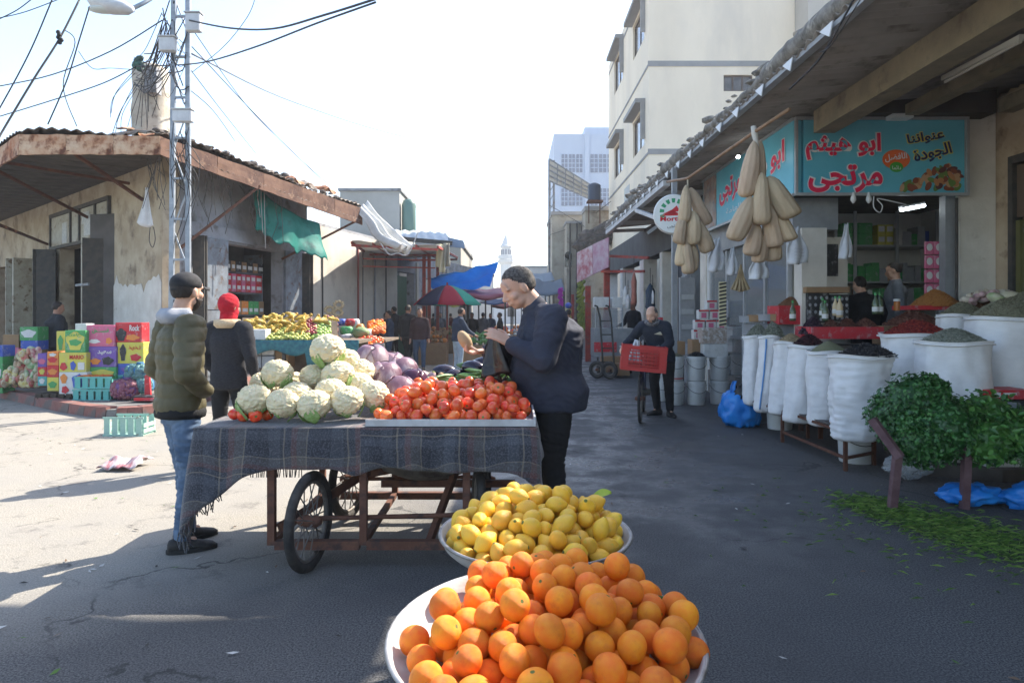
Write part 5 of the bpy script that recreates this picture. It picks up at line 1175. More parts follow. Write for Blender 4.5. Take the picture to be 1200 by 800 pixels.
# ---------------------------------------------------------------- hanging cloths and tarpaulins
def cloth(label, name, corners, m_, nu=24, nv=18, sag=.1, fold=.04, f=3, cat='tarpaulin', thick=.006, edge=None, tat=0):
    a,b,c,d = [V(p) for p in corners]; nn = (b-a).cross(d-a).normalized(); m = MB(); sd = rnd.random()*10
    def fn(u,v):
        p = a.lerp(b,u).lerp(d.lerp(c,u),v)
        p = p+nn*(fold*sin(u*f*6.28+2*v+sd)*(.3+.7*v)+fold*1.4*noise.noise(V((u*f+sd,v*f,sd))))
        p.z -= sag*sin(pi*u)*(1-v*.4)
        if edge: p.z -= edge*abs(noise.noise(V((u*7+sd,0,1))))*v
        return p
    m.grid(fn, nu, nv, thick=thick); return m.build(name, m_, None, smooth=True, label=label, cat=cat)
GTARP = mat('green_tarpaulin', (.02,.22,.18), (.03,.30,.24), sc=3, rough=.6, tl=.4, bump=.35, bsc=16, c3=(.01,.11,.10), sc3=3)
cloth('torn dark green tarpaulin sheet hanging under the rusty eave of the corner shop', 'green_tarpaulin', [P(297,216,14.2),P(372,262,16.2),P(385,303,16.0),P(296,264,14.2)], GTARP, 30, 20, .10, .07, 2.3, edge=.25)
m = MB()
for i in range(3): m.tube([P(303+i*3,208+i,14.1),P(302+i*4,232+i*4,14.1),P(305+i*3,255+i*18,14.1)],.008,5)
m.build('hanging_cords', mat('pale_cord',(.35,.35,.33),rough=.9), None, label='loose pale cords dangling beside the top of the green tarpaulin', cat='cords', kind='stuff')
m = MB()
for i in range(46):
    t = rnd.uniform(.02,.6); p = EA.lerp(EE,t)+V((-.15-rnd.random()*.5,rnd.random()*.1,.02)); L_ = rnd.uniform(.15,1.1)
    m.tube([p, p+V((rnd.uniform(-.1,.1),.02,-L_*.5)), p+V((rnd.uniform(-.15,.15),.03,-L_))], .006, 4)
m.build('dangling_wires', DARKF, None, label='tangle of thin dark wires dangling under the rusty eave behind the mast', cat='wires', kind='stuff')
WCL = mat('white_rag', (.58,.58,.57), (.5,.5,.5), sc=6, rough=.9, bump=.3)
m = MB(); a = P(172,219,11.85)
m.grid(lambda u,v: P(172-9*v*(1-u)*1.25+10*u*v, 220+(44+4*sin(u*3))*v-8*(1-u)*v*v*.4, 11.85)+V((0,.03*sin(u*9+v*2)-.03*v,0)), 10, 10, thick=.01); m.build('hanging_rag', WCL, None, smooth=True, label='white cloth bag hanging on the corner wall left of the mast', cat='cloth')
m = MB(); m.tube(catmull([P(x,y,11.9) for x,y in ((174,170),(173,190),(178,205),(174,222))],3), .012, 5); m.build('hook_wire', DARKF, None, smooth=True, label='dark wire holding the white cloth bag on the corner wall', cat='wire')
m = MB(); m.tube(catmull([P(x,y,11.88) for x,y in ((176,266),(175,282),(179,290),(182,280),(180,266))],3), .008, 5); m.build('wire_loop', DARKF, None, smooth=True, label='small wire loop hanging under the white cloth bag', cat='wire')
# rubbish on the road
gb = G(147,548); m = MB()
m.grid(lambda u,v: V((gb.x+(u-.5)*.36+.02*sin(v*7), gb.y+(v-.5)*.34, .02+.07*abs(sin(u*5.5)*sin(v*3))+.04*noise.noise(V((u*5,v*5,0)))+.02)), 16, 12, thick=.006)
m.build('crumpled_bag', mat('striped_plastic',(.55,.53,.52),(.28,.10,.12),sc=9,rough=.4,stretch=(3,.4,1)), None, smooth=True, label='crumpled white and maroon striped bag lying on the sunny road', cat='litter')
rc = random.Random(5)
m = MB()
for i in range(420):
    if rc.random() < .5: g_ = V((rc.uniform(-6,-1.5), rc.uniform(3,9.5), 0))
    else: g_ = V((rc.uniform(-3,3.2), rc.uniform(2.2,11), 0))
    s_ = rc.uniform(.004,.016); a_ = rc.random()*6
    q = [g_+V((cos(a_+k_*1.57)*s_*(2 if k_%2 else .6), sin(a_+k_*1.57)*s_*(2 if k_%2 else .6), .005+rc.random()*.01)) for k_ in range(4)]
    m.add(q, [(0,1,2,3)], rc.randrange(4))
m.build('street_litter', [mat('litter_dark',(.04,.035,.03)), mat('litter_pale',(.5,.48,.44)), mat('litter_green',(.08,.16,.03)), mat('litter_brown',(.16,.10,.06))], None, label='tiny scraps of leaves and paper scattered over the road', cat='litter', kind='stuff')
# ---------------------------------------------------------------- the people close by
NAVY = mat('navy_jersey', (.026,.029,.046), (.038,.042,.062), sc=6, rough=.85, bump=.25, bsc=400)
BLACKC = mat('black_cloth', (.008,.008,.009), (.015,.015,.016), sc=6, rough=.9, bump=.2, bsc=300)
OLIVE = mat('olive_nylon', (.075,.064,.030), (.10,.085,.042), sc=5, rough=.6, bump=.25, bsc=120)
DENIM = mat('blue_denim', (.055,.095,.16), (.13,.19,.28), sc=7, rough=.85, bump=.3, bsc=500, c3=(.30,.38,.46), sc3=5, lo3=.55, hi3=.8)
GREYH = mat('grey_fleece', (.34,.35,.38), rough=.95, bump=.5, bsc=200)
REDH = mat('red_knit', (.50,.012,.025), (.35,.008,.02), sc=20, rough=.9, bump=.5, bsc=180)
KNIT = mat('charcoal_knit', (.018,.018,.021), (.035,.035,.04), sc=40, rough=.95, bump=.6, bsc=90, stretch=(1,1,4))
BEIGEF = mat('beige_fleece', (.50,.36,.22), (.6,.46,.3), sc=30, rough=.95, bump=.8, bsc=120)
# stallholder
mainman, D, HP = figure('heavy-set man in a navy jacket bending over the cart with a potato in hand', (.285,4.62,0), radians(93), H=1.80,
    J=dict(pel=(0,0,.94), chest=(0,.035,1.25), neck=(0,.125,1.485), head=(-.01,.235,1.605), shL=(-.205,.035,1.40), shR=(.205,.09,1.40),
           elL=(-.30,.10,1.15), wrL=(-.14,.30,1.25), elR=(.26,.20,1.13), wrR=(.10,.455,1.19),
           hiL=(-.105,0,.9), hiR=(.105,0,.9), knL=(-.12,.02,.5), knR=(.12,.02,.5)),
    top=NAVY, bottom=BLACKC, girth=1.22, belly=.11, back=.035, tsm=14, hem=.80, headdir=(-.22,.86,-.50), sleeve=1.36, wamp=.008, headscale=1.14, leggirth=.98,
    hair='short', hairmat=mat('greying_dark_hair',(.03,.026,.024),(.13,.115,.105),sc=60,rough=.75,bump=.8,bsc=240), hands=dict(L=dict(d=(.0,.85,.52), n=(.75,.2,-.5), t=(-.2,-.5,1), curl=.28, spread=.12),
                             R=dict(d=(-.15,.95,-.15), n=(-.2,.25,1), t=(-.9,.2,.2), curl=.62, thumb=1.1)))
# young man at the left end of the cart
youngman, DY, HP2 = figure('young man in olive puffer jacket, blue jeans and dark cap, back turned', (-2.10,4.32,0), radians(-46), H=1.735,
    J=dict(head=(.0,.045,1.63), elR=(.32,-.07,1.14), wrR=(.185,.10,.99), elL=(-.31,-.05,1.13), wrL=(-.185,.11,.97), neck=(0,.0,1.47),
           anR=(.10,-.02,.09), toR=(.15,.15,.03), anL=(-.11,.08,.09), toL=(-.12,.26,.03), knL=(-.10,.06,.5), hem=(0,0,0)),
    top=OLIVE, bottom=DENIM, girth=1.02, hem=.86, puff=.088, sleeve=1.28, headdir=(-.4,1,0), hands=dict(L='none',R='none'), beard=HAIRM, hair='short', leggirth=.88, wamp=.010,
    extra=dict(collar=OLIVE))
def cap(root, HP, hv, m):
    c = MB(); 
    c.ell(HP(0,-.012,.050), (.086,.103,.078), hv, 24, 14, fn=lambda d: 1 if d.z > -.25 else .9)
    o = link('cap', c.mesh('cap', m, True), root)
    c = MB(); 
    c.grid(lambda u,v: HP(-.062+.124*u, .080+(.075*(1-(2*u-1)**2*.45))*v, .045-.012*v-.02*(2*u-1)**2), 10, 4, thick=.006)
    link('cap_brim', c.mesh('cap_brim', m, True), o)
    c = MB(); c.tube([HP(.05*cos(t)*1.2, -.012-.1*sin(t), .012) for t in [pi*k/10 for k in range(11)]], .006, 6); link('cap_strap', c.mesh('cap_strap', m, True), o)
CAPM = mat('black_cap_cloth', (.02,.02,.022), (.035,.035,.037), sc=30, rough=.85, bump=.3, bsc=300)
cap(youngman, HP2, frame((-.4,1,0)), CAPM)
c = MB(); nk = DY['neck']
def hoodring(u,v):
    a = radians(-200+u*220); r = .098+.035*sin(pi*v)+.012*sin(5*a); return nk+V((r*cos(a), r*sin(a)*.9-.012, -.045+.10*v-.03*sin(a)*0))
c.grid(hoodring, 26, 8, thick=.02); link('sweatshirt_hood', c.mesh('sweatshirt_hood', GREYH, True), youngman)
c = MB(); c.lathe([(.185,-.03),(.192,0),(.185,.03)], (0,0,.86), 28, wob=lambda t,z: -.26*sin(t)**2+.01*sin(9*t)); link('jacket_hem_band', c.mesh('b', mat('black_rib',(.012,.012,.013),rough=.9,bump=.5,bsc=120), True), youngman)
# red hood
redhood, D3, HP3 = figure('person in a red knitted hood and charcoal ribbed jacket, back turned', (-2.72,6.55,0), radians(-14), H=1.66,
    J=dict(elR=(.27,-.02,1.12), wrR=(.24,.10,.92), elL=(-.27,-.02,1.12), wrL=(-.22,.12,.93), knR=(.14,.06,.5), anR=(.16,-.04,.09)), top=KNIT, bottom=BLACKC, hair='hood', hem=.80, sleeve=1.1,
    headdir=(.25,1,0), extra=dict(hood=REDH, collar=KNIT), detail=True, vox=.010, girth=1.0)
c = MB(); c.lathe([(.10,-.03),(.128,.0),(.118,.05),(.09,.055),(.085,.0)], D3['neck']+V((0,-.015,-.025)), 22, wob=lambda t,z: .05*sin(3*t+z*20)); link('fleece_collar', c.mesh('fleece_collar', BEIGEF, True), redhood)
# man with the bicycle
SWEAT = mat('dark_blue_sweater', (.012,.016,.026), (.02,.026,.04), sc=8, rough=.9, bump=.35, bsc=220)
bikeman, D4, HP4 = figure('bald grey-bearded man in dark striped sweater leaning over his bicycle crate', (2.16,9.85,0), radians(150), H=1.70,
    J=dict(pel=(0,0,.90), chest=(.03,.12,1.20), neck=(.05,.22,1.40), head=(.04,.33,1.50), shR=(.24,.16,1.33), shL=(-.13,.22,1.33),
           elR=(.44,.10,1.13), wrR=(.50,.30,1.03), elL=(-.22,.30,1.10), wrL=(-.08,.42,.98), anL=(-.12,-.02,.09), toL=(-.22,.12,.03), anR=(.1,-.1,.09), toR=(.18,.04,.03)),
    top=SWEAT, bottom=BLACKC, girth=1.08, hem=.84, sleeve=1.1, headdir=(.16,.84,-.5), hair='shaved', hairmat=HAIRG, beard=HAIRG, skin=SKIN, vox=.009,
    extra=dict(collar=mat('checked_scarf',(.25,.25,.27),(.06,.06,.07),sc=60,lo=.47,hi=.53,rough=.9,bump=.4)), hands=dict(R=dict(d=(0,.6,-.5), n=(-.4,.2,-.8), t=(-1,.3,0), curl=.6)), leggirth=1.05)
c = MB(); c.lathe([(.055,-.05),(.10,-.03),(.125,.0),(.11,.04),(.075,.05),(.07,-.04)], D4['neck']+V((0,.0,-.015)), 20, wob=lambda t,z: .07*sin(4*t)); link('scarf', c.mesh('scarf', MATS['checked_scarf'], True), bikeman)
c = MB()
for (a,b) in (((.17,.165,1.30),(.455,.115,1.12)),): pass
c.lathe([(.190,-.02),(.194,0),(.190,.02)], (.02,.13,1.17), 30, axis=(-.05,-.25,1), wob=lambda t,z: -.30*sin(t)**2+.01); link('sweater_stripe', c.mesh('s', mat('cream_stripe',(.42,.38,.28),rough=.9,bump=.3), True), bikeman)
# ---------------------------------------------------------------- the vegetable cart
TZ, CX0, CX1, CY0, CY1 = .80, -1.80, .12, 3.95, 5.15
RUSTF = mat('brown_rusted_angle_iron', (.115,.048,.030), (.17,.075,.045), sc=7, rough=.75, bump=.35, bsc=70, c3=(.06,.035,.03), sc3=12)
RUBB = mat('tyre_rubber', (.025,.024,.023), (.07,.062,.055), sc=9, rough=.85, bump=.4, bsc=90)
cart = thing('vegetable_cart', 'long iron-framed vegetable handcart on spoked wheels, its top covered by a plaid blanket', 'cart', ((CX0+CX1)/2,CY0+.6,0))
m = MB(); m.box((CX0,CY0+.01,TZ-.05),(CX1,CY1,TZ)); m.build('table_top', mat('cart_boards',(.22,.17,.12),(.15,.11,.08),sc=4,rough=.85,stretch=(1,5,1)), cart)
fz0 = .135
xs = (-1.40,-.865,-.265)
for x in xs:
    for yy in (CY0+.03, CY1-.1):
        m = MB(); m.bar((x,yy,fz0),(x,yy,TZ-.051),.042,.042,up=(0,1,0)); m.build('frame_post', RUSTF, cart)
for yy in (CY0+.03, CY1-.1):
    for z in ((fz0-.001,) if yy < 4.5 else (fz0,.40)):
        m = MB(); m.bar((xs[0]+.022,yy,z),(xs[1]-.022,yy,z),.05,.05); m.build('frame_rail', RUSTF, cart)
        m = MB(); m.bar((xs[1]+.022,yy,z),(xs[2]-.022,yy,z),.05,.05); m.build('frame_rail', RUSTF, cart)
for x in xs:
    m = MB(); m.bar((x,CY0+.056,fz0+.01),(x,CY1-.126,fz0+.01),.035,.035); m.build('cross_rail', RUSTF, cart)
for a,b in (((-1.37,CY0+.06,.22),(-.62,CY1-.4,.62)),((-.50,CY0+.10,.10),(-.26,CY1-.5,.74)),((-.86,4.5,.36),(.02,4.5,.36)),((-1.0,4.45,.42),(-.1,4.45,.60))):
    m = MB(); m.bar(a, b, .035, .045); m.build('brace', RUSTF, cart)
def wheel(c, rad, rot, label_parent, tilt=0):
    r = thing('wheel', None, None, (0,0,0)); del r
RIMM = mat('wheel_rim_steel', (.14,.125,.11), (.22,.20,.18), sc=9, rough=.6, metal=.4)
def add_wheel(c, rad, ang, tyre=.030, nsp=20):
    c = V(c); R = Matrix.Rotation(ang,3,'Z'); ring = lambda r,o=0: [c+R @ V((o, r*cos(2*pi*k/36), r*sin(2*pi*k/36))) for k in range(37)]
    ax = R @ V((1,0,0))
    def torus(mb, r0, rt, n=10, sq=1.0):
        vs = []
        for k in range(36):
            a = 2*pi*k/36; rd = R @ V((0,cos(a),sin(a)))
            for j in range(n): b = 2*pi*j/n; vs.append(c+rd*(r0+rt*cos(b))+ax*(rt*sq*sin(b)))
        mb.add(vs, [(k*n+j, k*n+(j+1)%n, ((k+1)%36)*n+(j+1)%n, ((k+1)%36)*n+j) for k in range(36) for j in range(n)])
    m = MB(); torus(m, rad-tyre, tyre, 10, .9); w_ = m.build('wheel', RUBB, cart, smooth=True)
    m = MB(); torus(m, rad-tyre*2.1, .012, 8, 1.3); m.build('rim', RIMM, w_, smooth=True)
    for k in range(nsp):
        a = 2*pi*k/nsp; rd = R @ V((0,cos(a),sin(a))); s_ = .03*(1 if k%2 else -1); m = MB()
        m.tube([c+ax*s_+rd*.03, c+rd*(rad-tyre*2.2)], .004, 5); m.build('spoke', RIMM, w_)
    m = MB(); m.tube([c-ax*.07,c-ax*.04,c+ax*.04,c+ax*.07],[.02,.035,.035,.02],12); m.build('hub', RUSTF, w_, smooth=True)
add_wheel((-1.165,3.93,.285), .285, radians(-9)); add_wheel((-1.17,4.92,.285), .285, radians(-14)); add_wheel((-.20,4.15,.27), .27, radians(8)); add_wheel((-.19,4.95,.27), .27, radians(5))
for yy in (3.98,4.92): 
    m = MB(); m.tube([(-1.15,yy,.285),(-.2,yy+.1,.28)],.014,8); m.build('axle', RUSTF, cart)
m = MB(); m.lathe([(.02,0),(.20,.012),(.33,.07),(.395,.16),(.40,.19),(.385,.19),(.375,.17),(.02,.03)], (-.56,4.62,.385), 32); 
m.build('slung_basin', mat('dull_basin',(.15,.13,.11),(.22,.19,.16),sc=6,rough=.6,c3=(.08,.06,.05),sc3=9), None, smooth=True, label='big dull metal basin carried on the frame under the cart', cat='basin')
# ---- plaid blanket
def plaid():
    m = mat('plaid_blanket', (.05,.06,.09), rough=.95, bump=.5, bsc=260); t = m.node_tree; N = t.nodes; L = t.links; b = N['Principled BSDF']
    tc = N.new('ShaderNodeTexCoord'); sx = N.new('ShaderNodeSeparateXYZ'); L.new(tc.outputs['Object'], sx.inputs[0])
    def ma(op,a,c=0):
        x = N.new('ShaderNodeMath'); x.operation = op
        for i,v in enumerate((a,c)):
            if isinstance(v,(int,float)): x.inputs[i].default_value = v
            else: L.new(v, x.inputs[i])
        return x.outputs[0]
    wob = N.new('ShaderNodeTexNoise'); wob.inputs['Scale'].default_value = 3.5; L.new(tc.outputs['Object'], wob.inputs['Vector'])
    wv = ma('MULTIPLY', ma('SUBTRACT', wob.outputs[0], .5), .05)
    s_ = ma('ADD', ma('ADD', sx.outputs[1], sx.outputs[2]), wv); u_ = ma('ADD', sx.outputs[0], wv)
    step = ma('GREATER_THAN', sx.outputs[0], -.03); s_ = ma('ADD', s_, ma('MULTIPLY', step, .05)); u_ = ma('ADD', u_, ma('MULTIPLY', step, .07))
    def ramp(v, per, stops):
        r = N.new('ShaderNodeValToRGB'); r.color_ramp.interpolation = 'CONSTANT'; e = r.color_ramp.elements
        e[0].position = 0; e[0].color = (*stops[0][1],1); e[1].position = stops[1][0]; e[1].color = (*stops[1][1],1)
        for p,c in stops[2:]: q = e.new(p); q.color = (*c,1)
        L.new(ma('FRACT', ma('DIVIDE', ma('ADD',v,10), per)), r.inputs[0]); return r.outputs[0]
    NV, BL, MR, BG, GR = (.034,.034,.042), (.070,.075,.088), (.13,.055,.045), (.24,.195,.14), (.095,.082,.07)
    st = [(0,NV),(.22,BL),(.40,NV),(.46,BG),(.485,NV),(.60,MR),(.70,GR),(.86,BG),(.88,NV)]
    a = ramp(s_, .30, st); c = ramp(u_, .36, st)
    x = N.new('ShaderNodeMix'); x.data_type = 'RGBA'; x.inputs[0].default_value = .5; L.new(a, x.inputs[6]); L.new(c, x.inputs[7])
    d = N.new('ShaderNodeTexNoise'); d.inputs['Scale'].default_value = 120; L.new(tc.outputs['Object'], d.inputs['Vector'])
    y = N.new('ShaderNodeMix'); y.data_type = 'RGBA'; y.blend_type = 'MIX'; 
    mr = N.new('ShaderNodeMapRange'); mr.inputs[1].default_value = .45; mr.inputs[2].default_value = .7; mr.inputs[4].default_value = .35; L.new(d.outputs[0], mr.inputs[0])
    L.new(mr.outputs[0], y.inputs[0]); L.new(x.outputs[2], y.inputs[6]); y.inputs[7].default_value = (.22,.22,.24,1)
    L.new(y.outputs[2], b.inputs['Base Color']); b.inputs['Sheen Weight'].default_value = .3
    return m
PLAID = plaid()
path = [(CX0-.02,CY1),(CX0-.02,CY0-.02),(CX1+.02,CY0-.02),(CX1+.02,CY1-.1)]
segs = [(path[i],path[i+1]) for i in range(3)]; lens = [sqrt((b[0]-a[0])**2+(b[1]-a[1])**2) for a,b in segs]; TL = sum(lens)
def perim(s):
    for (a,b),l in zip(segs,lens):
        if s <= l+1e-6: t = s/l; return V((a[0]+(b[0]-a[0])*t, a[1]+(b[1]-a[1])*t, 0))
        s -= l
    return V((path[-1][0],path[-1][1],0))
def nrm(s):
    n = V((0,0,0))
    for k in range(-4,5):
        ss = min(max(s+k*.03,0),TL)
        n += V((-1,0,0)) if ss < lens[0] else (V((0,-1,0)) if ss < lens[0]+lens[1] else V((1,0,0)))
    return n.normalized()
s1 = lens[0]; s2 = lens[0]+lens[1]
def drop(s):
    x = s-s1
    d = .235+.02*sin(x*5)+.018*noise.noise(V((x*3,0,0)))
    d += .40*math.exp(-((x+.06)/.13)**2)+.10*math.exp(-((x-.14)/.12)**2)+.06*math.exp(-((x-.92)/.10)**2)
    if x < -.15: d = .235+.12*(1-min(1,(-x-.15)/.5))+.15*math.exp(-((x+.25)/.15)**2)
    d += .13*math.exp(-((s-s2-.02)/.10)**2)
    return d
def skirt(u,v):
    s = u*TL; p = perim(s); n = nrm(s); d = drop(s); w_ = d*v
    fold = .018*sin(s*21+1.3*sin(s*5))+.025*noise.noise(V((s*4,v*1.5,4)))
    cor = math.exp(-((s-s1)/.18)**2)+.7*math.exp(-((s-s2)/.16)**2)
    o = .012+(.03+.07*cor)*v*min(1,d/.3)*(1-.3*v)+fold*min(1,v*1.6)
    return p+n*o+V((0,0,TZ+.022-w_+.004*sin(s*9)))
m = MB(); m.grid(skirt, 240, 14, thick=-.007)
def topf(u,v):
    x = CX0-.032+(CX1-CX0+.064)*u; y = CY0-.032+(CY1-CY0)*v
    return V((x,y,TZ+.022+.006*noise.noise(V((x*4,y*4,0)))*min(1,6*min(u,1-u,v,1-v)+.1)))
m.grid(topf, 60, 24, thick=.006)
bl = m.build('plaid_blanket', PLAID, None, smooth=True, label='navy and maroon plaid blanket draped over the long vegetable cart', cat='blanket', origin=(-.84,4.5,TZ))
m = MB()
for k in range(75):
    s = s1-.75+k*.011; 
    if s > s1+.30: break
    p = skirt(s/TL,1); L_ = .06+rnd.random()*.04
    m.tube([p+V((0,0,.01)), p+V((rnd.uniform(-.01,.01),rnd.uniform(-.01,.01),-L_*.5)), p+V((rnd.uniform(-.02,.02),rnd.uniform(-.015,.015),-L_))], .0035, 4)
for k in range(26):
    x = -1.55+k*.012; m.tube([(x,CY0+.10,TZ-.22),(x+rnd.uniform(-.01,.01),CY0+.09,TZ-.29)], .003, 4)
m.build('fringe', PLAID, bl, kind='stuff')
# white-painted tray under the tomatoes
WW = mat('whitewashed_board', (.55,.55,.55), (.42,.41,.40), sc=6, rough=.8, bump=.3)
tr = thing('tomato_tray', 'shallow pale board tray holding the heap of tomatoes at the right end of the cart', 'tray', (-.36,4.4,TZ+.03))
TX0,TX1,TY0,TY1 = -.845,.125,3.945,4.75
for a,b in (((TX0,TY0,.829),(TX1,TY1,.838)),((TX0,TY0-.010,.829),(TX1,TY0-.001,.868)),((TX1+.001,TY0-.01,.829),(TX1+.011,TY1,.885)),((TX0,TY1+.001,.829),(TX1,TY1+.01,.88))):
    m = MB(); m.box(a,b); m.build('board', WW, tr)
# ---------------------------------------------------------------- fruit and vegetables
def packpile(n, sample, mound, rr, zb, k=60, seed=1, squash=.93, fill=None):
    r3 = random.Random(seed); P_ = np.zeros((0,4)); out = []
    for i in range(n):
        best = None; r = r3.uniform(*rr)
        for j in range(k):
            x, y = sample(r3)
            z = zb(x,y)+r*squash if callable(zb) else zb+r*squash
            if len(P_):
                d2 = (P_[:,0]-x)**2+(P_[:,1]-y)**2; R2 = ((P_[:,3]+r)*squash)**2; mk = d2 < R2
                if mk.any(): z = max(z, (P_[mk,2]+np.sqrt(R2[mk]-d2[mk])).max())
            e = z-mound(x,y)
            if best is None or e < best[0]: best = (e,x,y,z)
        if best[0] > 0: break
        P_ = np.vstack([P_, [best[1],best[2],best[3],r]]); out.append((best[1],best[2],best[3],r))
    return out
def fruit_mesh(name, mats, prof, nu=20, nv=14, fn=None, tip=0):
    m = MB(); m.ell((0,0,0), (1,1,1), None, nu, nv, fn=fn)
    # last cap faces to the second slot
    if tip: 
        for i in range(len(m.f)-nu*tip, len(m.f)): m.m[i] = 1
    return m.mesh(name, mats, True)
TOM = mat('tomato_red', (.80,.085,.022), (.84,.17,.045), sc=1.5, rough=.22, rv=.22, spec=.5, c3=(.70,.24,.06), sc3=1.1, lo3=.5, hi3=.8)
TOMS = mat('tomato_scar', (.16,.17,.04), rough=.7)
def lobed(a, k, d0=.12):
    def f(d):
        t = atan2(d.y,d.x); q = max(0,d.z); return (1+a*sin(k*t)*(1-d.z*d.z))*(1-d0*q**8)*(1-.06*max(0,-d.z)**6)
    return f
tom_me = [fruit_mesh('tomato_a',[TOM,TOMS],None,18,14,lobed(.03,5,.14),1), fruit_mesh('tomato_b',[TOM,TOMS],None,18,14,lobed(.05,4,.18),1), fruit_mesh('tomato_c',[TOM,TOMS],None,18,14,lobed(.02,6,.10),1)]
def place(name, meshes, pts, label, cat, group, sx=(1,1,1), seed=2, parent=None, tilt=3.14):
    r3 = random.Random(seed)
    for x,y,z,r in pts:
        o = bpy.data.objects.new(name, r3.choice(meshes)); COL.objects.link(o); o.location = (x,y,z)
        o.rotation_euler = (r3.uniform(-tilt,tilt), r3.uniform(-tilt,tilt)*.5, r3.random()*6.28); o.scale = (r*sx[0]*r3.uniform(.96,1.04), r*sx[1]*r3.uniform(.96,1.04), r*sx[2]*r3.uniform(.94,1.04))
        if parent is not None: o.parent = parent
        else: tag(o, label, cat, group)
def tmound(x,y):
    ex = min((x-TX0)/.22, (TX1-x)/.20, 1); ey = min((y-TY0)/.26, (TY1-y)/.12, 1)
    return .868+.15*max(0,min(ex,1))**.6*max(0,ey)**.75+.018
pts = packpile(290, lambda q: (q.uniform(TX0+.045,TX1-.04), q.uniform(TY0+.04,TY1-.05)), tmound, (.034,.043), .838, seed=3)
place('tomato', tom_me, pts, 'ripe red tomato in the big heap at the right end of the cart', 'tomato', 'tomatoes heaped on the cart', (1,1,.88))
pts = [(-1.62,4.12,.868,.042),(-1.54,4.10,.868,.043),(-1.69,4.16,.866,.038),(-1.58,4.20,.866,.040),(-1.50,4.19,.866,.042),(-1.565,4.14,.925,.044),(-1.66,4.24,.866,.04)]
place('tomato', tom_me, pts, 'tomato in the small group at the left end of the cart', 'tomato', 'small group of tomatoes', (1,1,.88), 5)
# cauliflowers
CURD = mat('cauliflower_curd', (.84,.74,.50), (.76,.65,.40), sc=3.5, rough=.75, bump=.6, bsc=38, sss=.15)
LEAFG = mat('cauliflower_leaf', (.20,.36,.08), (.34,.46,.20), sc=4, rough=.55, bump=.3, bsc=20)
def curd(seed):
    def f(d):
        a = noise.voronoi(d*2.4+V((seed,0,0)))[0]; b = noise.voronoi(d*5.5+V((0,seed,0)))[0]; c = noise.voronoi(d*13+V((0,0,seed)))[0]
        return 1.0-.10*a[0]**2-.13*b[0]**2-.09*c[0]**2
    return f
cf_me = []
for sd_ in (1.3,4.7,8.9):
    m = MB(); m.ell((0,0,0), (1,1,.84), None, 88, 60, fn=curd(sd_)); cf_me.append(m.mesh('cauliflower', CURD, True))
leaf_me = []
for sd_ in range(3):
    m = MB()
    m.grid(lambda u,v: V(((u-.5)*1.05*sin(pi*(.12+.86*v))*(1-.15*v), -.55-.42*sin(v*1.7)-.05*cos(u*12+sd_)*v, -.75+1.05*v+.10*(2*u-1)**2+.07*sin(u*9+v*5+sd_)*v)), 12, 10, thick=.02); leaf_me.append(m.mesh('cauliflower_leaf', LEAFG, True))
rl = random.Random(4)
cfs = [ (384,409,4.42,.122,'cauliflower on the very top of the heap with green leaves round its base'),
 (325,437,4.30,.107,'cauliflower at the left shoulder of the heap, set apart from the others'),
 (367,441,4.45,.099,'small shaded cauliflower under the left side of the topmost one'),
 (396,439,4.36,.114,'cauliflower in the middle of the heap right below the topmost one'),
 (421,436,4.60,.112,'cauliflower behind and right of the middle one'),
 (298,468,4.14,.116,'leftmost cauliflower of the front row, next to the small tomatoes'),
 (332,472,4.10,.107,'second cauliflower from the left in the front row'),
 (368,474,4.09,.110,'third cauliflower from the left in the front row'),
 (407,469,4.14,.112,'fourth cauliflower from the left in the front row'),
 (438,462,4.25,.110,'rightmost cauliflower of the front row, touching the tomatoes'),
 (345,450,4.55,.103,'cauliflower at the back between the left shoulder and the middle'),
 (445,440,4.75,.103,'cauliflower at the back right beside the red cabbages'),
 (310,450,4.6,.103,'cauliflower at the back left of the heap'),
 (348,462,4.22,.10,'cauliflower wedged behind the second and third of the front row'),
 (388,458,4.25,.105,'cauliflower wedged behind the third and fourth of the front row'),
 (404,424,4.62,.11,'cauliflower tucked behind the right side of the topmost one'),
 (420,452,4.42,.11,'cauliflower between the middle one and the right of the front row')]
for i,(px,py,Y,r,lab) in enumerate(cfs):
    c = P(px,py,Y); o = link('cauliflower', cf_me[i%3], None, c, (rl.uniform(-.35,.35),rl.uniform(-.3,.3),rl.random()*6), r, label=lab, cat='cauliflower', group='cauliflowers heaped on the cart')
    nl = 8 if i in (0,3) else 4
    for k in range(nl):
        link('leaf', leaf_me[k%3], o, (0,0,-.30), (0,rl.uniform(-.1,.1),2*pi*k/nl+rl.random()*.4), rl.uniform(.68,.95))
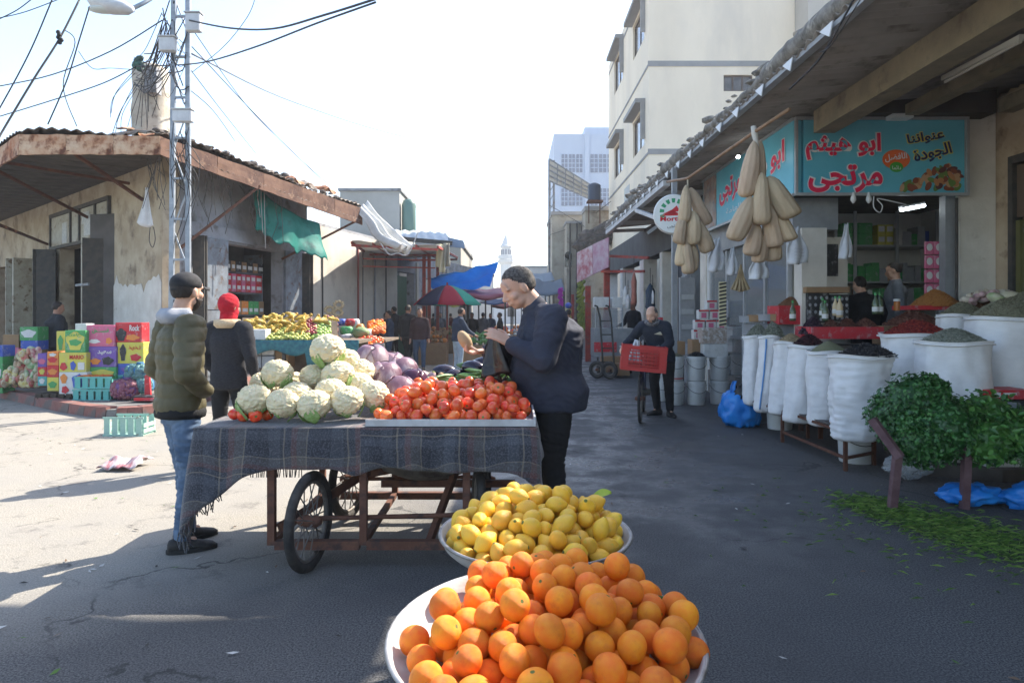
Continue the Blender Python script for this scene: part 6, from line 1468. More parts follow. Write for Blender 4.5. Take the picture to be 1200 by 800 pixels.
# red cabbages
CABB = mat('red_cabbage', (.13,.055,.085), (.30,.20,.235), sc=2.2, rough=.35, bump=.2, bsc=20, c3=(.50,.42,.43), sc3=2.6, lo3=.50, hi3=.66, stretch=(2,2,.6)); CABD = mat('dark_red_cabbage', (.045,.015,.035), (.08,.03,.06), sc=3, rough=.2, stretch=(2,2,.6))
CABP = mat('pale_cut_stem', (.5,.42,.33), rough=.7)
for i,(px,py,Y,r,lab,mm) in enumerate(((436,424,4.95,.125,'red cabbage on top of the cabbage heap behind the cauliflowers',CABB),(451,443,4.72,.115,'red cabbage with a pale outer leaf touching the cauliflowers',CABB),(471,437,4.95,.115,'red cabbage at the back middle of the cabbage heap',CABB),
      (469,459,4.55,.105,'red cabbage at the front of the heap beside the tomatoes',CABB),(485,448,4.75,.095,'darkest, glossy purple cabbage at the right of the heap',CABD),(458,430,5.02,.11,'red cabbage at the far back of the heap',CABB))):
    c = P(px,py,Y); m = MB(); m.ell(c, (r,r,r*.95), Matrix.Rotation(i*1.3,3,'X'), 24, 16, fn=lambda d: 1+.03*noise.noise(d*2+V((i,0,0))))
    o = m.build('red_cabbage', mm, None, smooth=True, label=lab, cat='cabbage', group='red cabbages on the cart')
    for k in range(3):
        a0 = i*1.7+k*2.1; M_ = Matrix.Rotation(a0,3,'Z') @ Matrix.Rotation(.7+.3*k,3,'X'); m = MB()
        m.grid(lambda u,v: c+M_ @ (V((cos((u-.5)*2.3)*sin(.25+v*1.6), sin((u-.5)*2.3)*sin(.25+v*1.6), cos(.25+v*1.6)))*r*(1.035+.012*k+.04*v*(abs(2*u-1)**3)+.015*sin(u*14+v*4)*v)), 12, 9, thick=.004); m.build('outer_leaf', mm, o, smooth=True)
# small goods
GARL = mat('pinkish_garlic', (.55,.40,.38), (.42,.22,.26), sc=5, rough=.55, rv=.2); POT = mat('potato_skin', (.50,.34,.19), (.40,.26,.14), sc=5, rough=.75, rv=.2, bump=.3)
CUC = mat('cucumber_skin', (.055,.13,.03), (.10,.20,.05), sc=5, rough=.4, rv=.3, bump=.3, bsc=14); EGG = mat('aubergine_skin', (.012,.006,.018), rough=.12, spec=.6)
gar = [fruit_mesh('garlic_bulb',[GARL,TOMS],None,12,9,lambda d: 1+.06*sin(7*atan2(d.y,d.x))*(1-d.z**2)+.35*max(0,d.z)**10,1)]
pot = [fruit_mesh('potato',[POT,POT],None,14,10,lambda d: 1+.10*noise.noise(d*1.6),0), fruit_mesh('potato_b',[POT,POT],None,14,10,lambda d: 1+.14*noise.noise(d*1.3+V((5,0,0))),0)]
def region(px0,px1,Y0,Y1):
    return lambda q: (lambda Y: (PX(q.uniform(px0,px1),Y), Y))(q.uniform(Y0,Y1))
pts = packpile(70, region(495,535,4.95,5.12), lambda x,y: 1.03, (.030,.038), .935, seed=8, k=30); place('garlic_bulb', gar, pts, 'pinkish garlic bulb in the heap at the back edge of the cart', 'garlic', 'garlic bulbs on the cart', (1,1,.95), 4, tilt=.6)
pts = packpile(60, region(500,590,4.90,5.05), lambda x,y: 1.02, (.030,.04), .935, seed=9, k=30); place('potato', pot, pts, 'small tan potato in the row behind the cucumbers', 'potato', 'potatoes on the cart', (1.25,.95,.85), 6)
cuc = []
for sd_ in range(3):
    m = MB(); n = 9; pp = [V(((i/n-.5)*2, .10*(1-(2*i/n-1)**2)*(1+sd_*.6), 0)) for i in range(n+1)]; rr_ = [.04+.11*sin(pi*min(1,max(.0,i/n)))**.35 for i in range(n+1)]; rr_[0] = rr_[-1] = .03
    m.tube(pp, rr_, 10); cuc.append(m.mesh('cucumber', CUC, True))
rq = random.Random(12)
def cucs(n, px0, px1, Y0, Y1, L_, zmax, label, group, ang=1.0):
    for i in range(n):
        Y = rq.uniform(Y0,Y1); f = i/n; z = .95+.012+f*(zmax-.86)
        x = PX(rq.uniform(px0,px1),Y); o = link('cucumber', rq.choice(cuc), None, (x,Y,z), (rq.uniform(0,6),rq.uniform(-.12,.12),rq.uniform(-.5,.5)+ang), (L_*rq.uniform(.9,1.1),)*3, label=label, cat='cucumber', group=group)
cucs(26, 500, 548, 4.80, 4.92, .075, .93, 'green cucumber in the heap between the cabbages and the potatoes', 'cucumbers on the cart', .6)
cucs(30, 545, 600, 4.80, 4.98, .085, .98, 'long green courgette in the heap behind the tomatoes near the stallholder', 'courgettes on the cart', 2.6)
for i,(px,py,Y,lab) in enumerate(((522,436,5.02,'glossy black aubergine lying left of the bag at the back of the cart'),(533,441,4.99,'black aubergine lying on its side between the garlic and the potatoes'),(554,431,5.02,'large black aubergine right of the garlic heap'),(566,427,5.06,'black aubergine at the rear below the black bag'))):
    c = P(px,py,Y); m = MB(); d = V((cos(i*1.1),.3,.1*sin(i))).normalized()
    m.tube([c+d*t for t in (-.10,-.09,-.05,0,.05,.085,.10)], [.008,.035,.055,.06,.045,.026,.010], 14); o = m.build('aubergine', EGG, None, smooth=True, label=lab, cat='aubergine', group='aubergines on the cart')
    m = MB(); m.tube([c+d*.075,c+d*.10,c+d*.14],[.032,.022,.007],8); m.build('stem_cap', CUC, o, smooth=True)
m = MB(); 
for i in range(70):
    c = P(rq.uniform(580,606),452,4.75); c.z = .95; d = V((rq.uniform(-1,1),rq.uniform(-.6,.6),rq.uniform(.1,.7))).normalized(); L_ = rq.uniform(.08,.2)
    m.tube([c, c+d*L_*.5+V((0,0,.01)), c+d*L_+V((0,0,-.02))], .006, 5)
m.build('beet_stalks', mat('dark_red_stalk',(.09,.02,.03),(.05,.06,.02),sc=9,rough=.5), None, label='tangle of dark red beet stalks at the right rear of the cart', cat='beet stalks', kind='stuff')
m = MB(); m.box((PX(480,4.8),4.77,.829),(PX(602,4.8),5.14,.934)); m.build('low_crate', CT['brown'], None, label='low board crate raising the cucumbers and potatoes behind the tomatoes', cat='crate')
# held things
m = MB(); m.ell(P(545,399,4.66), (.042,.038,.075), Matrix.Rotation(.55,3,'Y').inverted(), 18, 12, fn=lambda d: 1+.05*noise.noise(d*2)); m.build('potato', POT, None, smooth=True, label='large potato held in the stallholder hand', cat='potato')
m = MB(); bc = P(583,386,4.58)
m.grid(lambda u,v: bc+V(((-.02-.085*v**.6)*cos(u*2*pi)*(1+.28*sin(u*25.1+v*3)+.15*noise.noise(V((u*9,v*4,0))))+.02*v, (.05+.05*v)*sin(u*2*pi)*(1+.35*sin(u*18.8+v*2)), -.30*v+.02*sin(u*12)*v)), 40, 14, thick=.003)
m.build('black_bag', mat('black_plastic_film',(.012,.012,.013),(.03,.022,.02),sc=6,rough=.25,bump=.8,bsc=25), None, smooth=True, label='black plastic bag hanging from the stallholder hand over the cart', cat='bag')
m = MB(); lc = P(587,430,4.9)
for i in range(160):
    p = V((PX(rq.uniform(582,602),5.12),rq.uniform(5.05,5.2),.83+rq.random()*.32)); d = V((rq.uniform(-1,1),-.4,rq.uniform(-1,1))).normalized()*.03; e = d.orthogonal()
    m.add([p-d,p+e*.5,p+d,p-e*.5],[(0,1,2,3)])
m.build('leafy_greens', mat('bright_leaf',(.16,.36,.05),(.26,.45,.10),sc=8,rough=.5), None, label='bright leafy greens standing behind the black bag', cat='greens', kind='stuff')
# ---------------------------------------------------------------- pans of lemons and oranges in front
PANM = mat('pale_worn_enamel', (.50,.49,.47), (.40,.385,.36), sc=3, rough=.45, bump=.15, c3=(.22,.19,.16), sc3=5, lo3=.58, hi3=.72)
def pan(c, R, label, tiltx):
    r = thing('round_pan', label, 'pan', c); r.rotation_euler = (tiltx,0,0)
    m = MB(); dp = .055; prof = [(.01,-dp),(R*.90,-dp),(R*.97,-dp*.55),(R,0),(R+.006,.006),(R+.004,.012),(R-.006,.008),(R*.96,-dp*.5),(R*.89,-dp+.006),(.01,-dp+.006)]
    m.lathe(prof, (0,0,0), 64, wob=lambda t,z: .006*noise.noise(V((cos(t)*2,sin(t)*2,R)))); o = link('dish', m.mesh('dish', PANM, True), r)
    m = MB(); pts_ = [V(((R+.004)*cos(t),(R+.004)*sin(t),.006)) for t in [2*pi*k/64 for k in range(65)]]; m.tube(pts_, .0065, 6); link('rolled_rim', m.mesh('rolled_rim', mat('dull_rim',(.35,.34,.33),(.2,.18,.16),sc=12,rough=.4,metal=.5), True), r)
    return r
OC = V((.095,1.97,.55)); OR = .446; LC = V((.095,2.80,.58)); LR = .386
pan(OC, OR, 'big round metal pan heaped with oranges in the foreground', radians(3)); pan(LC, LR, 'round metal pan heaped with lemons behind the oranges', radians(1))
for c,R,lab in ((OC,.27,'dark steel drum carrying the pan of oranges'),(LC,.25,'dark steel drum carrying the pan of lemons')):
    m = MB(); z1_ = c.z-.075; m.lathe([(R*.96,0),(R,.01),(R,z1_*.33),(R*1.02,z1_*.345),(R,z1_*.36),(R,z1_*.66),(R*1.02,z1_*.675),(R,z1_*.69),(R,z1_-.01),(R*.96,z1_)], (c.x,c.y,0), 32); m.build('steel_drum', mat('dark_drum',(.035,.04,.05),(.07,.05,.04),sc=5,rough=.6), None, ang=35, label=lab, cat='drum')
ORG = mat('orange_peel', (.91,.20,.005), (.94,.29,.008), sc=1.3, rough=.46, bump=.5, bsc=30, rv=.18, spec=.4, c3=(.70,.13,.01), sc3=.9, lo3=.55, hi3=.8); ORS = mat('orange_stem_scar', (.12,.14,.03), rough=.8)
org = [fruit_mesh('orange_a',[ORG,ORS],None,32,24,lambda d: 1-.05*max(0,d.z)**30+.012*noise.noise(d*2),1), fruit_mesh('orange_b',[ORG,ORS],None,32,24,lambda d: 1+.02*noise.noise(d*1.5+V((4,0,0)))-.04*max(0,d.z)**20,1)]
def ocirc(R,cx,cy): 
    def f(q):
        while True:
            x, y = q.uniform(-R,R), q.uniform(-R,R)
            if x*x+y*y < R*R: return cx+x, cy+y
    return f
def omound(x,y):
    dx, dy = (x-OC.x-.03)/.46, (y-OC.y-.02)/.50; r = sqrt(dx*dx+dy*dy)
    m_ = OC.z+.035+.115*max(0,1-r**2.6)+(y-OC.y)*.04
    if x < OC.x-.21 and y > OC.y-.0: m_ -= .035+(OC.x-.21-x)*.5
    return m_
pts = packpile(200, ocirc(.42,OC.x,OC.y), omound, (.038,.0455), OC.z-.048, seed=21, k=90, squash=.97)
pts += [(OC.x-.345,OC.y-.06,OC.z+.0,.043)] if not any((p[0]-OC.x+.345)**2+(p[1]-OC.y+.06)**2 < .005 for p in pts) else []
place('orange', org, pts, 'orange in the heap on the foreground pan', 'orange', 'oranges heaped on the pan', (1,1,.97), 9)
LEM = mat('lemon_peel', (.84,.49,.03), (.78,.43,.035), sc=1.4, rough=.4, bump=.3, bsc=22, rv=.16, spec=.45, c3=(.52,.46,.06), sc3=1.0, lo3=.62, hi3=.75)
lem = [fruit_mesh('lemon_a',[LEM,ORS],None,24,18,lambda d: 1+.22*abs(d.z)**14+.02*noise.noise(d*2),1), fruit_mesh('lemon_b',[LEM,ORS],None,24,18,lambda d: 1+.30*max(0,d.z)**12+.12*max(0,-d.z)**12+.03*noise.noise(d*1.6+V((3,0,0))),1)]
def lmound(x,y):
    r = sqrt(((x-LC.x-.01)/.39)**2+((y-LC.y)/.40)**2); return LC.z+.015+.155*max(0,1-r**2)+(y-LC.y)*.05
pts = packpile(230, ocirc(.345,LC.x,LC.y), lmound, (.031,.037), LC.z-.048, seed=22, k=70, squash=.95)
place('lemon', lem, pts, 'yellow lemon in the heap on the pan behind the oranges', 'lemon', 'lemons heaped on the pan', (1,1,1.2), 10)
def single_leaf(c, d, n, L_, w_, m_, label):
    d = V(d).normalized(); n = V(n).normalized(); s_ = d.cross(n); c = V(c); m = MB()
    m.grid(lambda u,v: c+d*L_*v+s_*(w_*(2*u-1)*sin(pi*(.04+.92*v))**.8)+n*(.012*sin(v*3)+.010*(2*u-1)**2), 6, 10, thick=.001); m.build('leaf', m_, None, smooth=True, label=label, cat='leaf')
LYG = mat('yellow_green_leaf', (.32,.42,.04), (.42,.46,.06), sc=20, rough=.45); LDG = mat('dark_citrus_leaf', (.06,.17,.03), rough=.35)
single_leaf(P(694,584,2.95), (.9,-.1,.25), (-.1,-.6,1), .085, .022, LYG, 'bright yellow-green leaf sticking up at the right rear of the lemons')
single_leaf(P(766,700,2.10), (.7,-.3,-.5), (.3,-.6,.8), .07, .014, LDG, 'dark green leaf on the oranges at the right of the heap'); single_leaf(P(768,706,2.08), (-.9,.1,-.1), (.1,-.6,1), .05, .011, LDG, 'small green leaf beside the dark leaf on the oranges')
# ---------------------------------------------------------------- sacks of spices and dried goods
SACK = mat('white_woven_sack', (.76,.75,.74), (.68,.67,.66), sc=4, rough=.6, bump=.35, bsc=120, stretch=(1,1,2.2))
SACKB = mat('blue_sack_stripe', (.12,.28,.55), rough=.6)
def grain_mats(name, c1, c2, c3): return [mat(name+'_%d'%i, c, rough=.9) for i,c in enumerate((c1,c2,c3))]
GR = dict(olive=grain_mats('olive_herb',(.20,.19,.12),(.13,.12,.08),(.28,.26,.17)), greyherb=grain_mats('grey_herb',(.22,.23,.18),(.14,.15,.11),(.32,.33,.27)),
  dark=grain_mats('dark_hibiscus',(.045,.018,.022),(.02,.012,.014),(.08,.03,.035)), black=grain_mats('black_dried_fruit',(.03,.028,.03),(.015,.015,.016),(.07,.062,.06)),
  red=grain_mats('dried_chilli',(.26,.03,.025),(.14,.015,.018),(.36,.06,.04)), beige=grain_mats('beige_seed',(.38,.29,.17),(.27,.20,.12),(.48,.38,.24)),
  orange=grain_mats('orange_spice',(.36,.15,.04),(.25,.10,.03),(.42,.2,.06)), brown=grain_mats('brown_spice',(.16,.075,.035),(.10,.045,.025),(.24,.12,.06)),
  date=grain_mats('brown_date',(.12,.045,.03),(.07,.025,.018),(.20,.09,.06)), purple=grain_mats('dark_purple_date',(.04,.022,.035),(.02,.013,.02),(.08,.05,.065)), powder=grain_mats('olive_powder',(.16,.16,.09),(.12,.12,.07),(.20,.20,.12)))
def mound(c, rx, ry, h, mats, label, cat, gs=.009, n=1500, seed=0, elong=1.6, powder=False, name='spice_mound', flatk=.25):
    c = V(c); q = random.Random(seed+int(abs(c.x)*100)); m = MB()
    def hz(r,a): return h*(1-r**1.5)*(1+.10*noise.noise(V((cos(a)*r*2,sin(a)*r*2,seed))))+.010*noise.noise(V((cos(a)*r*9,sin(a)*r*9,seed)))*(1-r)
    nr, na = 12, 32
    vs = [c+V((0,0,hz(0,0)))]; 
    for i in range(1,nr+1):
        for j in range(na): r = i/nr; a = 2*pi*j/na; vs.append(c+V((rx*r*cos(a), ry*r*sin(a), hz(r,a))))
    fs = [(0,1+j,1+(j+1)%na) for j in range(na)]+[(1+i*na+j,1+(i+1)*na+j,1+(i+1)*na+(j+1)%na,1+i*na+(j+1)%na) for i in range(nr-1) for j in range(na)]
    m.add(vs, fs, 0); lo = len(m.f)
    if not powder:
        for k in range(n):
            r = sqrt(q.random()); a = q.uniform(-pi,pi*.15) if q.random() < .85 else q.random()*2*pi; p = c+V((rx*r*cos(a), ry*r*sin(a), hz(r,a)+gs*.25))
            d = V((q.gauss(0,1),q.gauss(0,1),q.gauss(0,.45))).normalized(); e = d.cross(V((q.gauss(0,1),q.gauss(0,1),1))).normalized(); f = d.cross(e); g_ = gs*q.uniform(.6,1.4)
            A,B,C_,D_ = p+d*g_*elong, p+e*g_*.6, p-d*g_*elong, p-e*g_*.6; T = p+f*g_*.5*(1 if f.z > 0 else -1)
            m.add([A,B,C_,D_,T],[(0,1,4),(1,2,4),(2,3,4),(3,0,4)], q.randrange(3))
    return m.build(name, mats, None, smooth=False if not powder else True, label=label, cat=cat, kind='stuff')
def sack(px, w_px, ytop, ybot, Y, label, group, lean=0, stripe=False, ridg=.012, bulge=.06, zb=None, taper=.0, slump=0):
    """woven sack: returns rim centre and radius"""
    r = w_px/2/800*Y; zt = PZ(ytop,Y-r*.6); z0 = zb if zb is not None else PZ(ybot,Y-r); x = PX(px,Y)
    R = thing('sack', label, 'sack', (x,Y,z0), group); H = zt-z0; sd = px*.37
    prof = [(.55,0),(.86,.015),(.97,.07),(1.0,.2),(1.0+bulge*.6,.45),(1.0,.7),(.97,.85),(.98,.94),(1.0,.985),(1.03,1.0)]
    n = 56; m = MB(); vs = []; NP = 40
    def rad(f):
        for (a,fa),(b,fb) in zip(prof,prof[1:]):
            if f <= fb: t = (f-fa)/(fb-fa); return a+(b-a)*t
        return prof[-1][0]
    def pt(f,t):
        k = rad(f)*(1-taper*(1-f)); wv = ridg*(noise.noise(V((cos(t)*1.2+sd,sin(t)*1.2,f*H*52)))*.8+noise.noise(V((cos(t)*3,sin(t)*3+sd,f*H*60)))*.5)
        lo = .07*noise.noise(V((cos(t)*1.5+sd,sin(t)*1.5,f*2)))+.03*noise.noise(V((cos(t)*3+sd,sin(t)*3,f*5)))
        rr_ = r*k+wv*(.3 if f > .95 else 1)+lo*r*2
        return V((x+rr_*cos(t)+lean*(1-f)**1.5*H, Y+rr_*sin(t)*.92, z0+H*f+(.008*sin(3*t+sd) if f > .9 else 0)-slump*(1-f)*max(0,-cos(t+.3))*.0))
    for i in range(NP+1):
        for j in range(n): vs.append(pt(i/NP, 2*pi*j/n))
    fs = [(i*n+j,i*n+(j+1)%n,(i+1)*n+(j+1)%n,(i+1)*n+j) for i in range(NP) for j in range(n)]+[tuple(range(n-1,-1,-1))]
    m.add(vs, fs); 
    # inside lip
    ring_o = [pt(1,2*pi*j/n) for j in range(n)]; cc = V((x,Y,zt)); 
    lip = [cc+(p-cc)*.94+V((0,0,-.004)) for p in ring_o]; low = [cc+(p-cc)*.93+V((0,0,-.06)) for p in ring_o]
    m.add(ring_o+lip+low, [(j,(j+1)%n,n+(j+1)%n,n+j) for j in range(n)]+[(n+j,n+(j+1)%n,2*n+(j+1)%n,2*n+j) for j in range(n)])
    body = m.build('sack_body', SACK, R, smooth=True)
    m = MB(); hem = [cc+(p-cc)*1.012+V((0,0,-.030)) for p in ring_o]+[]; m.tube(hem+[hem[0]], .007, 5); m.build('rolled_hem', SACK, R, smooth=True)
    if stripe:
        m = MB(); pts_ = [pt(f/20,-pi*.72)+V((-.004,-.004,0)) for f in range(1,20)]; m.tube(pts_, .010, 5); m.build('blue_stripe', SACKB, R, smooth=True)
    return cc, r
GRP = 'open sacks outside the spice shop'
S_ = [
 (885,27,393,478,8.75,'narrow white sack of grey-green leaves, leftmost standing on the rack','greyherb',.15,False,.9),
 (903,26,393,487,8.35,'white sack with a blue edge stripe under the grey-green leaf mound','greyherb',.17,True,.9),
 (924,34,400,494,7.95,'white sack of beige seeds, third from the left on the rack','beige',.10,False,.8),
 (944,38,404,499,7.55,'white sack of dark hibiscus, creased low down, fourth on the rack','dark',.12,False,.85),
 (968,44,411,505,7.15,'white sack of olive-green powder beside the black-topped one','powder',.11,False,.8),
 (1011,68,416,512,6.5,'wrinkled white sack of black dried fruit in front above the lone bucket','black',.11,False,.75),
]
rack_z = .36
for i,(px,w_,yt,yb,Y,lab,g_,mh,st_,mr_) in enumerate(S_):
    cc, r = sack(px,w_,yt,yb,Y,lab,GRP,lean=-.10 if i in (1,2,3,5) else -.03,stripe=st_,zb=rack_z-.06-.03*(i%2),ridg=.020 if i==5 else .008,taper=.12)
    mound(cc+V((.03,0,-.015)), r*.93, r*.86, mh, GR[g_], {'greyherb':'grey-green dried leaf heap in the %s'%('leftmost sack' if i==0 else 'blue-edged sack'),'beige':'beige seed heap in the third sack on the rack','dark':'dark hibiscus heap in the fourth sack on the rack','powder':'smooth olive-green powder cone in the fifth sack on the rack','black':'black dried fruit heap in the wrinkled front sack'}[g_], 'spice', seed=i, gs=.013 if g_ in('greyherb','dark','black') else .006, powder=g_=='powder', n=1300)
T_ = [
 (1073,76,391,500,6.95,'white sack of red chillies behind the parsley table','red',.14,.22),
 (1117,78,400,505,6.35,'wide white sack of grey-green herb right above the parsley','greyherb',.13,.12),
 (1128,54,368,470,7.6,'white sack of olive herb at the back left of the two tallest','olive',.15,.45),
 (1182,92,371,462,6.75,'tall wide white sack of olive herb at the right edge of the picture','olive',.20,.42),
 (1203,70,352,440,7.75,'white sack of olive herb half out of the picture behind the tall one','olive',.12,.5)]
for i,(px,w_,yt,yb,Y,lab,g_,mh,zb) in enumerate(T_):
    cc, r = sack(px,w_,yt,yb,Y,lab,GRP,zb=zb,ridg=.005,bulge=.08)
    mound(cc+V((0,0,-.015)), r*.93, r*.86, mh, GR[g_], ['red dried chilli heap above the sack behind the parsley','grey-green herb heap in the sack above the parsley','olive herb heap in the back left tall sack','large olive herb heap in the tall sack at the right edge','olive herb heap cut off by the right edge of the picture'][i], 'spice', seed=20+i, gs=.013 if g_=='red' else .007, n=2200)
# low platform and rack under the sacks
m = MB(); m.prism([(PX(1040,6.6),6.3),(PX(1180,5.9),5.95),(5.9,6.2),(5.9,8.4),(PX(1035,7.4),7.4)], .004, .118); m.build('low_platform', mat('platform_boards',(.12,.10,.085),(.08,.07,.06),sc=4,rough=.9), None, label='low dark board platform under the back sacks', cat='platform')
m = MB(); m.box((PX(1101,7.6),7.25,.12),(PX(1150,7.6)+.1,8.1,.44)); m.build('wooden_box', MATS['platform_boards'], None, label='dark wooden box lifting the two back left sacks', cat='box')
rack = thing('sack_rack', 'low rusty angle-iron rack carrying the front row of sacks', 'rack', (PX(950,7.5),7.5,0))
fa = [V((PX(921,7.75),7.85,0)), V((PX(990,6.35)+.04,6.42,0))]; ra = [fa[0]+V((.40,.25,0)), fa[1]+V((.40,.25,0))]; la = [V((PX(872,8.95),8.95,0)), V((PX(872,8.95)+.4,9.1,0))]
for p in fa+ra+la:
    m = MB(); m.bar(p, p+V((0,0,rack_z)), .032, .032, up=(0,1,0)); m.build('leg', RUSTD, rack)
for a,b,z in ((fa[0],fa[1],rack_z),(ra[0],ra[1],rack_z),(fa[0],ra[0],rack_z),(fa[1],ra[1],rack_z),(fa[0],fa[1],.12),(fa[1],ra[1],.12),(la[0],fa[0],rack_z),(la[1],ra[0],rack_z)):
    m = MB(); d = (b-a).normalized()*.022; m.bar(a+d+V((0,0,z)), b-d+V((0,0,z)), .026, .026); m.build('rail', RUSTD, rack)
m = MB(); m.prism([(p.x,p.y) for p in (la[0],fa[0],fa[1],ra[1],ra[0],la[1])], rack_z+.018, rack_z+.028); m.build('rack_boards', MATS['platform_boards'], rack)
# ---- buckets
BUCK = mat('white_plastic_bucket', (.58,.59,.58), (.50,.50,.48), sc=3, rough=.45, c3=(.36,.34,.30), sc3=6, lo3=.62, hi3=.75)
bk_n = 0
def bucket(x, Y, z, r, h, label, lid=None, group='white plastic buckets', band=None):
    R = thing('bucket', label, 'bucket', (x,Y,z), group); m = MB()
    m.lathe([(r*.86,0),(r*.88,.008),(r*.96,h*.78),(r*1.03,h*.785),(r*1.03,h*.81),(r*.975,h*.815),(r*.985,h*.89),(r*1.05,h*.895),(r*1.05,h*.92),(r,h*.925),(r*1.0,h*.985),(r*1.04,h*.99),(r*1.03,h),(r*.97,h),(r*.95,h*.9),(r*.86,.02),(.01,.02)], (x,Y,z), 32); m.build('pail', BUCK, R, ang=40)
    m = MB(); pts_ = [V((x+r*1.06*cos(t), Y+r*1.06*sin(t)-.004, z+h*.85-abs(sin(t))*.0+(-.16*h*2.2)*max(0,-sin(t)))) for t in [-pi+pi*k/12 for k in range(13)]]; m.tube(pts_, .004, 5); m.build('wire_handle', DARKF, R)
    if lid: m = MB(); m.lathe([(r*.9,h),(r*1.05,h+.004),(r*1.05,h+.018),(.01,h+.02)], (x,Y,z), 32); m.build('lid', lid, R, ang=40)
    if band: m = MB(); m.lathe([(r*.885,.03),(r*.91,.03),(r*.915,.05),(r*.89,.05)], (x,Y,z), 32, cap=False); m.build('red_band', band, R)
    return R
HB = .395
def stack2(px, ybase, Yoff, r, lab, **k):
    g_ = G(px, ybase); g_.y += Yoff; g_.x = PX(px,g_.y)
    bucket(g_.x,g_.y,0,r,HB*.97,'lower '+lab); bucket(g_.x,g_.y,HB*.985,r,HB,'upper '+lab, **k); return g_
RB = mat('red_band', (.5,.05,.05), rough=.5)
ga = stack2(790.5,475,.16,.155,'white bucket of the pair beside the awning post',band=RB); gb_ = stack2(816,475,.16,.155,'white bucket of the pair second from the awning post')
gc = stack2(843,474,.16,.160,'stained white bucket of the pair under the white crate'); gd = stack2(866,470,.35,.15,'white bucket of the pair behind the blue bag')
ge = stack2(775,474,.55,.14,'white bucket of the pair partly hidden behind the bicycle man')
mound((ga.x,ga.y,HB*1.97), .14,.13,.05, GR['olive'], 'green leafy filling in the bucket beside the post','herb',seed=41,n=400); mound((gb_.x,gb_.y,HB*1.97), .14,.13,.07, GR['black'], 'black olives heaped in the second bucket from the post','olives',seed=42,n=500,gs=.012)
g_ = G(921,505); bucket(g_.x,g_.y+.2,0,.17,.36,'grey-white bucket standing under the rack behind the blue bag')
g_ = G(1014,545); bucket(g_.x,g_.y+.18,0,.178,.37,'lone white bucket on the ground beneath the wrinkled front sack',lid=BUCK)
# small sack and crate on the buckets
cc, r = sack(861,30,382,425,gd.y-.02,'small white sack of dark fruit sitting on the bucket behind the blue bag',GRP,zb=HB*1.99,ridg=.012,bulge=.0,taper=.2); mound(cc+V((0,0,-.05)), r*.9,r*.85,.06, GR['date'], 'dark fruit inside the small sack on the bucket','dried fruit',seed=51,n=400,gs=.014)
def boxat(px0,px1,py0,py1,Y,c,label,group,depth=.3,bev=.006,mt=None,prints=(),cat='box',name='carton'):
    a, b = P(px0,py1,Y), P(px1,py0,Y); m = MB(); m.box((a.x,Y,a.z),(b.x,Y+depth,b.z),bev=bev); o = m.build(name, mt or CT[c], None, label=label, cat=cat, group=group)
    for (x0_,z0_,x1_,z1_,cc_) in prints:
        k = MB(); k.box((a.x+(b.x-a.x)*x0_,Y-.005,a.z+(b.z-a.z)*z0_),(a.x+(b.x-a.x)*x1_,Y-.001,a.z+(b.z-a.z)*z1_)); k.build('printed_patch', CT[cc_], o)
    return o
boxat(825,853,403,419,gc.y-.14,'white','plain white carton on top of the stained bucket pair',None)
boxat(823,852,384,402.6,gc.y-.13,'grey','clear tub of packed nuts on the white carton',None,name='tub',mt=mat('packed_nuts',(.45,.38,.33),(.28,.22,.18),sc=30,rough=.4,c3=(.6,.6,.6),sc3=14))
k_ = 0
for row,(y0_,y1_,xs_) in enumerate(((352,362.5,(828.5,)),(363,374,(819,832)),(375,386,(814.5,827.5,840)),(386.5,397.5,(813,826,839)))):
    for j,x_ in enumerate(xs_):
        boxat(x_,x_+11.6,y0_,y1_,11.35+.02*row,'white','%s small red-edged white box in the %s row of the little pyramid'%(['left','right','far right'][j] if len(xs_)>1 else 'single',['top','second','third','bottom'][row]),'small red-edged white boxes',depth=.16,prints=((0,.82,1,1,'red'),(.25,.15,.75,.7,'pink')))
boxat(811,824,398,416,11.3,'brown','brown carton on the ground level left of the stained buckets',None); m = MB(); 
a = P(843,330,9.7); b = P(851,382,9.7); m.box((a.x,9.7,b.z),(b.x,9.73,a.z)); sp_ = m.build('striped_strip', mat('pale_strip',(.6,.55,.35),rough=.6), None, label='hanging black and cream striped strip beside the small box pyramid', cat='strip')
for i in range(12):
    z = b.z+(a.z-b.z)*(i+.5)/12; m = MB(); m.add([(a.x-.003,9.694,z-.025),(b.x+.003,9.694,z-.005),(b.x+.003,9.694,z+.02),(a.x-.003,9.694,z),(a.x-.003,9.699,z-.025),(b.x+.003,9.699,z-.005),(b.x+.003,9.699,z+.02),(a.x-.003,9.699,z)],[(0,1,2,3),(7,6,5,4),(0,4,5,1),(1,5,6,2),(2,6,7,3),(3,7,4,0)]); m.build('stripe', CT['black'], sp_)
